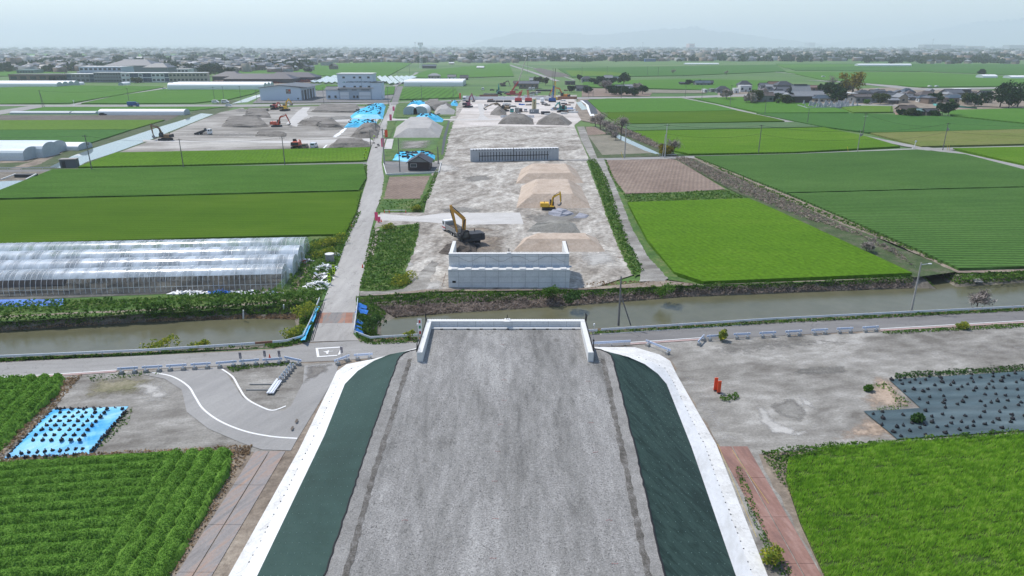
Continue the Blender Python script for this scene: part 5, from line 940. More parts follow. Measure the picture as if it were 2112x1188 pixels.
# near blue tarp, draped over a low flat mound
TP = [(8, 946), (108, 845), (265, 839), (190, 937)]; ta = [np.array(G(*p)) for p in TP]; inn = [np.array(G(*p, .55)) for p in ((48, 913), (112, 850), (213, 845), (172, 900))]
mb = MB(); n = 14
def quadg(a, b, c, d, n, m, amp):
    V = []; 
    for i in range(n + 1):
        for j in range(m + 1):
            u, v = i / n, j / m; p = (a * (1 - u) + b * u) * (1 - v) + (d * (1 - u) + c * u) * v; V.append(p + np.array([0, 0, random.uniform(0, amp) if 0 < i < n and 0 < j < m else 0]))
    return V, [(i * (m + 1) + j, i * (m + 1) + j + 1, (i + 1) * (m + 1) + j + 1, (i + 1) * (m + 1) + j) for i in range(n) for j in range(m)]
up = np.array([0, 0, .06])
for a, b, c, d, nn, mm in ((ta[0] + up, ta[3] + up, inn[3], inn[0], 12, 4), (ta[3] + up, ta[2] + up, inn[2], inn[3], 12, 4), (ta[2] + up, ta[1] + up, inn[1], inn[2], 12, 3), (ta[1] + up, ta[0] + up, inn[0], inn[1], 12, 3), (inn[0], inn[3], inn[2], inn[1], 12, 12)):
    v, f = quadg(a, b, c, d, nn, mm, .05); mb.add(v, f)
o = mb.build('blue_tarp', ground('near_tarp_cloth', [(.05, .36, .72), (.16, .52, .80), (.34, .66, .82)], big=.16, fine=7, fvar=.06, ang=R(50), stretch=5, bump=.35, rough=.4, lo=.42, hi=.58), smooth=False)
bm = bmesh.new(); bm.from_mesh(o.data); bmesh.ops.remove_doubles(bm, verts=bm.verts, dist=.001); bmesh.ops.recalc_face_normals(bm, faces=bm.faces); bm.to_mesh(o.data); bm.free()
if o.data.polygons[-1].normal.z < 0: o.data.flip_normals()
tag(o, 'bright blue tarp over a low mound at the lower left, dotted with black sandbags', 'tarp')
gb = 'black sandbags weighting the near blue tarp'; rowy = [(844, 118, 252, 10), (844.5, 124, 220, 5), (852, 124, 215, 6), (860.5, 114, 208, 6), (869.5, 105, 199, 6), (878.5, 96, 190, 6), (887.5, 86, 181, 6), (898.5, 74, 172, 6), (908.5, 68, 165, 6)]
for k, (y, xa, xb, nb) in enumerate(rowy):
    for i in range(nb):
        x = xa + (xb - xa) * i / (nb - 1) + random.uniform(-1.2, 1.2); p = G(x, y, .55 if k else .15); putbag(p[0], p[1], p[2], 'black sandbag laid in a row across the top of the near blue tarp' if k else 'black sandbag along the far hem of the near blue tarp', gb)
for (a, b, k, lb) in (((107, 851), (17, 941), 14, 'left'), ((258, 850), (190, 930), 14, 'right'), ((45, 936), (172, 927), 9, 'near'), ((32, 944), (155, 940), 7, 'near')):
    for i in range(k): x, y = lerp(a, b, i / (k - 1)); p = G(x + random.uniform(-1, 1), y + random.uniform(-1, 1), .14); putbag(p[0], p[1], p[2], 'black sandbag along the %s hem of the near blue tarp' % lb, gb)
# black weed sheet on the right
WS = [(1833, 785), (2112, 768), (2500, 745), (2500, 862), (2112, 890), (2000, 898), (1850, 908), (1780, 850), (1840, 848), (1898, 844)]
m_weed = ground('weed_sheet_cloth', [(.045, .075, .085), (.07, .105, .115), (.11, .15, .158)], big=.25, fine=5, fvar=.10, ang=R(4), stretch=6, bump=.5, rough=.5, rows=(2.1, R(3), .22, 1))
sheet('weed_sheet', WS, m_weed, z=.16, kind=None, label='blue black weed control sheet spread on the ground at the right, dotted with sandbags', cat='ground sheet')
Wp = [p[:2] for p in GL(WS)]; k = 0; used = []
while k < 150:
    q = scatter(Wp, 1)[0]
    if abs(q[0]) > 62 or any((q[0] - u[0]) ** 2 + (q[1] - u[1]) ** 2 < .7 for u in used): continue
    used.append(q); putbag(q[0], q[1], .17, 'black sandbag lying on the dark weed sheet', 'black sandbags on the weed sheet', s=.66 if k % 6 else .85); k += 1
# ------------------------------------------------------------------ utility poles and wires
m_pole = basic('pole_concrete', (.34, .33, .31), .85, var=.12, vs=2); m_pold = basic('pole_dark', (.16, .155, .15), .85)
def pole(px, py, ytop, lb, arm=1, mat=None, rz=0, extra=None, r=.17, lean=(0, 0), name='utility_pole'):
    g = G(px, py); h = Zat(ytop, g[1]); t = thing(name, lb, 'utility pole', g, rz); MB().tube((0, 0, 0), (lean[0], lean[1], h), r, r * .62, 8).build('pole', mat or m_pole, t)
    for k in range(arm): MB().box((lean[0], -.1, h - .4 - k * .9), (1.8, .1, .12)).build('crossarm', m_steel if k else m_dark, t)
    if extra == 'tr': MB().tube((.45, 0, h * .72), (.45, 0, h * .72 + .9), .3, n=10).build('transformer', m_block, t)
    if extra == 'lamp': MB().bar((0, 0, h - .3), (1.1, -.1, h - .1), .1, .08).build('lamp_arm', m_steel, t); MB().box((1.2, -.1, h - .1), (.45, .2, .12)).build('lamp', m_white, t)
    return Vector((g[0] + lean[0], g[1] + lean[1], h)), t
W_ = {}
W_['a'], _ = pole(1880, 639, 542, 'pale concrete pole with a small lamp, standing on the right canal bank', 0, m_pole, extra='lamp', r=.15)
W_['b'], _ = pole(1275.5, 671.5, 570, 'dark pole with a diagonal stay, behind the right guardrail near the abutment', 0, m_pold, r=.16); g0 = Vector(G(1301, 671)); MB().tube(g0 - Vector(G(1275.5, 671.5)), (.05, 0, 4.6), .09, n=6).build('stay_pole', m_pold, _)
W_['c'], _ = pole(190, 353, 278, 'tall pole with a transformer at the lane beside the left canal', 1, m_pold, extra='tr'); W_['d'], _ = pole(379, 348, 286, 'dark pole in the rowed field by the lane, left of centre', 1, m_pold); W_['e'], _ = pole(588, 343, 282, 'dark pole by the lane in front of the small orange machine', 1, m_pold)
W_['f'], _ = pole(793, 340, 265, 'thick pole with dark fittings at the corner of the main road and lane', 1, m_pole, r=.24); W_['g'], _ = pole(825, 356, 285, 'tall slim pole standing in the little house car park', 0, m_pold); W_['h'], _ = pole(904, 339, 303, 'short thick grey post behind the little house', 0, m_pold, r=.22)
W_['i'], _ = pole(1288, 328, 256, 'tall concrete pole at the crossing by the ploughed plot', 1, m_pole, r=.22); W_['j'], _ = pole(1371, 327, 256, 'pale pole with a propping leg by the creek culvert', 1, m_steel, r=.2); g0 = Vector(G(1366, 325)) - Vector(G(1371, 327)); MB().tube(g0, (-.3, 0, 8), .12).build('stay_pole', m_steel, _)
W_['k'], _ = pole(1564, 318, 257, 'dark pole by the lane in the middle of the right fields', 1, m_pold); W_['l'], _ = pole(1768, 314, 268, 'pole with a white box at its head by the lane, nearer of a close pair', 1, m_pole, extra='tr'); W_['m'], _ = pole(1779, 279, 233, 'lattice braced dark pole behind the white boxed one at the diagonal road', 2, m_pold); W_['n'], _ = pole(1944, 311, 253, 'dark pole with fittings at the farm crossroads on the right', 1, m_pold, extra='tr')
W_['o'], _ = pole(1665, 255, 224, 'short dark pole beside the diagonal road below the graveyard', 0, m_pold); W_['p'], _ = pole(765, 305, 268, 'slim pole at the end of the grey dirt heap', 0, m_pold); W_['q'], _ = pole(776, 277, 245, 'dark pole by the blue covered heap', 0, m_pold)
more = [(88, 221, 186, 'twin legged dark pole by the far left road junction'), (268, 219, 182, 'slim pole by the far road near the blue truck'), (443, 210, 179, 'slim pole on the far road, first of three by the left canal'), (462, 206, 178, 'slim pole on the far road, second of three by the left canal'), (497, 207, 177, 'slim pole on the far road, third of three by the left canal'), (530, 210, 186, 'pole at the left corner of the grey roofed warehouse'), (668, 213, 180, 'pole between the warehouse and the tall grain building'), (801, 217, 179, 'pole at the junction right of the tall grain building'), (870, 211, 176, 'pole in the hazy row crop field'), (935, 203, 178, 'pole left of the far works gate'), (1214, 202, 168, 'pole at the far end of the bridge works'), (1223, 200, 178, 'leaning dark stay pole near the far end of the bridge works'), (1281, 203, 171, 'concrete pole in front of the bushy farm garden'), (1413, 201, 176, 'pale pole at the head of the diagonal road'), (1447, 209, 168, 'dark pole right of the head of the diagonal road'), (1505, 222, 175, 'dark pole left of the grey roofed cottage'), (1577, 237, 192, 'dark stayed pole at the foot of the temple garden'), (1837, 233, 214, 'short pole left of the hedged farmhouse'), (1786, 213, 190, 'pole before the long grey barn in the village'), (1140, 189, 141, 'tall dark mast pole over the bridge works'), (128, 160, 140, 'hazy pole in front of the left school block'), (1200, 160, 138, 'hazy pole in the far right fields, first'), (1252, 158, 137, 'hazy pole in the far right fields, second'), (1335, 157, 137, 'hazy pole in the far right fields, third'), (1357, 158, 138, 'hazy pole in the far right fields, fourth'), (820, 160, 140, 'hazy pole beside the road behind the solar rows'), (845, 155, 137, 'hazy pole farther along the road behind the solar rows')]
for x, y, yt, lb in more: W_[x], _ = pole(x, y, yt, lb, 1, m_pold, r=.16 if y > 190 else .2)
MB().tube((1.2, 0, 0), (0, 0, 10), .14).build('stay_pole', m_pold, [o for o in bpy.data.objects if o.get('label', '').startswith('twin legged')][0])
def wire(a, b, lb, sag=.9, r=.028, group='overhead wires between the poles'):
    t = thing('power_line', lb, 'power line', tuple(a), group=group); pts = [(Vector(b) - Vector(a)) * u - Vector((0, 0, 4 * sag * u * (1 - u))) for u in [i / 14 for i in range(15)]]
    MB().poly_tube(pts, r, 4).build('wire', m_black, t)
off = Vector((0, 0, -.3)); low = Vector((0, 0, -3.2))
for p, q, lb in (('c', 'd', 'wire from the transformer pole to the rowed field pole'), ('d', 'e', 'wire between the two dark poles of the left lane'), ('e', 'f', 'wire from the left lane poles to the thick road pole'), ('i', 'j', 'wire from the crossing pole to the propped creek pole'), ('j', 'k', 'wire from the creek pole to the mid lane pole'), ('k', 'l', 'wire from the mid lane pole to the white boxed pole'), ('l', 'n', 'wire from the white boxed pole to the crossroads pole'), ('p', 'f', 'wire from the dirt heap pole to the thick road pole')):
    wire(W_[p] + off, W_[q] + off, 'upper ' + lb, r=.035); 
    if q in 'kln': wire(W_[p] + low, W_[q] + low, 'lower ' + lb, 1.3)
wire(W_['n'] + off, W_['n'] + Vector((70, -8, 0)), 'upper wire leading off the right edge from the crossroads pole'); wire(W_['n'] + low, W_['n'] + low + Vector((70, -8, 0)), 'lower wire leading off the right edge from the crossroads pole', 1.3); wire(W_['c'] + off, W_['c'] + Vector((-75, 10, -1)), 'wire leading left from the transformer pole')
wire(W_['m'] + off, W_['n'] + Vector((0, 0, -1)), 'long sagging wire from the braced pole to the crossroads pole', 2)
for a, b, lb in ((88, 268, 'hazy wire over the far left green field'), (268, 443, 'hazy wire along the far road by the blue truck'), (443, 530, 'hazy wire past the left canal end')): wire(W_[a] + off, W_[b] + off, lb, 1.5, .04)
# small roadside things
for x, y, h, lb in ((1885, 306, 2.6, 'white mirror post on a white foot at the farm crossroads'), (153, 218, 3.2, 'small convex mirror post at the far left junction')):
    t = thing('mirror_post', lb, 'mirror post', G(x, y)); MB().tube((0, 0, 0), (.2, 0, h), .1).build('post', m_white, t); MB().tube((.2, -.05, h), (.2, -.12, h), .4, n=12).build('mirror', m_railw, t); MB().box((0, 0, .1), (1.2, .7, .2)).build('foot', m_white, t)
for i, (x, y) in enumerate(((1955, 312), (1959, 312.5), (1750, 316), (1285, 328))):
    t = thing('pole_guard', ('yellow guard sleeve on the left guy wire at the farm crossroads', 'yellow guard sleeve on the right guy wire at the farm crossroads', 'yellow guard sleeve on the guy wire by the white boxed pole', 'yellow guard sleeve by the crossing pole')[i], 'wire guard', G(x, y)); MB().tube((0, 0, 0), (-.8, 0, 2.4), .06).build('sleeve', basic('yellow_plastic', (.7, .5, .05), .5), t)
guardrail([(1357, 323), (1395, 322)], 'low pale rail on the culvert where the lane crosses the creek', m_steel, post=3); guardrail([(1360, 327), (1400, 326.5)], 'second pale rail on the near side of the creek culvert', m_steel, post=3); guardrail([(-60, 352), (0, 350), (60, 350), (115, 349)], 'low pale rail on the lane bridge over the left canal', m_steel, post=4)
t = thing('sluice', 'dark concrete sluice box with pale slanting walls under the left lane', 'sluice', G(55, 366)); MB().box((0, 0, .5), (6, 1.5, 1)).build('box', m_dark, t)
for s in (-1, 1): MB().bar((s * 3, 0, 1), (s * 3.6 - 1, -4, .2), .4, .3).build('wing_wall', m_cwhite, t)
t = thing('pump_hut', 'small dark grey pump hut on the bank of the left canal', 'hut', G(142, 346), .2); MB().box((0, 1.2, 1.3), (4.6, 2.6, 2.6)).build('wall', basic('hut_grey', (.12, .13, .14), .8), t); MB().box((0, 1.2, 2.66), (5, 3, .14)).build('roof', basic('hut_roof', (.3, .28, .26), .8), t); MB().box((-1.2, -.14, 1.1), (1, .05, 2)).build('door', m_dark, t)
t = thing('concrete_tank', 'round grey concrete tank among the weeds left of the main road', 'tank', G(681, 541)); MB().tube((0, 0, 0), (0, 0, 1.5), .75, n=20).build('tank_wall', m_block, t); MB().tube((0, 0, 1.5), (0, 0, 1.6), .8, n=20).build('rim', m_cwhite, t)
# rubbish heaps
def heap_rub(x, y, rx, ry, h, lb, n=60, mats=None):
    t = thing('rubbish_heap', lb, 'rubbish heap', G(x, y)); mats = mats or [m_white, m_steel, m_wood]; mbs = [MB() for _ in mats]
    for i in range(n):
        a, q = random.uniform(0, 6.28), random.random() ** .5; p = Vector((math.cos(a) * rx * q, math.sin(a) * ry * q, h * (1 - q) * random.uniform(.3, 1) + .08)); d = Vector((random.uniform(-1, 1), random.uniform(-1, 1), random.uniform(-.3, .4))).normalized()
        k = i % len(mats); mbs[k].bar(p - d * random.uniform(.2, .7), p + d * random.uniform(.2, .7), random.uniform(.1, .5), .05)
    for mb, m, nm in zip(mbs, mats, ('plastic_scraps', 'metal_scraps', 'wood_scraps')): tag(mb.build(nm, m, t), kind='stuff')
    return t
heap_rub(672, 554, 1.9, 1.6, .8, 'white and grey sheet rubbish heap nearest the concrete tank', 70, [m_white, m_railw, m_steel]); heap_rub(665, 573, 2.0, 1.5, .7, 'middle rubbish heap of bundled pale hoses and boards', 70); heap_rub(656, 590, 2.0, 2.0, .8, 'lowest heap of torn white plastic beside the main road', 80, [m_white, m_white, m_railw])
heap_rub(630, 540, 1.3, .9, .6, 'scrap heap with an orange patch by the tunnel ends', 40, [m_white, m_steel, m_orange]); heap_rub(663, 524, 1.0, .7, .3, 'two pale boards dropped in the grass left of the tank', 14, [m_railw, m_white]); heap_rub(695, 526, .9, .7, .4, 'pale sheet scrap right of the concrete tank', 16, [m_white, m_steel])
heap_rub(390, 606, 3.0, .7, .6, 'long heap of crumpled white plastic at the foot of the front tunnel', 60, [m_white, m_white]); heap_rub(452, 605, 1.5, .7, .5, 'small heap of blue sheet at the foot of the front tunnel', 40, [m_tarpd, m_tarpd]); heap_rub(503, 605, 2.4, .7, .3, 'flat heap of grey boards by the front tunnel', 40, [m_steel, m_railw]); heap_rub(556, 606, 2.2, .8, .3, 'heap of old window frames at the right end of the front tunnel', 30, [m_wood, m_steel])
for x, y, lb in ((502, 657, 'pale stake standing at the water line of the left bank'), (585, 645, 'white bottle shaped float on the left bank weeds')):
    t = thing('stake', lb, 'stake', G(x, y, -.9)); MB().tube((0, 0, 0), (.15, 0, 1.3), .12, .1, 8).build('stake_body', m_cwhite, t)
t = thing('creek_steps', 'small concrete steps down the canal bank under the large right field', 'steps', G(2018, 582, -.8))
for k in range(4): MB().box((-.15 * k, .5 * k, .2 * k + .1), (1.3, .5, .2)).build('step', m_block, t)
for P, lb in (([(1903, 551, -.6), (1914, 550, -.6), (1914, 552, -.6), (1904, 553.5, -.6)], 'white slab lying at the creek edge'),):
    tag(MB().prism([G(*q)[:2] for q in P], -.6, -.3).build('slab', m_white), lb, 'slab')
# ================================================================== heaps, machines, vehicles
def heap(px, lb, mat, h, name='soil_heap', inset=None, jag=.8, top=None, grp=None, rough=.12):
    """flat topped heap: base outline in pixels, slope run-in from its height"""
    P = [p[:2] for p in GL(px)]; P = densify(P, 2.0 if area(P) < 900 else 4.0); c = np.mean(P, 0); R_ = np.array(P); n = len(R_); V = []; levels = [(0, 0), (.33, .33), (.66, .66), (1, .985), (1.12, 1.0)]
    run = h * 1.5
    for o_, zf in levels:
        for p in R_:
            d = c - p; m_ = .78 if o_ <= 1 else .82; s = np.array([min(run * o_, abs(d[0]) * m_ * min(1, o_)) * np.sign(d[0]), min(run * o_, abs(d[1]) * m_ * min(1, o_)) * np.sign(d[1])])
            V.append((*(p + s + rng.normal(size=2) * rough * (.8 if o_ < 1 else .5)), h * zf + rng.normal() * rough * .4 * (zf > 0)))
    V.append((*c, h * 1.0)); F = [(k * n + i, k * n + (i + 1) % n, (k + 1) * n + (i + 1) % n, (k + 1) * n + i) for k in range(4) for i in range(n)] + [(4 * n + i, 4 * n + (i + 1) % n, 5 * n) for i in range(n)]
    o = MB().add(V, F).build(name, mat); bm = bmesh.new(); bm.from_mesh(o.data); bmesh.ops.recalc_face_normals(bm, faces=bm.faces); bm.to_mesh(o.data); bm.free(); return tag(o, lb, 'heap' if 'tarp' not in name else 'tarp', grp)
m_tan = ground('tan_sand', [(.34, .265, .2), (.44, .355, .28), (.51, .43, .35)], big=.25, fine=3, fvar=.14, bump=.4); m_gsand = ground('grey_sand', [(.17, .165, .14), (.25, .24, .21), (.31, .30, .265)], big=.5, fine=3, fvar=.15, bump=.4)
m_pgrav = ground('pale_heap_gravel', [(.31, .30, .28), (.37, .355, .335), (.43, .415, .39)], big=.15, fine=2, fvar=.1, bump=.4); m_bgrav = ground('blue_grey_gravel', [(.2, .205, .235), (.29, .295, .33), (.36, .365, .40)], big=.4, fine=3, fvar=.14, bump=.4); m_dsoil = ground('dark_soil', [(.05, .042, .036), (.09, .075, .062), (.15, .125, .1)], big=.5, fine=2.5, fvar=.25, bump=.8); m_gsoil = ground('grey_soil', [(.11, .10, .085), (.17, .155, .135), (.24, .22, .195)], big=.15, fine=1.2, fvar=.22, bump=.8)
heap([(1056, 521), (1252, 522), (1232, 492), (1078, 492)], 'low tan sand block nearest the middle abutment', m_tan, 1.9, rough=.06); heap([(1085, 480), (1200, 483), (1190, 464), (1110, 463)], 'grey brown sand heap between the two nearer tan blocks', m_gsand, 1.6)
heap([(1063, 431), (1221, 431), (1199, 384), (1074, 384)], 'large tan sand block behind the yellow excavator', m_tan, 2.8, rough=.06); heap([(1062, 380), (1206, 379), (1188, 349), (1074, 349)], 'farthest tan sand block below the ribbed abutment', m_tan, 2.4, rough=.06)
heap([(1125, 445), (1155, 449), (1185, 444), (1178, 436), (1140, 434)], 'blue grey gravel heap under the yellow excavator bucket', m_bgrav, 1.0, rough=.2); heap([(1180, 452), (1212, 452), (1218, 445), (1195, 441)], 'small thin blue grey gravel heap right of the yellow excavator', m_bgrav, .4); heap([(903, 524), (930, 530), (985, 528), (985, 506), (960, 500), (920, 505)], 'dark soil heap dug over by the large excavator', m_dsoil, 1.3, rough=.3)
heap([(811, 284), (908, 284), (916, 262), (900, 253), (830, 253), (818, 262)], 'big pale grey gravel mound right of the main road', m_pgrav, 3.4, rough=.05); heap([(895, 237), (938, 237), (940, 228), (915, 222), (896, 226)], 'smaller pale gravel mound below the tall blue tarped row', m_pgrav, 3.0); heap([(870, 226), (900, 230), (935, 220), (900, 211), (875, 212)], 'grey heap behind the smaller pale gravel mound', m_gsoil, 2.8)
heap([(1025, 257), (1103, 258), (1100, 246), (1045, 241), (1035, 245)], 'long flat topped grey heap across the middle of the site', m_gsoil, 3.2); heap([(1104, 258), (1175, 260), (1182, 254), (1165, 245), (1130, 243), (1110, 248)], 'grey heap with weeds on top, right of the flat topped one', m_gsoil, 3.4); heap([(1010, 238), (1045, 240), (1045, 231), (1025, 227), (1012, 231)], 'conical grey heap beneath the tan digger arm', m_gsoil, 3.2)
for P, lb, h in (([(660, 263), (710, 266), (690, 248), (640, 246), (612, 256)], 'grey rubble heap beside the red digger', 1.7), ([(720, 284), (780, 286), (785, 262), (740, 262)], 'flat dug grey heap below the lower blue tarp', 2.4), ([(672, 308), (765, 306), (762, 294), (690, 293)], 'long grey dirt heap along the narrow bright field', 1.8), ([(455, 262), (520, 265), (555, 262), (540, 245), (470, 244)], 'broad grey spoil heap left of the red digger', 1.4), ([(500, 243), (560, 244), (550, 226), (510, 226)], 'far grey spoil heap behind the broad one', 1.2), ([(640, 232), (745, 234), (740, 218), (660, 217)], 'low broad spoil heap left of the upper blue tarp', 1.1), ([(525, 282), (590, 283), (592, 275), (530, 274)], 'low dark spoil bank across the left yard', 1)): heap(P, lb, m_gsoil, h, rough=.25)
FB = []
for P, h, lb, nb in (([(724, 245), (790, 246), (792, 238), (796, 220), (765, 219), (745, 228), (732, 232), (722, 240)], 2.2, 'largest bright blue tarped heap left of the main road', 70), ([(708, 264), (775, 263), (778, 252), (720, 252)], 1.8, 'bright blue tarped heap below the largest one, left of the main road', 26), ([(838, 219), (880, 218), (880, 213), (845, 213)], 2.0, 'narrow blue tarped heap behind the twin white tunnels', 12), ([(850, 249), (912, 252), (916, 247), (905, 243), (855, 243)], 2.6, 'long blue tarped ridge behind the big pale gravel mound', 24), ([(807, 332), (850, 334), (898, 331), (900, 322), (885, 317), (815, 319)], 1.3, 'ragged blue tarped heap right behind the little house', 40), ([(928, 219), (945, 219), (944, 213), (930, 213)], 2.2, 'small blue tarped heap end by the far works fence', 5)):
    heap(P, lb, m_tarpc, h, name='blue_tarp_heap', rough=.08); Q = scatter([p[:2] for p in GL(P)], nb); c = np.mean([p[:2] for p in GL(P)], 0)
    for q in Q: q = c + (q - c) * .8; FB.append((q[0], q[1], h * .97))
mb = MB()
for x, y, z in FB: mb.box((x, y, z + .15), (random.uniform(.8, 1.6), random.uniform(.5, .9), .45), rz=random.uniform(0, 3), taper=.6)
tag(mb.build('far_sandbags', m_bag), 'hundreds of black sandbags dotting the distant blue tarped heaps', 'sandbags', None, 'stuff')
# --- excavator
def excavator(px, py, rz, lb, col, s=1.0, boom=(4.6, 40), stick=(3.2, -75), bucket=-60, loc=None, swing=0, cabc=None, boomc=None, bodyd=False):
    """x forward; boom rises at an angle, stick hangs from its tip"""
    body = basic('machine_' + col[0], col[1], .45, var=.1); arm = boomc or body; body = m_dark if bodyd else body; t = thing('excavator', lb, 'excavator', loc or G(px, py), rz); q = lambda *p: tuple(a * s for a in p)
    for sgn in (-1, 1):
        mb = MB(); pts = [(-2.0, .25), (-1.75, .05), (1.75, .05), (2.0, .25), (2.05, .55), (1.8, .82), (-1.8, .82), (-2.05, .55)]; mb.prof([(x * s, z * s) for x, z in pts], (sgn * 1.2 - .3) * s, (sgn * 1.2 + .3) * s); mb.build('track', m_dark, t)
    MB().box(q(0, 0, .7), q(2.2, 1.9, .5)).tube(q(0, 0, .8), q(0, 0, 1.15), .8 * s, n=14).build('undercarriage', m_black, t)
    Rz = Matrix.Rotation(swing, 3, 'Z'); up_ = link(bpy.data.objects.new('upper_body', MB().box(q(-.5, 0, 1.25), q(4.0, 2.6, .25)).box(q(-1.2, -.1, 1.8), q(2.4, 2.4, .95), taper=.94).mesh('upper_body', [body]))); up_.parent = t; up_.rotation_euler = (0, 0, swing)
    def sub(mb, nm, m): o = mb.build(nm, m, up_); return o
    sub(MB().box(q(-2.35, 0, 1.75), q(.55, 2.5, 1.0), taper=.9), 'counterweight', body if s < .8 else m_dark); sub(MB().prof([(.25 * s, 1.37 * s), (1.5 * s, 1.37 * s), (1.55 * s, 2.2 * s), (1.2 * s, 2.95 * s), (.25 * s, 2.95 * s)], .35 * s, 1.28 * s), 'cab', cabc or m_black)
    for nm, (a, b) in (('cab_window', (1.29, 1.31)), ('cab_window', (.32, .34))): sub(MB().prof([(.4 * s, 1.9 * s), (1.35 * s, 1.9 * s), (1.1 * s, 2.8 * s), (.4 * s, 2.8 * s)], a * s, b * s), nm, m_glass)
    sub(MB().tube(q(-1.4, -.6, 2.2), q(-1.4, -.6, 2.75), .08 * s), 'exhaust', m_dark)
    b0 = Vector(q(.7, -.2, 1.5)); bl_, ba = boom; a1 = R(ba + 22); mid_ = b0 + Vector((math.cos(a1), 0, math.sin(a1))) * bl_ * .55 * s; a2 = R(ba - 28); tip = mid_ + Vector((math.cos(a2), 0, math.sin(a2))) * bl_ * .5 * s
    sub(MB().bar(b0, mid_, .34 * s, .42 * s, .34 * s, .62 * s).bar(mid_, tip, .34 * s, .62 * s, .3 * s, .34 * s), 'boom', arm); a3 = R(stick[1]); st0 = tip - Vector((math.cos(a3), 0, math.sin(a3))) * .6 * s; st1 = tip + Vector((math.cos(a3), 0, math.sin(a3))) * stick[0] * s
    sub(MB().bar(st0, tip, .28 * s, .3 * s, .28 * s, .5 * s).bar(tip, st1, .28 * s, .5 * s, .24 * s, .24 * s), 'stick', arm); sub(MB().tube(mid_ + Vector((0, 0, .35 * s)), st0, .08 * s, n=6), 'stick_cylinder', m_dark)
    for y in (-.28, .28): sub(MB().tube(b0 + Vector((.6 * s, y * s, -.2 * s)), mid_ + Vector((0, y * s, -.1 * s)), .09 * s, n=6), 'boom_cylinder', m_dark)
    sub(MB().tube(tip + Vector((.25 * s, 0, -.2 * s)), st1 + Vector((.2 * s, 0, .5 * s)), .07 * s, n=6), 'bucket_cylinder', m_dark)
    mb = MB(); bk = [(0, .15), (.35, .1), (.2, -.55), (-.3, -.95), (-.9, -.85), (-1.05, -.35), (-.75, -.5), (-.35, -.45), (-.15, -.1)]; mb.prof([(x * s * .95, z * s * .95) for x, z in bk], -.6 * s, .6 * s); o = sub(mb, 'bucket', basic('worn_steel', (.2, .19, .18), .5, .3)); o.location = st1; return t
m_glass = basic('dark_glass', (.03, .045, .05), .08, spec=.8); OR_ = ('ochre', (.55, .28, .05)); YE = ('yellow', (.72, .42, .03)); RE = ('orange_red', (.55, .09, .04)); GR = ('teal', (.02, .27, .25)); BL = ('blue', (.03, .10, .28))
excavator(0, 0, R(180), 'large ochre excavator with a black cab digging beside the middle abutment', OR_, 1.12, (5.9, 70), (4.4, -102), loc=G(966, 507), swing=R(24), bodyd=True)
excavator(0, 0, R(0), 'small yellow excavator working the blue grey gravel before the tan block', YE, .78, (4.6, 56), (2.8, -86), loc=G(1132, 433), cabc=m_dark)
excavator(0, 0, R(5), 'orange red excavator with raised arm on the left yard', RE, 1.1, (5.4, 44), (3.6, -70), loc=G(571, 262)); excavator(0, 0, R(178), 'brown excavator at the bank of the left canal', ('brown', (.22, .14, .07)), 1.15, (5.6, 46), (3.6, -94), loc=G(342, 290))
excavator(0, 0, R(70), 'yellow digger parked at the far edge of the left yard', YE, 1.3, (4.6, 55), (2.6, -50), loc=G(588, 229)); excavator(0, 0, R(80), 'red digger seen from behind at the far edge of the left yard', ('red', (.45, .05, .04)), 1.3, (3.6, 20), (2.2, -50), loc=G(568, 226))
excavator(0, 0, R(90), 'orange red crawler with its back to the viewer on the left yard', RE, 1.15, (3.2, 5), (2, -60), loc=G(613, 306)); excavator(0, 0, R(200), 'tan excavator reaching down behind the conical grey heap', ('tan', (.3, .2, .1)), 1.3, (6, 20), (3.6, -25), loc=G(1040, 230))
excavator(0, 0, R(60), 'purple red digger standing on the pale left corner of the far works', ('plum', (.25, .05, .10)), 1.4, (5, 60), (3, -60), loc=G(965, 222)); excavator(0, 0, R(150), 'orange excavator with a long arm by the tall yellow rig', ('orange', (.6, .22, .03)), 1.5, (7, 35), (4, -60), loc=G(1164, 204)); excavator(0, 0, R(250), 'teal machine with its arm laid toward the viewer', GR, 1.5, (6, 25), (3.4, -20), loc=G(1159, 232)); excavator(0, 0, R(100), 'small teal excavator at the back of the works', GR, 1.4, (5, 60), (3, -80), loc=G(1029, 196))
excavator(0, 0, R(10), 'dark excavator beyond the works by the brown barn', ('dark', (.12, .07, .05)), 1.3, (4, 35), (3, -70), loc=G(1038, 178))
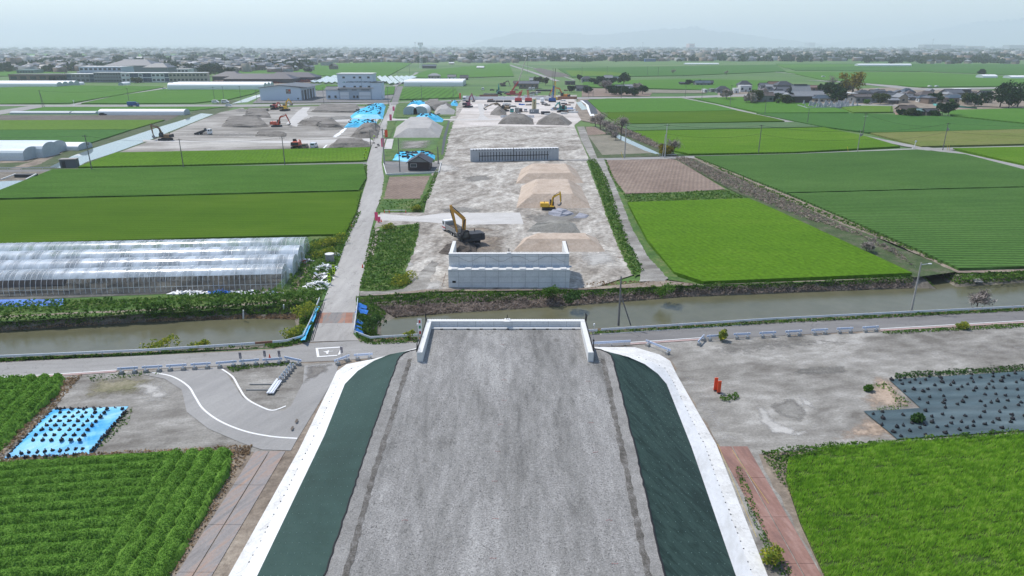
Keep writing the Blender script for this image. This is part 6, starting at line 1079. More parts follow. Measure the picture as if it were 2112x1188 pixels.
# --- trucks, cars
def wheels(t, xs, y, r, dx=0):
    for x in xs:
        for s in (-1, 1): w_ = MB().tube((0, -.14, 0), (0, .14, 0), r, n=14).build('wheel', m_black, t, loc=(x + dx, s * y, r)); MB().tube((0, -.15, 0), (0, .15, 0), r * .5, n=10).build('rim', m_steel, w_)
def dumptruck(loc, rz, lb, cabm=m_white, bedm=m_block, load=m_dsoil, s=1.0, stripe=None, tilt=0, box=None):
    t = thing('dump_truck', lb, 'truck', loc, rz); t.scale = (s, s, s); MB().box((0, 0, .75), (6.6, .9, .3)).build('chassis', m_dark, t); c = MB().prof([(2.1, .6), (3.5, .6), (3.5, 1.5), (3.3, 2.5), (2.1, 2.5)], -1.1, 1.1).build('cab', cabm, t)
    MB().prof([(3.44, 1.55), (3.5, 1.55), (3.34, 2.35), (3.28, 2.35)], -1.0, 1.0).build('windscreen', m_glass, c)
    for s2 in (-1, 1): MB().box((2.9, s2 * 1.11, 1.95), (.75, .03, .65)).build('door_window', m_glass, c)
    for s2 in (-1, 1): MB().box((3.52, s2 * .85, .9), (.05, .3, .2)).build('headlight', m_railw, t)
    if stripe: MB().box((2.8, 0, 1.0), (1.46, 2.23, .3)).build('stripe', stripe, c)
    if box: MB().box((-.7, 0, 2.0), (5.0, 2.3, 2.2)).build('cargo_box', box, t)
    else:
        mb = MB(); mb.box((-.75, 0, 1.1), (5.0, 2.2, .12))
        for y in (-1.07, 1.07): mb.box((-.75, y, 1.5), (5.0, .08, .8))
        for x in (-3.22, 1.72): mb.box((x, 0, 1.5 + (.25 if x > 0 else 0)), (.08, 2.2, .8 + (.5 if x > 0 else 0)))
        b_ = mb.build('dump_bed', bedm, t); b_.rotation_euler = (0, -tilt, 0); 
        if load: MB().box((-.75, 0, 1.4), (4.8, 2.0, .5), taper=.8).build('soil_load', load, b_)
    wheels(t, (2.8, -1.3, -2.5), .95, .48); return t
dumptruck(G(936, 483), R(118), 'white dump truck with a red stripe being loaded beside the large excavator', stripe=m_red, s=.98); dumptruck(G(420, 278), R(0), 'white cab dump truck with its dark bed raised on the left yard', bedm=m_dark, load=None, tilt=R(18)); dumptruck(G(275, 220), R(0), 'blue box truck driving on the far road', cabm=m_blue, box=m_blue)
dumptruck(G(1056, 234), R(90), 'teal mixer like truck in the row of parked vehicles', cabm=m_white, bedm=basic('teal_bed', (.02, .3, .27), .5)); dumptruck(G(1066, 233), R(90), 'grey box truck in the row of parked vehicles', box=m_block); dumptruck(G(1118, 212), R(90), 'white truck facing away by the yellow silo', box=m_white); dumptruck(G(1100, 196), R(0), 'flat truck loaded with dark pipes at the back of the works', load=m_dark); dumptruck(G(958, 208), R(-90), 'white truck by the works fence', box=m_white); dumptruck(G(1048, 194), R(15), 'small white truck under the crane', load=None)
def car(loc, rz, lb, m, van=True, s=1.0):
    t = thing('parked_car', lb, 'van' if van else 'car', loc, rz); t.scale = (s, s, s); pr = [(-1.9, .35), (1.8, .35), (1.85, .9), (1.2, 1.1), (.8, 1.75), (-1.75, 1.8), (-1.9, 1.1)] if van else [(-2.1, .3), (2.1, .3), (2.15, .75), (1.1, .95), (.5, 1.42), (-1.1, 1.45), (-1.9, 1.0), (-2.1, .9)]
    b_ = MB().prof([(x, z) for x, z in pr], -.78, .78).build('body', m, t); MB().prof([(1.12, 1.12), (1.17, 1.12), (.83, 1.68), (.78, 1.68)] if van else [(1.08, .97), (1.14, .97), (.56, 1.4), (.5, 1.4)], -.68, .68).build('windscreen', m_glass, b_); MB().box((-1.86 if van else -1.5, 0, 1.35 if van else 1.2), (.1, 1.2, .4)).build('rear_window', m_glass, b_)
    for y in (-.79, .79): MB().box((-.3, y, 1.35 if van else 1.15), (1.9, .03, .42 if van else .3)).build('side_window', m_glass, b_)
    for y in (-.6, .6): MB().box((-1.93 if van else -2.12, y, .8), (.05, .16, .22)).build('tail_light', m_red, t)
    wheels(t, (1.2, -1.2), .72, .3); return t
for x, y, rz, lb, m, v, s in ((648, 305, 90, 'silver van parked on the left yard', m_railw, True, 1.15), (630, 306, 90, 'small dark tan roller like vehicle between the red crawler and the silver van', m_wood, True, 1.0), (698, 204, 90, 'pale car parked before the grain building', m_white, False, 1), (445, 213, 0, 'white van on the far road, left one of two', m_white, True, 1.2), (465, 213, 0, 'white van on the far road, right one of two', m_white, True, 1.3), (472, 219, 0, 'silver car on the pale slab by the far road', m_railw, False, 1), (213, 238, 0, 'dark car parked beside the long white tunnel', m_dark, False, 1), (340, 185, 0, 'car at the left end of the long white greenhouse', m_railw, False, 1), (1055, 240, 90, 'white car nearest the viewer in the works car row, left', m_white, True, 1), (1067, 240, 90, 'white car nearest the viewer in the works car row, right', m_white, True, 1), (1074, 231, 90, 'dark car in the works car row', m_dark, True, 1.2), (1084, 231, 90, 'silver white van at the right end of the works car row', m_white, True, 1.2), (1093, 186, 90, 'white van behind the works, left one', m_white, True, 1.4), (1100, 186, 90, 'white van behind the works, right one', m_white, True, 1.4), (996, 186, 90, 'white van at the back left of the works', m_white, True, 1.3), (1918, 180, 20, 'white car on the village back road, left one', m_white, False, 1.2), (1932, 180, 20, 'silver car on the village back road, right one', m_railw, False, 1.2), (1698, 160, 0, 'white car on the far diagonal road', m_white, True, 1.2), (1793, 214, 0, 'white car under the village barn eaves', m_white, False, 1), (1492, 195, 0, 'dark blue car by the grey roofed cottage', m_blue, False, 1.1)): car(G(x, y), R(rz), lb, m, v, s)
# --- cranes and rigs in the far works
def lattice(mb, a, b, w_, n, r=.05):
    a, b = Vector(a), Vector(b); d = (b - a).normalized(); u = d.orthogonal().normalized(); v = d.cross(u); cs = [(u + v) * w_ / 2, (u - v) * w_ / 2, (-u - v) * w_ / 2, (v - u) * w_ / 2]
    for c in cs: mb.tube(a + c, b + c * .6, r, n=4)
    for i in range(n):
        p, q = a + (b - a) * i / n, a + (b - a) * (i + 1) / n
        for k in range(4): mb.tube(p + cs[k] * (1 - .4 * i / n), q + cs[(k + 1) % 4] * (1 - .4 * (i + 1) / n), r * .6, n=3)
g = G(1060, 197); t = thing('mobile_crane', 'red mobile crane with a very long pale telescopic boom over the works', 'crane', g); MB().box((0, 0, 1.1), (12, 2.8, 1)).box((5, 0, 2), (2.2, 2.6, 1.6)).build('carrier', m_red, t); wheels(t, (-4.5, -3, 3, 4.5), 1.2, .65); hb = Zat(115, g[1] + 2); k = mpp(g[1]) * 1.06; MB().box((-1, 0, 2.6), (4.5, 2.8, 1.8)).build('turret', m_red, t); xx = 24 * k; MB().bar((-2, 0, 3), (xx * .35, 0, hb * .36), 1.1, 1.2, .9, .9).build('lower_boom', m_red, t); MB().bar((xx * .33, 0, hb * .34), (xx, 1, hb), .75, .8, .5, .5).build('upper_boom', basic('boom_pale', (.45, .43, .36), .5), t); MB().box((xx + .3, 1, hb), (1.2, .6, .5)).build('boom_head', m_dark, t); MB().tube((xx + .6, 1, hb), (xx + .6, 1, hb - 13), .05).build('hoist_cable', m_dark, t)
for x, y, yt, lb, m, dx in ((1069, 211, 186, 'small red crawler crane left of the yellow silo', m_red, 2.5), (1090, 211, 186, 'small red crawler crane right beside the yellow silo', m_red, -.6), (1139, 211, 176, 'blue piling rig with a tall dark mast', m_blue, 1.0)):
    g = G(x, y); h = Zat(yt, g[1]); t = thing('crawler_crane', lb, 'crane', g)
    for s in (-1, 1): MB().box((0, s * 1.5, .5), (5, .8, 1)).build('track', m_dark, t)
    MB().box((0, 0, 2), (5, 3.2, 2), taper=.9).build('cab', m, t); mb = MB(); lattice(mb, (0, 0, 2.5), (dx, 0, h), 1.1, 7, .13); mb.build('mast', m, t)
    if m is m_blue: MB().bar((dx * .4, -.5, 3), (dx, -.5, h * .95), .9, .9).build('leader', m_blue, t); MB().tube((dx, 0, h), (dx + .8, 0, Zat(141, g[1])), .16).build('rod', m_dark, t)
g = G(1143, 207); h = Zat(167, g[1]); t = thing('drill_rig', 'tall yellow drilling mast behind the blue rig', 'rig', g); mb = MB(); lattice(mb, (0, 0, 1), (.4, 0, h), 1.2, 9, .16); mb.build('mast', basic('rig_yellow', (.6, .4, .05), .5), t); MB().box((0, 0, 1.2), (4.5, 3, 2)).build('body', basic('rig_yellow', (.6, .4, .05), .5), t)
g = G(1101.5, 233); h = Zat(203, g[1]); t = thing('silo', 'tall cream yellow cement silo with a round mark and dark lettering', 'silo', g); m_sil = basic('silo_cream', (.58, .50, .30), .5, var=.06); MB().tube((0, 0, .8), (0, 0, h), 1.28, n=24).build('tank', m_sil, t, smooth=False); MB().tube((0, 0, h), (0, 0, h + .25), 1.2, .9, n=24).build('cap', m_cwhite, t)
for a in range(4): MB().box((math.cos(a * 1.57 + .78) * 1.1, math.sin(a * 1.57 + .78) * 1.1, .5), (.2, .2, 1)).build('leg', m_steel, t)
MB().tube((0, -1.27, h - 1.1), (0, -1.33, h - 1.1), .42, n=14).build('emblem', basic('emblem_green', (.02, .2, .17), .5), t)
def text(s, size, mat, name, parent, loc, rot=(R(90), 0, 0), ext=.02):
    c = bpy.data.curves.new(name, 'FONT'); c.body = s; c.size = size; c.extrude = ext; c.align_x = 'CENTER'; c.align_y = 'CENTER'; c.offset = .02 * size; o = bpy.data.objects.new('tmp', c); link(o); dg = bpy.context.evaluated_depsgraph_get(); me = bpy.data.meshes.new_from_object(o.evaluated_get(dg)); bpy.data.objects.remove(o); me.materials.clear(); me.materials.append(mat); p = link(bpy.data.objects.new(name, me)); p.parent = parent; p.location = loc; p.rotation_euler = rot; return p
for i, ch in enumerate('地盤改良工事'): text(ch, .85, basic('sign_brown', (.09, .06, .03), .6), 'lettering', t, (0, -1.36, h - 2.1 - i * .78))
g = G(1093, 235); t = thing('site_container', 'grey container at the foot of the cream silo', 'container', g); MB().box((2.4, 1.2, 1.25), (5.4, 2.4, 2.5)).build('container_box', basic('container_grey', (.2, .22, .24), .6), t)
for x in (1.0, 2.0): MB().tube((x, -.02, 1.6), (x, -.04, 1.6), .32, n=10).build('round_mark', m_white, t)
for x, y, w_, h, m, lb in ((968, 205, 9, 2.6, m_steel, 'grey mesh fence panels at the far works gate'), (1050, 206, 60, 2.3, m_white, 'long white hoarding across the far works'), (1000, 241, 0, 0, 0, ''), (1067, 243, 18, 1.4, m_white, 'low white hoarding in front of the works car row'), (1170, 205, 14, 2, m_rust, 'dark red sheet wall at the right of the far works'), (1008, 201, 14, 2, m_rust, 'rusty pile wall at the back left of the far works')):
    if w_: t = thing('site_hoarding', lb, 'hoarding', G(x, y)); MB().box((0, 0, h / 2), (w_, .12, h)).build('panels', m, t); [MB().box((q, .15, h / 2), (.12, .2, h + .1)).build('post', m_steel, t) for q in np.linspace(-w_ / 2, w_ / 2, 5)]
for i, (x, y, w_, d, m, lb) in enumerate(((1030, 211, 17, 4, m_black, 'black covered pile beside the white hoarding'), (1006, 213, 14, 5, m_tarpb, 'flat light blue sheet on the far works ground'), (1103, 203, 14, 3, m_dark, 'row of dark pipes behind the silo'), (1136, 203, 7, 5, m_steel, 'grey generator box by the blue rig'), (1025, 203, 10, 4, m_dark, 'dark stack by the pile wall'), (1125, 236, 5, 4, m_dark, 'dark compressor beside the grey container'), (1115, 202, 8, 4, m_wood, 'timber stack behind the silo'), (1045, 216, 5, 4, m_cwhite, 'white bags in front of the black pile'), (1145, 222, 9, 1.5, m_cwhite, 'white plank lying before the teal machine'), (1087, 203, 10, 3, m_rust, 'rusty beam stack between the red cranes'), (1065, 203, 8, 3, m_steel, 'steel beam stack left of the red cranes'), (1176, 228, 7, 1.4, m_white, 'white pallet by the right edge of the works'), (1010, 196, 10, 3, m_gsand, 'grey supply stack in the back row of the works'), (1122, 188, 15, 5, m_dark, 'dark scaffold stack behind the works'), (1105, 192, 8, 5, m_wood, 'brown crates in the back row of the works'))):
    t = thing('material_stack', lb, 'stack', G(x, y), random.uniform(-.1, .1)); hh = .15 if 'flat' in lb or 'plank' in lb else random.uniform(1.2, 2.2)
    for k in range(3): MB().box((w_ * (k - 1) / 3, random.uniform(-.3, .3), hh * .4), (w_ / 3.2, d * random.uniform(.6, 1), hh * random.uniform(.7, .85)), rz=random.uniform(-.08, .08)).build('bundle', m, t)
for i in range(46):
    x, y = random.choice(((random.uniform(992, 1185), random.uniform(186, 203)), (random.uniform(1005, 1180), random.uniform(203, 222)), (random.uniform(1120, 1190), random.uniform(222, 240)))); m = random.choice((m_dark, m_block, m_wood, m_cwhite, m_steel, m_rust, m_tarpd, m_gsoil)); mb = MB()
    for k in range(3): mb.box((k * 1.3 - 1.3, random.uniform(-.3, .3), .5), (1.2, random.uniform(1, 2), random.uniform(.6, 1.3)), rz=random.uniform(-.2, .2))
    tag(mb.build('pallet_load', m, loc=G(x, y)), 'low pallet load standing among the machines of the far works', 'pallet', 'pallet loads scattered over the far works')
for i, (x, y) in enumerate(((771, 296), (780, 299), (781, 302), (776, 305))): t = thing('black_sack', 'black sack left on the main road by the thick pole', 'sack', G(x, y), .3, 'black sacks on the main road'); MB().box((0, 0, .2), (1.1, .6, .4), taper=.7).build('sack_body', m_black, t)
for x, y, lb in ((772, 287, 'guard in a pale yellow vest standing at the left yard gate'),):
    t = thing('person', lb, 'person', G(x, y)); me = bpy.data.meshes.new('body'); bm = bmesh.new(); J = [(0, 0, .95, .15), (0, 0, 1.2, .15), (0, 0, 1.42, .17), (0, 0, 1.52, .06), (0, -.01, 1.66, .11), (.1, 0, .9, .09), (.12, .02, .5, .07), (.13, 0, .05, .06), (-.1, 0, .9, .09), (-.12, .02, .5, .07), (-.13, 0, .05, .06), (.2, 0, 1.4, .06), (.3, 0, 1.12, .045), (.34, -.1, .9, .04), (-.2, 0, 1.4, .06), (-.3, 0, 1.12, .045), (-.34, -.1, .9, .04)]
    vs = [bm.verts.new(j[:3]) for j in J]; [bm.edges.new((vs[a], vs[b])) for a, b in ((0, 1), (1, 2), (2, 3), (3, 4), (0, 5), (5, 6), (6, 7), (0, 8), (8, 9), (9, 10), (2, 11), (11, 12), (12, 13), (2, 14), (14, 15), (15, 16))]; bm.to_mesh(me); bm.free(); o = link(bpy.data.objects.new('body', me)); o.parent = t; o.modifiers.new('skin', 'SKIN'); o.modifiers.new('sub', 'SUBSURF').levels = 1
    for v, j in zip(me.skin_vertices[0].data, J): v.radius = (j[3], j[3])
    me.skin_vertices[0].data[0].use_root = True; me.materials.append(basic('work_clothes', (.06, .08, .15), .8)); MB().box((0, 0, 1.25), (.42, .3, .5), taper=1.05).build('vest', m_lime, t); MB().tube((0, 0, 1.7), (0, 0, 1.82), .14, .08, 10).build('helmet', m_white, t)
# ================================================================== buildings
m_lb = basic('blue_white_cladding', (.56, .64, .72), .6, var=.04); m_lb2 = basic('grey_blue_cladding', (.38, .45, .52), .6, var=.04); m_roofg = basic('dark_sheet_roof', (.10, .11, .12), .55, var=.1); m_win = basic('window_glass', (.05, .065, .075), .12, spec=.7); m_frame = basic('window_frame', (.5, .5, .48), .6); m_beige = basic('beige_wall', (.34, .29, .23), .85, var=.08); m_cream = basic('cream_wall', (.43, .39, .32), .85, var=.06); m_grw = basic('grey_wall', (.23, .24, .25), .85, var=.08); m_drk = basic('dark_wall', (.09, .085, .085), .85, var=.1); m_brw = basic('brown_wall', (.20, .15, .12), .85, var=.1); m_whw = basic('white_wall', (.62, .63, .62), .8, var=.04); m_pkw = basic('pink_wall', (.52, .32, .28), .8); m_lav = basic('lavender_wall', (.5, .45, .52), .8)
def tiles(name, c, sc=3.2):
    if name in MATS: return MATS[name]
    m = basic(name, c, .5, var=.18, vs=.8); nt = m.node_tree; tc = nt.nodes.new('ShaderNodeTexCoord'); wv = nt.nodes.new('ShaderNodeTexWave'); wv.inputs['Scale'].default_value = sc / 2; nt.links.new(tc.outputs['Object'], wv.inputs[0]); bp = nt.nodes.new('ShaderNodeBump'); bp.inputs['Strength'].default_value = .5; nt.links.new(wv.outputs['Fac'], bp.inputs['Height']); nt.links.new(bp.outputs[0], nt.nodes['Principled BSDF'].inputs['Normal']); return m
t_grey = tiles('grey_tiles', (.10, .107, .12)); t_dark = tiles('dark_tiles', (.05, .053, .06)); t_pale = tiles('pale_tiles', (.22, .23, .24)); t_brown = tiles('brown_tiles', (.095, .075, .065)); t_rust = tiles('rusty_roof', (.17, .10, .075)); t_slate = tiles('slate_blue_roof', (.05, .075, .1)); t_green = tiles('green_sheet', (.13, .22, .21)); t_blk = tiles('black_sheet_roof', (.045, .04, .05))
ROOFS = {'g': t_grey, 'd': t_dark, 'p': t_pale, 'b': t_brown, 'r': t_rust, 's': t_slate, 'n': t_green, 'k': t_blk, 'w': m_whw}; WALLS = {'w': m_whw, 'c': m_cream, 'g': m_grw, 'd': m_drk, 'b': m_brw, 'e': m_beige, 'p': m_pkw, 'l': m_lav, 'u': m_lb}
def roofmb(w, d, z, rh, kind, oh=.6, th=.18, curve=0.0):
    mb = MB(); X, Y = w / 2 + oh, d / 2 + oh; z0 = z - .12
    if kind == 'flat': return mb.box((0, 0, z + .15), (w + .3, d + .3, .3))
    if kind == 'hip':
        k = min(X, Y) * .85; r = max(X - k, .2) if X >= Y else 0; ry = max(Y - k, .2) if Y > X else 0
        mb.add([(-X, -Y, z0), (X, -Y, z0), (X, Y, z0), (-X, Y, z0), (-X, -Y, z0 + th), (X, -Y, z0 + th), (X, Y, z0 + th), (-X, Y, z0 + th)] + ([(-r, 0, z + rh), (r, 0, z + rh)] if X >= Y else [(0, -ry, z + rh), (0, ry, z + rh)]), [(3, 2, 1, 0), (0, 1, 5, 4), (1, 2, 6, 5), (2, 3, 7, 6), (3, 0, 4, 7)] + ([(4, 5, 9, 8), (5, 6, 9), (6, 7, 8, 9), (7, 4, 8)] if X >= Y else [(4, 5, 8), (5, 6, 9, 8), (6, 7, 9), (7, 4, 8, 9)]))
        return mb
    pr = [(-Y, z0), (-Y * .45, z0 + (rh + .12) * (.55 - curve)), (0, z + rh), (Y * .45, z0 + (rh + .12) * (.55 - curve)), (Y, z0)]; n = len(pr); low = [(y, zz2 - th) for y, zz2 in pr]; P_ = pr + low[::-1]
    if kind == 'gx':
        m = len(P_); mb.add([(-X, y, q) for y, q in P_] + [(X, y, q) for y, q in P_], [(i, (i + 1) % m, m + (i + 1) % m, m + i) for i in range(m)] + [(i, i + 1, m - 2 - i, m - 1 - i) for i in range(n - 1)] + [(m + i + 1, m + i, 2 * m - 1 - i, 2 * m - 2 - i) for i in range(n - 1)]); mb.box((0, 0, z + rh + .08), (2 * X, .3, .25)); return mb
def house(loc, rz, w, d, h, rh, kind, roof, wall, lb, name='house', cat='house', st=1, win=True, oh=.6, porch=None, wing=None, curve=.0, extra=True):
    t = thing(name, lb, cat, loc, rz); rm, wm = ROOFS.get(roof, roof), WALLS.get(wall, wall); mb = MB()
    if kind == 'gx': mb.add([(-w / 2, -d / 2, 0), (w / 2, -d / 2, 0), (w / 2, d / 2, 0), (-w / 2, d / 2, 0), (-w / 2, -d / 2, h), (w / 2, -d / 2, h), (w / 2, d / 2, h), (-w / 2, d / 2, h), (-w / 2, 0, h + rh * .86), (w / 2, 0, h + rh * .86)], [(0, 1, 5, 4), (2, 3, 7, 6), (1, 2, 6, 9, 5), (3, 0, 4, 8, 7), (3, 2, 1, 0)])
    else: mb.box((0, 0, h / 2), (w, d, h))
    mb.build('wall', wm, t); r_ = roofmb(w, d, h, rh, kind, oh, curve=curve).build('roof', rm, t)
    if win:
        sh = h / st
        for f in range(st):
            n = max(1, int(w / 3.2))
            for i in range(n):
                x = (i + .5) * w / n - w / 2
                if f == 0 and i == n // 2: MB().box((x, -d / 2 - .03, 1.0), (1.0, .08, 2.0)).build('door', m_brw, t); continue
                o = MB().box((x, -d / 2 - .02, f * sh + sh * .52), (min(1.7, w / n * .6), .06, sh * .38)).build('window', m_win, t); MB().box((x, -d / 2 - .05, f * sh + sh * .52 - sh * .2), (min(1.8, w / n * .65), .1, .08)).build('sill', m_frame, o)
            for s in (-1, 1): MB().box((s * (w / 2 + .02), 0, f * sh + sh * .52), (.06, min(1.6, d * .3), sh * .36)).build('window', m_win, t)
    if porch: MB().prof([(-.0, 0), (0, 0), (0, 0)], 0, 0) if 0 else roofmb(w * porch, 2.2, h * (.5 if st > 1 else .8), .5, 'hip', .3).build('porch_roof', rm, t).__setattr__('location', (0, -d / 2 - .9, 0))
    return t
# little dark house with its walled car park
a = G(842, 353); t = house((a[0] + 3.3, a[1] + 3.6, .2), 0, 6.6, 7, 2.55, 0.01, 'flat', t_blk, basic('dark_brown_siding', (.045, .032, .032), .6), 'small dark brown house with black gabled roof in its own walled yard', win=False)
[bpy.data.objects.remove(o) for o in kids(t) if o.name.startswith('roof')]; g_ = MB().add([(-3.3, -3.52, 2.55), (3.3, -3.52, 2.55), (0, -3.52, 4.35), (-3.3, 3.5, 2.55), (3.3, 3.5, 2.55), (0, 3.5, 4.35)], [(0, 1, 2), (5, 4, 3), (0, 2, 5, 3), (1, 4, 5, 2)]).build('gable', m_grw, t)
rf = roofmb(7.2, 6.6, 2.45, 2.0, 'gx', .55).build('roof', t_blk, t); rf.rotation_euler = (0, 0, R(90)); MB().box((0, 0, 4.6), (.28, 7.9, .12)).build('ridge_cap', m_block, rf); o = MB().box((-1.6, -3.54, 1.55), (2.0, .06, 1.1)).build('window', m_frame, t); MB().box((-1.6, -3.58, 1.55), (1.8, .04, .9)).build('pane', m_win, o)
def wall_run(pts, h, th, lb, mat=m_cwhite, name='yard_wall', cap=None):
    Q = [Vector(G(*p)) for p in pts]; t = thing(name, lb, 'wall', Q[0]); [MB().bar(a - Q[0] + Vector((0, 0, h / 2)), b - Q[0] + Vector((0, 0, h / 2)), th, h).build('wall_panel', mat, t) for a, b in zip(Q[:-1], Q[1:])]; return t
wall_run([(791, 340), (797, 362), (905, 357), (910, 337)], .55, .2, 'low pale concrete wall round the little house yard')
# grain building
gy = G(690, 206); t = thing('grain_building', 'tall pale blue grain drying hall with dark lettering across its front', 'building', (G(752, 205)[0], gy[1], 0)); k = mpp(gy[1]) * 1.04; hT = Zat(153, gy[1] + 3); hM = Zat(181, gy[1]); wT = 66 * k
MB().box((-13.5 * k + 0 * k, 8, hT / 2), (wT, 16, hT)).build('tower_wall', m_lb, t); MB().box((-13.5 * k, 8, hT + .3), (wT + 1, 17, .6)).build('tower_roof', m_cwhite, t); MB().box((-13.5 * k, -.5, hM), (wT + 1.5, 3.0, .5)).build('canopy', basic('canopy_pink', (.55, .48, .44), .7), t); MB().box((-13.5 * k, .35, hM / 2 - .3), (wT - 1, .9, hM - .7)).build('lower_wall', m_lb2, t)
MB().box((27 * k, 5, 6), (19 * k, 12, 12)).build('side_wing', m_lb, t); MB().box((27 * k, 5, 12.2), (19 * k + .8, 13, .5)).build('side_wing_roof', m_roofg, t); MB().box((-58 * k, 6, 3.6), (24 * k, 13, 7.2)).build('low_wing', m_lb, t); roofmb(26 * k, 13, 7.2, 1.8, 'gx', .8).build('low_wing_roof', m_roofg, t).location = (-57.5 * k, 6, 0)
for x in (-37, -17, -6, 10): 
    for z in (.88, .52): MB().box((x * k + 1, -.04, hT * z), (4.6 * k, .12, 1.2)).build('window', m_win, t)
for x, w_ in ((-35, 17), (4, 22)): o = MB().box((x * k, -.15, 2.9), (w_ * k, .14, 5.0)).build('shutter_door', m_railw, t); MB().box((x * k, -.24, 2.7), (w_ * k - .5, .04, .18)).build('vision_strip', m_win, o)
for x in (-17, -10.5, 28, 35, -64, -52): MB().box((x * k, -.2 if abs(x) < 40 else -.9, 2.2), (4 * k, .12, 1.7)).build('window', m_win, t)
for x, n in ((-35, 9), (-15, 6), (6, 10)):
    for i in range(n): MB().box((x * k + (i - n / 2) * 1.55 * k, -.16, 6.9), (.9 * k * 1.1, .1, .9)).build('signboard_mark', basic('sign_grey', (.16, .18, .22), .6), t)
MB().box((-6 * k + 5 * k, -.04, hT * .6), (.35, .1, hT * .65)).build('seam', m_lb2, t)
text('JA佐賀地区大豆麦共同乾燥調製施設', 1.12, basic('sign_navy', (.07, .11, .17), .6), 'lettering', t, (-6.5 * k, -.06, hT * .70)).scale = (1.0, .95, 1); MB().add([(-38 * k, -.08, hT * .70), (-35.5 * k, -.08, hT * .67), (-34 * k, -.08, hT * .735), (-32 * k, -.08, hT * .68), (-34 * k, -.08, hT * .68), (-35.5 * k, -.08, hT * .69)], [(0, 1, 5), (5, 4, 2), (4, 3, 2)]).build('emblem', basic('emblem_teal', (.05, .28, .27), .5), t)
# warehouse
g = G(538, 208); g2 = G(622, 208); w_ = g2[0] - g[0]; t = thing('warehouse', 'wide pale blue warehouse with a dark shallow roof left of the grain building', 'warehouse', g); hh = Zat(181, g[1]); rd = 38
mb = MB(); mb.add([(0, 0, 0), (w_, 0, 0), (w_, 0, hh), (w_ * .5, 0, hh + 1.5), (0, 0, hh), (0, rd, 0), (w_, rd, 0), (w_, rd, hh), (w_ * .5, rd, hh + 1.5), (0, rd, hh)], [(0, 1, 2, 3, 4), (9, 8, 7, 6, 5), (1, 6, 7, 2), (5, 0, 4, 9)]); mb.build('wall', m_lb, t); mb = MB(); mb.add([(-.8, -1, hh), (w_ * .5, -1, hh + 1.9), (w_ + 5, -1, hh + .4), (w_ + 5, rd + 1, hh + .4), (w_ * .5, rd + 1, hh + 1.9), (-.8, rd + 1, hh), (-.8, -1, hh - .3), (w_ * .5, -1, hh + 1.6), (w_ + 5, -1, hh + .1)], [(0, 1, 4, 5), (1, 2, 3, 4), (6, 7, 1, 0), (7, 8, 2, 1)]); mb.build('roof', m_roofg, t)
o = MB().box((w_ * .7, -.05, hh * .72), (3.4, .1, 3)).build('mural_sign', m_brw, t); [MB().box((w_ * .7 + x, -.12, hh * .72 + z), (1.0, .04, 1.0), rz=0).build('mural_patch', m, o) for x, z, m in ((-.8, .5, m_cream), (.5, -.4, m_beige), (.9, .7, m_orange))]; MB().box((w_ * .92, -.05, 1.5), (1, .08, 1)).build('vent', m_dark, t)
for i in range(5): MB().box((w_ + .05, 4 + i * 7, hh * .4), (.12, 4.6, hh * .75)).build('loading_door', m_dark if i % 2 else m_grw, t)
for x0, y0, x1, y1 in ((536, 208, 540, 208),): pass
# school like complex
def block(px0, px1, py, pyt, d, lb, wall, name='school_block', roof=None, cols=8, st=2, dark=(), rz=0, cat='building'):
    a, b = G(px0, py), G(px1, py); w_ = b[0] - a[0]; h = Zat(pyt, a[1]); t = thing(name, lb, cat, a, rz); MB().box((w_ / 2, d / 2, h / 2), (w_, d, h)).build('wall', wall, t); MB().box((w_ / 2, d / 2, h + .2), (w_ + .8, d + .8, .4)).build('roof', roof or m_cwhite, t)
    for f in range(st):
        for i in range(cols): MB().box(((i + .5) * w_ / cols, -.06, (f + .55) * h / st), (w_ / cols * (.62 if i not in dark else .96), .12, h / st * (.42 if i not in dark else .8))).build('window' if i not in dark else 'dark_bay', m_win if i not in dark else m_slate, t)
    return t
m_slate = basic('slate_cladding', (.06, .085, .12), .5)
block(140, 196, 170, 153, 16, 'grey low school block at the far left with slate dark bays at both ends', m_grw, dark=(0, 5), cols=6); block(252, 350, 170, 151, 18, 'long two storey school block with slate dark bays behind the fields', m_whw, dark=(2, 3, 5, 6, 10), cols=11); block(350, 424, 170, 151, 14, 'pale two storey school wing with rows of windows, right end', m_cream, cols=10, rz=R(14)); block(168, 255, 168, 138, 26, 'tall pale hall of the school with a high window row', m_lb2, cols=9, st=3); block(316, 390, 158, 143, 16, 'white low school block behind the right wing', m_whw, cols=10, st=2)
block(196, 252, 170, 150, 10, 'grey glazed link building between the two school blocks', m_grw, cols=10, st=3); block(162, 178, 166, 148, 6, 'small white roof hut on the left school block', m_whw, cols=1, st=1)
a = G(255, 160); house((a[0] + 6, a[1] + 25, 0), 0, 60, 40, 14, 7, 'hip', 'g', m_grw, 'large grey hipped gymnasium roof behind the school', 'gymnasium', 'building', st=2, win=False); house((a[0] + 42, a[1] + 10, 0), 0, 30, 24, 12, 5, 'hip', 'g', m_grw, 'second grey hipped hall roof right of the gymnasium', 'gymnasium', 'building', win=False)
for P in ((20, 140, 168, 154, 'brown roofed low hall row at the far left', m_brw), (100, 150, 168, 157, 'low brown building with a pale eaves line left of the school', m_beige), (35, 70, 152, 145, 'dark green screened box building in the left field', t_green)): block(P[0], P[1], P[2], P[3], 22, P[4], P[5], 'hall', roof=t_brown if 'green' not in P[4] else t_green, cols=6, st=1)
for i, (x, y, w_, lb) in enumerate(((535, 172, 90, 'wide dark brown low roof left of the grain building'), (600, 168, 70, 'dark low hipped roof behind the warehouse'), (470, 166, 40, 'dark low roof behind the long white greenhouse'))): g = G(x, y); house((g[0], g[1] + 10, 0), 0, w_ * .8, 26, 4.5, 5, 'hip', t_blk, m_drk, lb, 'low_hall', 'building', win=False)
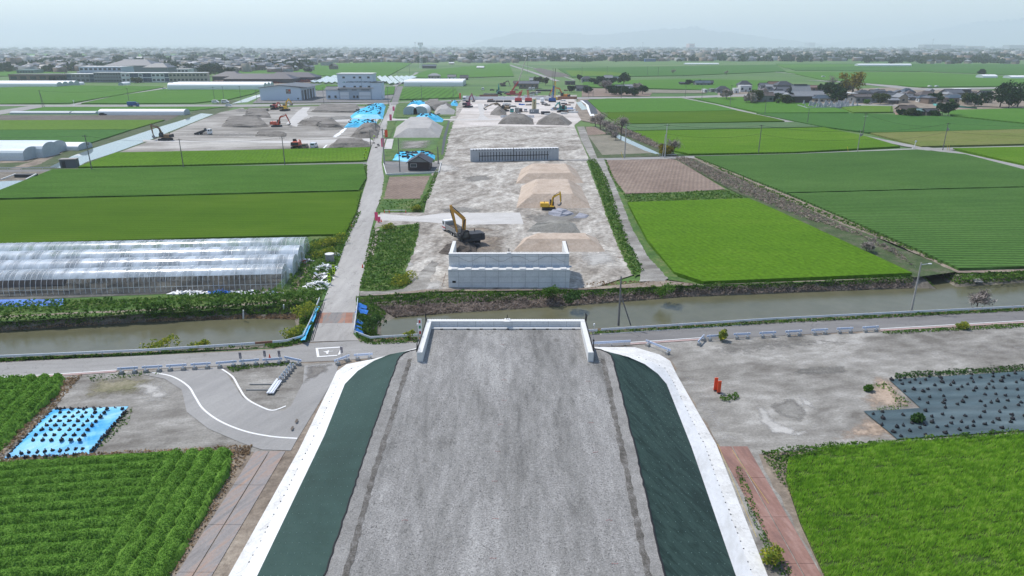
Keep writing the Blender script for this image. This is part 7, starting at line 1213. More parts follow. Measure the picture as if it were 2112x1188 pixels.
g0 = G(615, 170); veg('hedge', [(440, 176), (540, 174), (650, 170), (655, 166), (560, 170), (440, 171)], leafmat('red_hedge', (.09, .025, .02), (.16, .05, .04), .2), h=2.5, dens=2, leaf=1.2, label='dark red hedge line behind the warehouse', cat='hedge')
# --- film tunnels
m_film = bpy.data.materials.new('clear_film'); m_film.use_nodes = True; nt = m_film.node_tree; b = nt.nodes['Principled BSDF']; b.inputs['Base Color'].default_value = (.62, .69, .74, 1); b.inputs['Roughness'].default_value = .16; b.inputs['Specular IOR Level'].default_value = .8
ge = nt.nodes.new('ShaderNodeNewGeometry'); mp = nt.nodes.new('ShaderNodeMapping'); mp.inputs['Scale'].default_value = (.9, .25, .5); no = nt.nodes.new('ShaderNodeTexNoise'); no.inputs['Scale'].default_value = .55; no.inputs['Detail'].default_value = 5; nt.links.new(ge.outputs['Position'], mp.inputs[0]); nt.links.new(mp.outputs[0], no.inputs[0]); mr = nt.nodes.new('ShaderNodeMapRange'); mr.inputs[1].default_value = .4; mr.inputs[2].default_value = .62; mr.inputs[3].default_value = .26; mr.inputs[4].default_value = .78; nt.links.new(no.outputs[0], mr.inputs[0]); nt.links.new(mr.outputs[0], b.inputs['Alpha'])
wv = nt.nodes.new('ShaderNodeTexWave'); wv.inputs['Scale'].default_value = .32; wv.inputs['Distortion'].default_value = 3; nt.links.new(ge.outputs['Position'], wv.inputs[0]); bp = nt.nodes.new('ShaderNodeBump'); bp.inputs['Strength'].default_value = .3; bp.inputs['Distance'].default_value = .15; nt.links.new(no.outputs[0], bp.inputs['Height']); nt.links.new(bp.outputs[0], b.inputs['Normal'])
def arc(r, h, n=12, a0=0, a1=180): return [(math.cos(R(a0 + (a1 - a0) * i / n)) * r, math.sin(R(a0 + (a1 - a0) * i / n)) ** .8 * h) for i in range(n + 1)]
hoop_me = MB().poly_tube([(0, x, z) for x, z in arc(2.62, 3.3, 12)], .03, 4).mesh('hoop', m_white)
ordt = ['front', 'second', 'third', 'rearmost']
for i in range(4):
    xe = [-36.4, -36.3, -37.0, -37.6][i]; Yc = 103.9 + 5.42 * i; t = thing('plastic_tunnel', '%s of the four long clear plastic film tunnels left of the main road' % ordt[i], 'greenhouse', (xe, Yc, 0), R(4.5), 'clear plastic film tunnels'); Lg = 62
    n = 60; pr = arc(2.66, 3.34, 14, 42 if i == 0 else 12, 168) if i else arc(2.66, 3.34, 12, 12, 140); V = []; pr = [(-x, z) for x, z in pr] if i else [(x, z) for x, z in pr]
    for k in range(n + 1):
        for y, z in pr: V.append((-Lg * k / n, y * (1 + random.uniform(-.006, .006) - .012 * (k % 2)), z * (1 + random.uniform(-.006, .006) - .014 * (k % 2))))
    m = len(pr); F = [(k * m + j, k * m + j + 1, (k + 1) * m + j + 1, (k + 1) * m + j) for k in range(n) for j in range(m - 1)]; o = link(bpy.data.objects.new('film_cover', raw_mesh('film_cover', np.array(V), F, m_film, smooth=True))); o.parent = t
    for k in range(75): h_ = link(bpy.data.objects.new('hoop', hoop_me)); h_.parent = t; h_.location = (-.8 * k, 0, 0)
    for y, z in ((0, 3.32), (-1.9, 2.4), (1.9, 2.4), (-2.6, .9)): MB().tube((0, y, z), (-Lg, y, z), .03, n=4).build('purlin', m_railw, t)
    MB().add([(0, y, z) for y, z in arc(2.6, 3.28, 12)], [tuple(range(13))]).build('end_film', m_film, t); MB().box((.03, .4, 1.05), (.05, 1.2, 2.1)).build('end_door', m_steel, t)
cloth('ground_cover', [(-100, 97.6, .9), (-69.5, 100.2, .9), (-69.5, 101.2, 1.9), (-100, 98.4, 1.9)], basic('shade_mesh', (.07, .065, .065), .8), 'dark shade mesh along the side of the front tunnel at the left edge', 'mesh', amp=.03); cloth('blue_sheet', [G(-200, 642), G(131, 632), G(131, 617, .3), G(-200, 622, .3)], m_tarpd, 'long dark blue sheet at the foot of the front tunnel, left edge', 'sheet', n=16, amp=.12)
def tunnel(px0, px1, py, pyt, lb, w_, mat=None, axis='x', n=1, L_=None, rz=0, grp=None, name='plastic_tunnel'):
    mat = mat or m_tw; a = G(px0, py); b = G(px1, py); h = Zat(pyt, a[1]); t = thing(name, lb, 'greenhouse', a, rz, grp); Lx = L_ or (b[0] - a[0])
    for i in range(n):
        off_ = i * w_
        if axis == 'x': mb = MB(); A = arc(w_ / 2, h * .62, 10); P_ = [(w_ / 2, 0)] + [(y, h * .38 + z) for y, z in A] + [(-w_ / 2, 0)]; m = len(P_); mb.add([(0, y + w_ / 2 + off_, z) for y, z in P_] + [(Lx, y + w_ / 2 + off_, z) for y, z in P_], [(j, j + 1, m + j + 1, m + j) for j in range(m - 1)]); mb.build('film_cover', mat, t); MB().add([(Lx, y + w_ / 2 + off_, z) for y, z in P_], [tuple(range(m))]).build('end_film', m_tg, t); MB().add([(0, y + w_ / 2 + off_, z) for y, z in P_], [tuple(range(m))]).build('end_film', m_tg, t)
        else: A = arc(w_ / 2, h * .62, 10); P_ = [(w_ / 2, 0)] + [(y, h * .38 + z) for y, z in A] + [(-w_ / 2, 0)]; m = len(P_); MB().add([(y + w_ / 2 + off_, 0, z) for y, z in P_] + [(y + w_ / 2 + off_, Lx, z) for y, z in P_], [(j, j + 1, m + j + 1, m + j) for j in range(m - 1)]).build('film_cover', mat, t); MB().add([(y + w_ / 2 + off_, 0, z) for y, z in P_], [tuple(range(m))]).build('end_film', m_tg, t)
    return t
m_tw = basic('white_film', (.78, .79, .78), .45); m_tg = basic('grey_film', (.42, .48, .50), .4, var=.15, vs=.8); m_tc = basic('dull_film', (.42, .46, .47), .4, var=.1)
tunnel(203, 380, 238, 226, 'long bright white film tunnel above the brown plot, left', 7.5); tunnel(-60, 50, 332, 306, 'nearest greenhouse of the left multi span block, white film over glazed side', 9, basic('hazy_film', (.6, .66, .68), .35, var=.1)); tunnel(-80, 90, 326, 296, 'middle greenhouse of the left multi span block', 9, basic('hazy_film', (.6, .66, .68), .35)); tunnel(-100, 108, 318, 293, 'rear greenhouse of the left multi span block, longest white roof', 9, basic('hazy_film', (.6, .66, .68), .35)); tunnel(118, 162, 311, 297, 'rounded white film hump beside the left greenhouse block', 9)
tunnel(20, 143, 236, 230, 'dull grey low tunnel left of the long white one', 6, m_tc); tunnel(146, 197, 236, 230, 'short dull grey low tunnel next to the white one', 6, m_tc); tunnel(346, 545, 186, 171, 'long white roofed greenhouse block behind the left fields', 9, n=3); tunnel(-80, 118, 180, 169.5, 'long white greenhouse block at the far left edge', 9, n=4)
for i, x in enumerate((133, 140, 147, 244)): tunnel(x, x, 176, 170, ('small white dome tunnel left of the school, first', 'small white dome tunnel left of the school, second', 'small white dome tunnel left of the school, third', 'small white dome tunnel below the long school block')[i], 5, axis='y', L_=14)
tunnel(832, 832, 237, 219, 'left of the twin white tunnels right of the main road', 7.8, axis='y', L_=16); tunnel(853, 853, 237, 219, 'right of the twin white tunnels right of the main road', 7.8, axis='y', L_=16); tunnel(833, 955, 178, 166, 'white many ridged greenhouse block right of the solar rows', 9, n=5)
for x0, x1, y, yt, lb in ((1413, 1483, 133, 130, 'long thin pale tunnel in the far right fields'), (1769, 1880, 137, 131.5, 'long pale greenhouse in the far right fields'), (0, 40, 111, 109, 'white greenhouse line at the far left horizon fields'), (107, 160, 112, 110, 'white greenhouse line in the far left plain'), (14, 82, 120, 118.5, 'long white roof strip left of the village, nearer'), (38, 98, 117, 115, 'long white roof strip left of the village, farther')): tunnel(x0, x1, y, yt, lb, 14)
tunnel(2027, 2057, 162, 154, 'white domed shed at the far right', 14, m_tw); tunnel(2084, 2140, 163, 156, 'white domed shed at the right edge', 14, m_tw)
# --- solar rows
m_sol = basic('solar_glass', (.42, .47, .48), .12, .3, spec=.8)
for i, (x0, y0, x1, y1) in enumerate(((640, 172, 653, 168), (652, 172, 675, 161), (665, 173, 690, 158.5), (677, 173, 701, 160), (690, 173, 712, 162), (777, 160, 790, 172), (788, 160, 803, 175), (800, 160, 815, 175), (812, 160, 827, 173), (822, 160, 836, 168.5), (832, 160, 845, 165), (842, 160, 853, 163))):
    a, b = Vector(G(x0, max(y0, y1))), Vector(G(x1 if y1 < y0 else x1, min(y0, y1))); 
    if x1 > x0 and y1 > y0: a, b = Vector(G(x1, y1)), Vector(G(x0, y0))
    t = thing('solar_row', 'tilted pale solar panel row, %s from the left' % ['first', 'second', 'third', 'fourth', 'fifth', 'sixth', 'seventh', 'eighth', 'ninth', 'tenth', 'eleventh', 'twelfth'][i], 'solar panels', a, 0, 'solar panel rows beside the grain building'); d = b - a; p_, q_ = (2.6, 1.0) if x0 < 700 else (1.0, 2.6); MB().add([(0, 0, p_), (4.2, 0, q_), (d.x + 4.2, d.y, q_), (d.x, d.y, p_), (0, 0, p_ - .1), (4.2, 0, q_ - .1), (d.x + 4.2, d.y, q_ - .1), (d.x, d.y, p_ - .1)], [(0, 1, 2, 3), (7, 6, 5, 4), (0, 4, 5, 1), (2, 6, 7, 3), (1, 5, 6, 2), (3, 7, 4, 0)]).build('panel', m_sol, t)
    for u in (.05, .5, .95): MB().box((d.x * u + 2, d.y * u, .9), (.2, .2, 1.8)).build('leg', m_dark, t)
# --- village houses: px, py(base), pixel width, roof kind, roof, wall, eaves px, ridge px, label
VH = [(1578, 212, 34, 'gx', 'b', 'g', 197, 190, 'grey shed with a brownish roof at the left of the temple garden'), (1602, 208, 30, 'gx', 'p', 'g', 192, 187, 'grey two part shed behind the pink gabled house'), (1619, 200, 28, 'gx', 'g', 'l', 187, 179, 'pink lavender house with a rosy roof edge behind the temple'), (1618, 192, 34, 'hip', 'd', 'g', 176, 167, 'dark roofed two storey house behind the pink one'), (1575, 192, 16, 'gx', 'g', 'g', 176, 171, 'small grey box shed at the left of the village'), (1595, 190, 20, 'gx', 'r', 'b', 175, 168, 'rust brown roofed house at the left of the village'), (1586, 194, 12, 'gx', 'p', 'g', 178, 174, 'pale blue roofed lean to at the left of the village'),
      (1682, 190, 36, 'gx', 'r', 'b', 180, 176, 'long rusty roofed barn behind the temple'), (1684, 206, 34, 'gx', 'p', 'g', 195, 187, 'pale tiled hall right of the temple roof'), (1700, 211, 44, 'hip', 's', 'c', 203, 196, 'slate blue low roof hall with cream walls at the graveyard'), (1740, 206, 30, 'flat', 'w', 'e', 192, 192, 'beige flat shed with a white roof behind the graveyard'), (1760, 207, 14, 'flat', 'w', 'c', 193, 193, 'small cream block beside the white roofed shed'), (1790, 213, 54, 'gx', 'b', 'g', 199, 194, 'long grey barn with a corrugated roof and dark doorway'), (1782, 203, 26, 'hip', 'd', 'g', 191, 185, 'dark hipped roof behind the long grey barn'), (1812, 202, 30, 'gx', 'g', 'c', 192, 185, 'grey tiled house behind the right end of the long barn'), (1822, 206, 18, 'gx', 'd', 'c', 197, 189, 'steep dark gable beside the long barn'),
      (1840, 208, 28, 'gx', 'g', 'c', 197, 191, 'grey roofed house with cream walls in the middle of the village'), (1842, 215, 22, 'gx', 'p', 'd', 206, 202, 'dark shed with a pale roof in the village front row'), (1860, 212, 24, 'gx', 'p', 'g', 204, 198, 'pale roofed cottage in the village front row'), (1884, 208, 20, 'hip', 'g', 'g', 201, 197, 'small grey roofed cottage in the village, right of the front row'), (1872, 200, 26, 'gx', 'p', 'e', 194, 190, 'low pale roof shed behind the front row'), (1915, 207, 36, 'hip', 'b', 'c', 196, 187, 'brown hipped roof house with cream walls'), (1938, 212, 46, 'hip', 'b', 'e', 203, 197, 'wide brown hipped roof house with beige walls'), (1968, 206, 34, 'gx', 'g', 'g', 191, 184, 'tall grey house with a low gable and windows'), (1985, 204, 30, 'flat', 'w', 'd', 184, 184, 'dark flat roofed block with a white roof edge'), (1975, 212, 40, 'hip', 's', 'e', 202, 195, 'dark blue roofed beige bungalow before the tall grey house'), (2006, 199, 20, 'gx', 'b', 'c', 192, 189, 'cream shed with a thin brown roof'), (2035, 206, 22, 'gx', 'd', 'w', 194, 187, 'white house with a dark roof beside the dark trees'),
      (1865, 238, 14, 'gx', 'b', 'p', 226, 217, 'pink walled gable end of the hedged farmhouse'), (1882, 237, 30, 'hip', 'b', 'g', 227, 216, 'grey roofed main part of the hedged farmhouse'), (1896, 238, 34, 'gx', 'n', 'd', 231, 224, 'green sheeted roof part of the hedged farmhouse'), (1922, 239, 24, 'gx', 'd', 'd', 231, 224, 'dark right annex of the hedged farmhouse'),
      (1492, 192, 26, 'hip', 'd', 'g', 185, 177, 'grey walled cottage with a dark pyramid roof by the road'), (1537, 183, 26, 'hip', 'd', 'e', 175, 166, 'two storey dark roofed house behind the white garage'), (1538, 190, 24, 'flat', 'w', 'w', 177, 177, 'white garage with a dark open doorway'), (1519, 193, 10, 'flat', 'w', 'w', 183, 183, 'small white box unit beside the cottage'), (1455, 191, 7, 'flat', 'w', 'w', 185, 185, 'tiny white shed by the tilled plot'), (1470, 190, 9, 'flat', 'p', 'g', 184, 184, 'small grey hut left of the cottage'), (1450, 177, 30, 'gx', 's', 'g', 171, 166, 'slate roofed barn in the far field, main part'), (1464, 176, 14, 'gx', 'd', 'd', 170, 166, 'dark barn end in the far field'), (1438, 176, 12, 'gx', 'p', 'd', 171, 167, 'pale blue roofed lean to in the far field'), (1409, 176, 12, 'gx', 'd', 'd', 172, 170, 'tiny dark shed left of the far barn'),
      (1210, 170, 20, 'hip', 'd', 'g', 163, 157, 'two storey dark hipped house left of the hazy farm trees'), (1200, 188, 24, 'gx', 'd', 'g', 182, 176, 'dark roofed cottage low in the bushes near the works'), (1255, 165, 16, 'gx', 'p', 'g', 160, 155, 'pale roofed farmhouse among the trees'), (1268, 165, 14, 'gx', 's', 'w', 162, 158, 'bluish roofed farm building right of the pale one'), (1283, 169, 14, 'gx', 'e' if 0 else 'b', 'e', 165, 162, 'brown farm shed beside the tall dark tree'), (1300, 183, 22, 'gx', 'p', 'g', 177, 174, 'white roofed house inside the round garden'), (1301, 188, 16, 'gx', 'g', 'g', 182, 178, 'steep grey gable inside the round garden'), (1278, 182, 14, 'gx', 'g', 'g', 178, 176, 'small grey roof at the left of the round garden'), (1176, 175, 20, 'flat', 'k', 'd', 168, 168, 'dark long box shed near the end of the works'), (1091, 183, 40, 'gx', 'g', 'b', 172, 167, 'long brown barn with a grey roof behind the works'), (1070, 178, 20, 'gx', 'b', 'b', 171, 167, 'dark left annex of the long brown barn'), (1101, 170, 16, 'gx', 'p', 'w', 165, 160, 'grey white gabled roof behind the long brown barn'),
      (895, 163, 24, 'hip', 'p', 'c', 156, 151, 'large pale temple like roof behind the white greenhouse block'), (932, 164, 16, 'gx', 'g', 'w', 158, 154, 'grey roofed house right of the pale temple like roof'), (957, 165, 16, 'gx', 'd', 'd', 160, 155, 'dark roofed house by the long pond'), (885, 141, 28, 'gx', 's', 'd', 136, 133, 'dark wide roof at the foot of the telecom tower'), (991, 142, 14, 'gx', 'w', 'g', 139, 136, 'white roofed sheds in the hazy field'), (792, 127, 12, 'flat', 'w', 'w', 122, 122, 'small white block in the hazy village edge'), (931, 133, 10, 'gx', 'w', 'c', 130, 128, 'cream gable in the hazy village edge')]
for x, y, pw, kind, rf_, wl, ye, yr, lb in VH:
    g = G(x, y); k = mpp(g[1]) * 1.03; w_ = pw * k; h = max(2.4, Zat(ye, g[1])); d = min(max(w_ * .7, 6), 12); rh = max(.6, Zat(yr, g[1] + d / 2) - h) if kind != 'flat' else .3
    house((g[0], g[1] + d / 2, 0), R(random.uniform(-7, 7)), w_ * .92, d, h, rh, kind, rf_, wl, lb, st=2 if h > 5.2 else 1, win=y > 160, oh=.7)
for i in range(44):
    x, y = random.choice(((random.uniform(1575, 1640), random.uniform(193, 206)), (random.uniform(1780, 2040), random.uniform(194, 214)), (random.uniform(1780, 2000), random.uniform(200, 214)))); g = G(x, y); c = random.choice('gdpbs'); kd = random.choice(('gx', 'hip'))
    house(g, R(random.choice((0, 90)) + random.uniform(-12, 12)), random.uniform(5, 10), random.uniform(4, 7), random.uniform(2.4, 4.4), random.uniform(1.2, 2.4), kd, c, random.choice('wcgbe'), 'small %s roofed outbuilding squeezed between the houses of the right village' % {'g': 'grey', 'd': 'dark', 'p': 'pale', 'b': 'brown', 's': 'slate'}[c], 'outbuilding', 'shed', oh=.4).__setitem__('group', 'outbuildings of the right village')
# temple: deep swept tiled roof over dark walls
g = G(1657, 214); k = mpp(g[1]) * 1.03; t = thing('temple', 'temple hall with a great swept grey tiled roof and dark timber walls', 'temple', (g[0], g[1] + 9, 0)); MB().box((0, 0, 2.6), (34 * k, 15, 5.2)).build('wall', m_drk, t); roofmb(24 * k, 15, 5.0, 6.6, 'gx', 2.2, curve=.13).build('roof', t_pale, t); roofmb(37 * k, 18, 4.8, 1.6, 'hip', 1.5).build('lower_roof', t_grey, t); MB().box((0, 0, 11.8), (26 * k, .7, .8)).build('ridge', t_dark, t)
for s in (-1, 1): MB().box((s * 12.6 * k, 0, 8.6), (.35, 7, 4), taper=.2).build('gable_board', m_whw, t)
t = house((g[0] - 26 * k, g[1] + 7, 0), 0, 12 * k, 9, 4.2, 2.6, 'hip', 'p', 'd', 'temple entrance porch with a pale hipped roof', 'temple_porch', 'porch', win=False)
m_grave = basic('gravestone', (.36, .38, .41), .5, var=.2, vs=1)
gm = MB().box((0, 0, .25), (1.1, 1.1, .5)).box((0, 0, .75), (.7, .7, .5)).box((0, 0, 1.5), (.4, .4, 1.1), taper=.9).mesh('gravestone', m_grave)
Q = scatter([p[:2] for p in GL([(1655, 216), (1740, 215), (1770, 218), (1770, 222), (1700, 224), (1660, 222)])], 70)
for q in Q: o = link(bpy.data.objects.new('gravestone', gm)); o.location = (q[0], q[1], 0); s = random.uniform(.9, 1.7); o.scale = (s, s, s * random.uniform(.8, 1.2)); tag(o, 'grey stepped gravestone in the temple graveyard', 'gravestone', 'gravestones in the temple graveyard')
wall_run([(1645, 219), (1665, 225), (1720, 224), (1775, 220)], 1.0, .4, 'low grey wall in front of the temple graveyard', m_grave); wall_run([(1640, 214), (1665, 224), (1695, 226)], .6, 2, 'white gravel kerb sweeping in front of the temple', m_white, 'kerb')
cloth('green_netting', [G(1925, 219), G(2015, 225), G(2015, 221.5, 1.2), G(1925, 214, 1.2)], basic('aqua_net', (.09, .35, .30), .7), 'aqua green netting strung over the village vegetable plot', 'netting', n=10, amp=.3)
cloth('blue_sheet', [G(1849, 236), G(1853, 236), G(1856, 231, 1), G(1853, 230, 1)], m_tarpd, 'small blue sheet by the pink walled farmhouse', 'sheet', n=3)
# --- telecom mast
g = G(869, 141); h = Zat(88, g[1]); t = thing('telecom_tower', 'tall lattice telecom tower with antenna crown above the hazy village', 'tower', g); mb = MB(); lattice(mb, (0, 0, 0), (0, 0, h * .9), 4.5, 12, .22); mb.build('lattice', m_steel, t)
for z in (.9, .97): MB().tube((0, 0, h * z), (0, 0, h * z + 1), 4.2, n=12).build('platform', m_steel, t)
for a in range(8): MB().box((math.cos(a * .785) * 4, math.sin(a * .785) * 4, h * .96), (.6, .6, 4)).build('antenna', m_steel, t)
for x, y, yt, lb in ((857, 112, 87, 'slim hazy mast left of the telecom tower'), (1325, 108, 87, 'hazy mast with a round head on the right horizon'), (1179, 103, 92, 'short hazy mast near the centre horizon'), (1920, 105, 80, 'leaning hazy tower on the right horizon'), (1354, 106, 92, 'thin hazy mast right of the round headed one')): g = G(x, y); h = Zat(yt, g[1]); t = thing('mast', lb, 'mast', g); MB().tube((0, 0, 0), (h * (.05 if 'leaning' in lb else 0), 0, h), h * .03, h * .015, 6).build('shaft', m_steel, t); MB().tube((h * (.05 if 'leaning' in lb else 0), 0, h), (0, 0, h * .92), h * .06, n=8).build('head', m_steel, t)
# trees
for x, y, h, r, mt, lb in ((1286, 178, 13, 7, 'e', 'tall dark round tree behind the hazy farmhouse'), (1262, 176, 7, 6, 'e', 'dark bushy tree left of the tall one'), (1240, 172, 7, 6, 'e', 'dark bushy tree at the centre of the hazy farm'), (1195, 168, 7, 4, 'e', 'dark tree left of the two storey hipped house'), (1225, 175, 6, 6, 'e', 'low dark tree in front of the hipped house'), (1178, 190, 5, 4, 'e', 'dark garden tree at the end of the works'), (1212, 192, 5, 5, 'e', 'dark garden tree right of the low cottage'), (1262, 196, 7, 6, 'e', 'dark hedge tree at the left of the round garden'), (1282, 198, 7, 6, 'e', 'dark hedge tree in the front of the round garden'), (1305, 198, 6, 6, 'e', 'dark hedge tree at the middle of the round garden'), (1325, 195, 9, 5, 'e', 'dark hedge tree at the right of the round garden'), (1250, 192, 10, 6, 'w', 'greyish tree at the left edge of the round garden'), (1315, 190, 8, 5, 'w', 'greyish tree at the right edge of the round garden'),
    (1757, 196, 17, 11, 'y', 'large golden green tree behind the graveyard sheds'), (1742, 194, 12, 8, 'o', 'olive tree leaning on the golden one'), (1717, 208, 14, 8, 'e', 'dark pine like tree right of the temple'), (1728, 212, 10, 6, 'e', 'lower dark tree at the graveyard back'), (1702, 200, 12, 6, 'e', 'dark tree just behind the slate blue roof'), (2062, 222, 15, 9, 'e', 'massive dark tree at the village right end, left of the pair'), (2098, 222, 16, 10, 'e', 'massive dark tree at the village right end, right of the pair'), (2080, 224, 11, 8, 'e', 'dark tree filling the gap of the village right pair'), (2010, 220, 9, 6, 'e', 'dark garden tree before the white house'), (1995, 216, 8, 5, 'o', 'olive garden tree left of the white house'), (1925, 214, 7, 5, 'e', 'dark bush before the brown hipped house'), (1857, 239, 3.5, 2.6, 'e', 'dark hedge bush left of the hedged farmhouse'), (1875, 241, 4.6, 3.4, 'o', 'pale pruned tree before the hedged farmhouse'), (1890, 241, 3, 3, 'e', 'dark hedge bush in front of the green sheeted roof'), (1927, 241, 3.2, 3, 'e', 'dark hedge bush before the dark annex'), (1943, 239, 7, 4.5, 'e', 'round dark tree right of the hedged farmhouse, left one'), (1955, 239, 7, 4.5, 'e', 'round dark tree right of the hedged farmhouse, right one'),
    (1560, 212, 8, 6, 'o', 'olive grey tree at the left of the temple garden'), (1548, 214, 7, 5, 'w', 'grey tree beside the diagonal road head'), (1595, 211, 6, 4, 'e', 'dark clipped tree before the grey sheds'), (1498, 206, 8, 5, 'w', 'grey leafless looking tree below the cottage'), (1618, 214, 6, 4, 'o', 'light green tree at the temple porch'), (1815, 216, 7, 5, 'o', 'green shrubs before the long grey barn'), (1420, 176, 5, 4, 'e', 'dark tree beside the far barn'), (2023, 158, 9, 6, 'e', 'hazy dark tree behind the domed sheds'), (1372, 322, 3.6, 3, 'y', 'yellow green bush by the creek culvert'), (1110, 172, 7, 5, 'o', 'green tree right of the brown barn'), (1125, 176, 8, 5, 'o', 'green garden tree behind the tall rig'), (283, 171, 6, 6, 'o', 'small round tree before the school'), (1440, 176, 5, 4, 'e', 'dark tree between the far barn roofs'), (420, 158, 14, 12, 'e', 'hazy dark wood at the school right end, left tree'), (445, 158, 15, 14, 'e', 'hazy dark wood at the school right end, middle tree'), (470, 160, 12, 10, 'e', 'hazy dark wood at the school right end, right tree'), (128, 138, 12, 10, 'o', 'hazy olive tree in the left village'), (1915, 128, 14, 20, 'o', 'hazy olive wood at the right horizon, left tree'), (1945, 128, 14, 20, 'o', 'hazy olive wood at the right horizon, right tree')):
    tree('garden_tree', x, y, h, r, {'e': lf_ever, 'y': lf_gold, 'o': lf_olive, 'w': lf_grey}[mt], lb, n=1100, ls=.55 + r * .04)
for i in range(34): x = random.uniform(1560, 2040); tree('garden_shrub', x, random.uniform(206, 217) if x < 1640 or x > 1780 else random.uniform(205, 210), random.uniform(2, 4.5), random.uniform(1.5, 3), random.choice((lf_ever, lf_olive, lf_ever, lf_weed)), 'rounded green garden shrub among the houses of the right village', 'shrub', n=260, ls=.6, cl=4, group='garden shrubs of the right village')
for i, (x, y, h, r, lb) in enumerate(((1238, 268, 10, 6, 'grey bare tree by the small creek, upper one'), (1250, 277, 9, 6, 'grey bare tree by the small creek, second from the top'), (1262, 283, 8, 5, 'grey bare tree by the small creek, third from the top'), (1281, 279, 11, 6, 'grey bare tree by the small creek, tallest, at the field corner'), (1228, 262, 8, 5, 'grey bare scrub tree at the top of the small creek'), (1388, 319, 8, 4.5, 'bare brown tree by the creek culvert'), (1786, 522, 3.2, 2.2, 'small bare tree in the reeds of the right creek'), (2015, 632, 3.6, 4.4, 'wide bare bush behind the right guardrail'), (1715, 182, 16, 14, 'big bare grey tree behind the temple'), (1270, 290, 5, 4, 'low bare tree beside the small creek water'), (1388, 154, 11, 8, 'hazy bare tree in the far right fields, left'), (1498, 155, 9, 7, 'hazy bare tree in the far right fields, right'))): bare_tree(x, y, h, r, lb, seed=i + 3, twigs=700 if y > 200 else 500)
# ================================================================== hazy town and plain
TOWN = [((0, 560, 121, 149), 150, 'left village'), ((520, 690, 126, 146), 60, 'village left of the grain building'), ((690, 900, 111, 130), 60, 'village left of the telecom tower'), ((890, 1060, 104, 132), 70, 'village right of the telecom tower'), ((1060, 1216, 118, 127), 60, 'village row over the crane'), ((1216, 1560, 112, 126), 80, 'far right village, near part'), ((1560, 1900, 111, 127), 80, 'far right village, middle part'), ((1900, 2112, 112, 132), 60, 'far right village, right end')]
hm = {}
m_tr = [t_grey, t_dark, t_pale, t_brown, basic('town_roof_pale', (.33, .34, .35), .5), t_slate]; m_tw2 = [basic('town_wall', (.33, .33, .32), .8), basic('town_wall_cream', (.3, .27, .22), .8), m_grw, basic('town_wall_tan', (.22, .18, .14), .8), m_brw]
nmr = ['grey roofed', 'dark roofed', 'pale roofed', 'brown roofed', 'white roofed', 'slate roofed']
def hmesh(ri, wi, big=False):
    key = (ri, wi, big)
    if key not in hm:
        w_, d, h, rh = (11, 8, 4.6, 2.4) if not big else (26, 14, 7, 1.5); mb = MB(); mb.box((0, 0, h / 2), (w_, d, h)); r_ = roofmb(w_, d, h, rh, 'hip' if (ri + wi) % 2 else 'gx', .7); mb.add(r_.v, r_.f, 1); mb.box((-2, -d / 2 - .03, h * .55), (2.4, .06, 1.2), mi=2); mb.box((2.5, -d / 2 - .03, h * .55), (2, .06, 1.2), mi=2); hm[key] = mb.mesh('far_house', [m_tw2[wi], m_tr[ri], m_win])
    return hm[key]
cnt = 0
for (x0, x1, y0, y1), n, nm in TOWN:
    n = int(n * .46)
    for i in range(n):
        x, y = random.uniform(x0, x1), y1 - (y1 - y0) * random.random() ** 1.25; g = G(x, y); ri, wi = random.choice((0, 0, 1, 1, 2, 3, 4, 5)), random.randrange(5); big = random.random() < .08
        o = link(bpy.data.objects.new('far_house', hmesh(ri, wi, big))); o.location = g; s = random.uniform(.85, 1.3); o.scale = (s, s, s); o.rotation_euler = (0, 0, random.choice((0, R(90))) + random.uniform(-.3, .3)); tag(o, '%s %s in the hazy %s' % (nmr[ri], 'long hall' if big else 'small house', nm), 'house', 'small houses of the hazy %s' % nm); cnt += 1
# everything beyond: too many to tell apart
V, F, MI = [], [], []
def addh(x, y, w_, d, h, rh, a, mw, mr_):
    c, s = math.cos(a), math.sin(a); b = len(V); X, Y = w_ / 2, d / 2
    for px, py, pz in ((-X, -Y, 0), (X, -Y, 0), (X, Y, 0), (-X, Y, 0), (-X, -Y, h), (X, -Y, h), (X, Y, h), (-X, Y, h), (-X, 0, h + rh), (X, 0, h + rh), (-X, 0, h + rh), (X, 0, h + rh)): V.append((x + px * c - py * s, y + px * s + py * c, pz))
    for f, m in (((0, 1, 5, 4), mw), ((1, 2, 6, 5), mw), ((2, 3, 7, 6), mw), ((3, 0, 4, 7), mw), ((4, 5, 9, 8), mr_), ((6, 7, 8, 9), mr_), ((5, 6, 11, 9), mw), ((7, 4, 8, 10), mw)): F.append(tuple(q + b for q in f)); MI.append(m)
far = [(0, 640, 98.5, 150, 500, 149), (560, 1060, 98.5, 130, 900, 129), (0, 2112, 97.6, 108, 3800, 107), (0, 700, 101, 112, 900, 111), (1060, 1500, 99, 123, 1500, 122), (1200, 2112, 99, 120, 2800, 119), (1060, 1216, 118, 127, 60, 126), (1216, 2112, 116, 127, 500, 126), (0, 560, 121, 148, 350, 147)]
for x0, x1, y0, y1, n, ym in far:
    for i in range(n):
        x, y = random.uniform(x0 - 200 if x0 == 0 else x0, x1 + 200 if x1 == 2112 else x1), min(ym, y0 + (y1 - y0) * random.random()); g = G(x, y); dist = g[1]; s = 1 + min(2.2, dist / 3500); tall = random.random() < .04
        addh(g[0] + random.uniform(-20, 20), g[1] + random.uniform(-20, 20), random.uniform(9, 17) * s, random.uniform(7, 11) * s, random.uniform(3.5, 6.5) * (1 + .25 * s) * (2.2 if tall else 1), 0.3 if tall else random.uniform(1, 3), random.uniform(-.5, .5) + random.choice((0, 1.57)), random.randrange(5), 5 + random.choice((0, 0, 1, 1, 2, 3, 4, 5)))
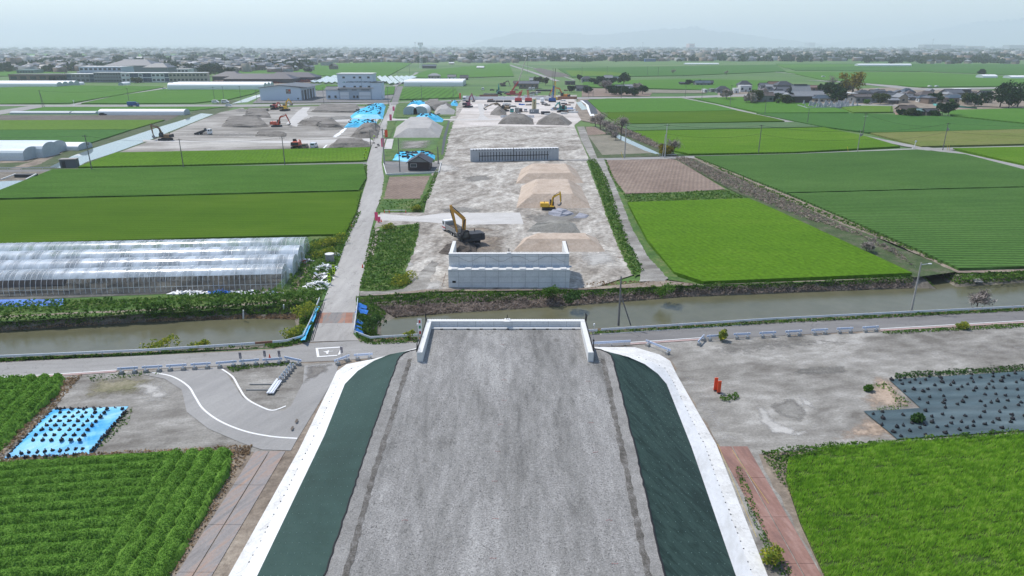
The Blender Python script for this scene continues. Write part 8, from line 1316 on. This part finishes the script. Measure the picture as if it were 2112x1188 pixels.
o = link(bpy.data.objects.new('distant_town', raw_mesh('distant_town', np.array(V), F, m_tw2 + m_tr, MI))); tag(o, 'thousands of small hazy roofs spreading to the horizon', 'town', None, 'stuff')
# long bright roofs and big blocks in the distance
for x0, x1, y, yt, lb, m in ((1190, 1222, 113, 107, 'pale long factory block behind the crane village', m_cream), (1300, 1318, 114, 107.5, 'pale bluish block in the far right town', m_lb), (1355, 1368, 118, 114, 'brown peaked hall in the far right town', m_beige), (1376, 1400, 120, 116, 'white roofed shed row in the far right town', m_whw), (1420, 1454, 104, 98, 'pink tall hotel like block on the horizon, base', m_pkw), (1421, 1432, 104, 90, 'pink tall hotel like block on the horizon, tower', m_pkw), (1680, 1765, 112, 109, 'long low factory roof in the right town', m_cream), (1676, 1712, 116, 113, 'red brown roofed factory in the right town', t_rust), (1640, 1660, 116, 111, 'grey hipped hall in the right town', m_grw), (1668, 1680, 101, 88, 'grey tall block pair on the right horizon', m_grw), (1905, 1960, 104, 92, 'group of pale apartment slabs on the right horizon', m_grw), (1960, 1990, 104, 94, 'second pale apartment slab on the right horizon', m_whw), (1995, 2030, 104, 95, 'low apartment slab on the right horizon', m_cream), (2080, 2112, 104, 93, 'apartment slab at the right edge of the horizon', m_grw), (350, 380, 120, 114, 'pale blue gymnasium in the left village', m_lb), (180, 225, 122, 114, 'grey long block in the left village', m_grw), (500, 526, 133, 125, 'cream apartment block in the left village', m_cream), (455, 500, 135, 128, 'grey apartment row in the left village', m_grw), (700, 770, 121, 116, 'pale long block behind the grain building', m_grw), (1330, 1352, 127, 121, 'low blue roofed works in the far right village', m_blue), (800, 830, 116, 112, 'turquoise roofed shed in the hazy town', basic('turq', (.1, .4, .4), .5)), (780, 800, 114, 111, 'red roofed shed in the hazy town', m_red), (830, 890, 114, 111, 'white long roof in the hazy town', m_whw), (650, 690, 108, 105, 'white long roof in the hazier town behind', m_whw), (490, 540, 137, 133, 'white warehouse roof by the left village edge', m_whw), (440, 490, 119, 116, 'thin white roof line beyond the left village', m_whw), (30, 52, 99, 91, 'small hotel silhouette on the left horizon hill', m_grw)):
    a, b = G(x0, y), G(x1, y); h = Zat(yt, a[1]); t = thing('far_block', lb, 'building', a); MB().box(((b[0] - a[0]) / 2, h, h / 2), (b[0] - a[0], 2 * h, h)).build('wall', m, t); MB().box(((b[0] - a[0]) / 2, h, h + h * .02), ((b[0] - a[0]) * 1.01, 2.02 * h, h * .05)).build('roof', m_cwhite, t)
    for k in range(3): MB().box(((b[0] - a[0]) / 2, -.05, h * (.25 + .25 * k)), ((b[0] - a[0]) * .92, .2, h * .09)).build('window_band', m_win, t)
# distant tree clumps
C, SZ = [], []
for x0, x1, y0, y1, n in ((0, 640, 100, 150, 300), (640, 1060, 100, 130, 230), (-100, 2212, 97.8, 108, 900), (1060, 2112, 101, 127, 700), (1060, 1216, 119, 128, 30), (1216, 2112, 118, 128, 110), (1780, 2112, 118, 132, 50)):
    for i in range(n):
        x, y = random.uniform(x0, x1), random.uniform(y0, y1); g = G(x, y); s = 1 + g[1] / 3500; r = random.uniform(4, 10) * s; k = 45; a = rng.normal(size=(k, 3)); a /= np.linalg.norm(a, axis=1)[:, None]; c = np.array(g) + a * (rng.random(k) ** .4)[:, None] * (r, r, r * .5) + (0, 0, r * .5); C.append(c); SZ.append(np.full(k, r * .42))
C, SZ = np.vstack(C), np.concatenate(SZ); C[:, 2] = np.maximum(C[:, 2], .3); V, F = leaves(C, SZ, up=.4); o = link(bpy.data.objects.new('distant_trees', raw_mesh('distant_trees', V, F, lf_ever))); tag(o, 'dark hazy tree clumps scattered among the distant roofs', 'trees', None, 'stuff')
# hills
def ridge(name, D, prof, mat, depth=2500):
    xs = np.linspace(prof[0][0], prof[-1][0], 160); hs = np.interp(xs, [p[0] for p in prof], [Zat(p[1], D) for p in prof]); hs = np.maximum(hs * (1 + .05 * (lump(xs * 1.0, xs * .3, 35) - .5)), 0); V = []
    for j in range(7):
        f = math.sin(math.pi * j / 6)
        for x, h in zip(xs, hs): V.append((x / 1.0 * 0 + (x - 1056) / FPX * D * 1.06 * (1 + .02 * j), D + (j - 3) * depth / 6, h * f * (1 + .06 * random.uniform(-1, 1)) - 1))
    n = len(xs); F = [(j * n + i, j * n + i + 1, (j + 1) * n + i + 1, (j + 1) * n + i) for j in range(6) for i in range(n - 1)]; o = link(bpy.data.objects.new(name, raw_mesh(name, np.array(V), F, mat, smooth=True))); tag(o, kind='structure')
m_hill = basic('wooded_hill', (.05, .08, .05), .9, var=.2, vs=.002)
ridge('hills', 20500, [(975, 95), (1020, 80), (1060, 68), (1100, 66), (1150, 68), (1210, 72), (1260, 66), (1300, 60), (1345, 58), (1375, 56), (1410, 66), (1440, 68), (1500, 78), (1560, 86), (1620, 94)], m_hill)
ridge('hills', 24500, [(1560, 94), (1640, 84), (1720, 74), (1790, 60), (1850, 46), (1930, 38), (2000, 30), (2112, 26), (2300, 30), (2500, 60)], m_hill)
ridge('hills', 22000, [(0, 96), (100, 94), (300, 95.5), (500, 93), (640, 95), (760, 92), (900, 93), (1000, 92), (1100, 96)], m_hill)
# ================================================================== haze: one closed box of even, thin air
HT = 700.0
hz_ = MB().box((0, 14000, HT / 2 - 2), (52000, 36000, HT)).build('haze', None or basic('haze_air', (1, 1, 1)))
m = bpy.data.materials.new('haze_volume'); m.use_nodes = True; nt = m.node_tree; nt.nodes.clear()
pv = nt.nodes.new('ShaderNodeVolumePrincipled'); pv.inputs['Color'].default_value = (.86, .925, 1, 1); pv.inputs['Density'].default_value = 1.35e-4; pv.inputs['Anisotropy'].default_value = .15
om = nt.nodes.new('ShaderNodeOutputMaterial'); nt.links.new(pv.outputs[0], om.inputs['Volume']); hz_.data.materials.clear(); hz_.data.materials.append(m)
tag(hz_, 'thin pale haze lying over the whole plain', 'haze', None, 'stuff')
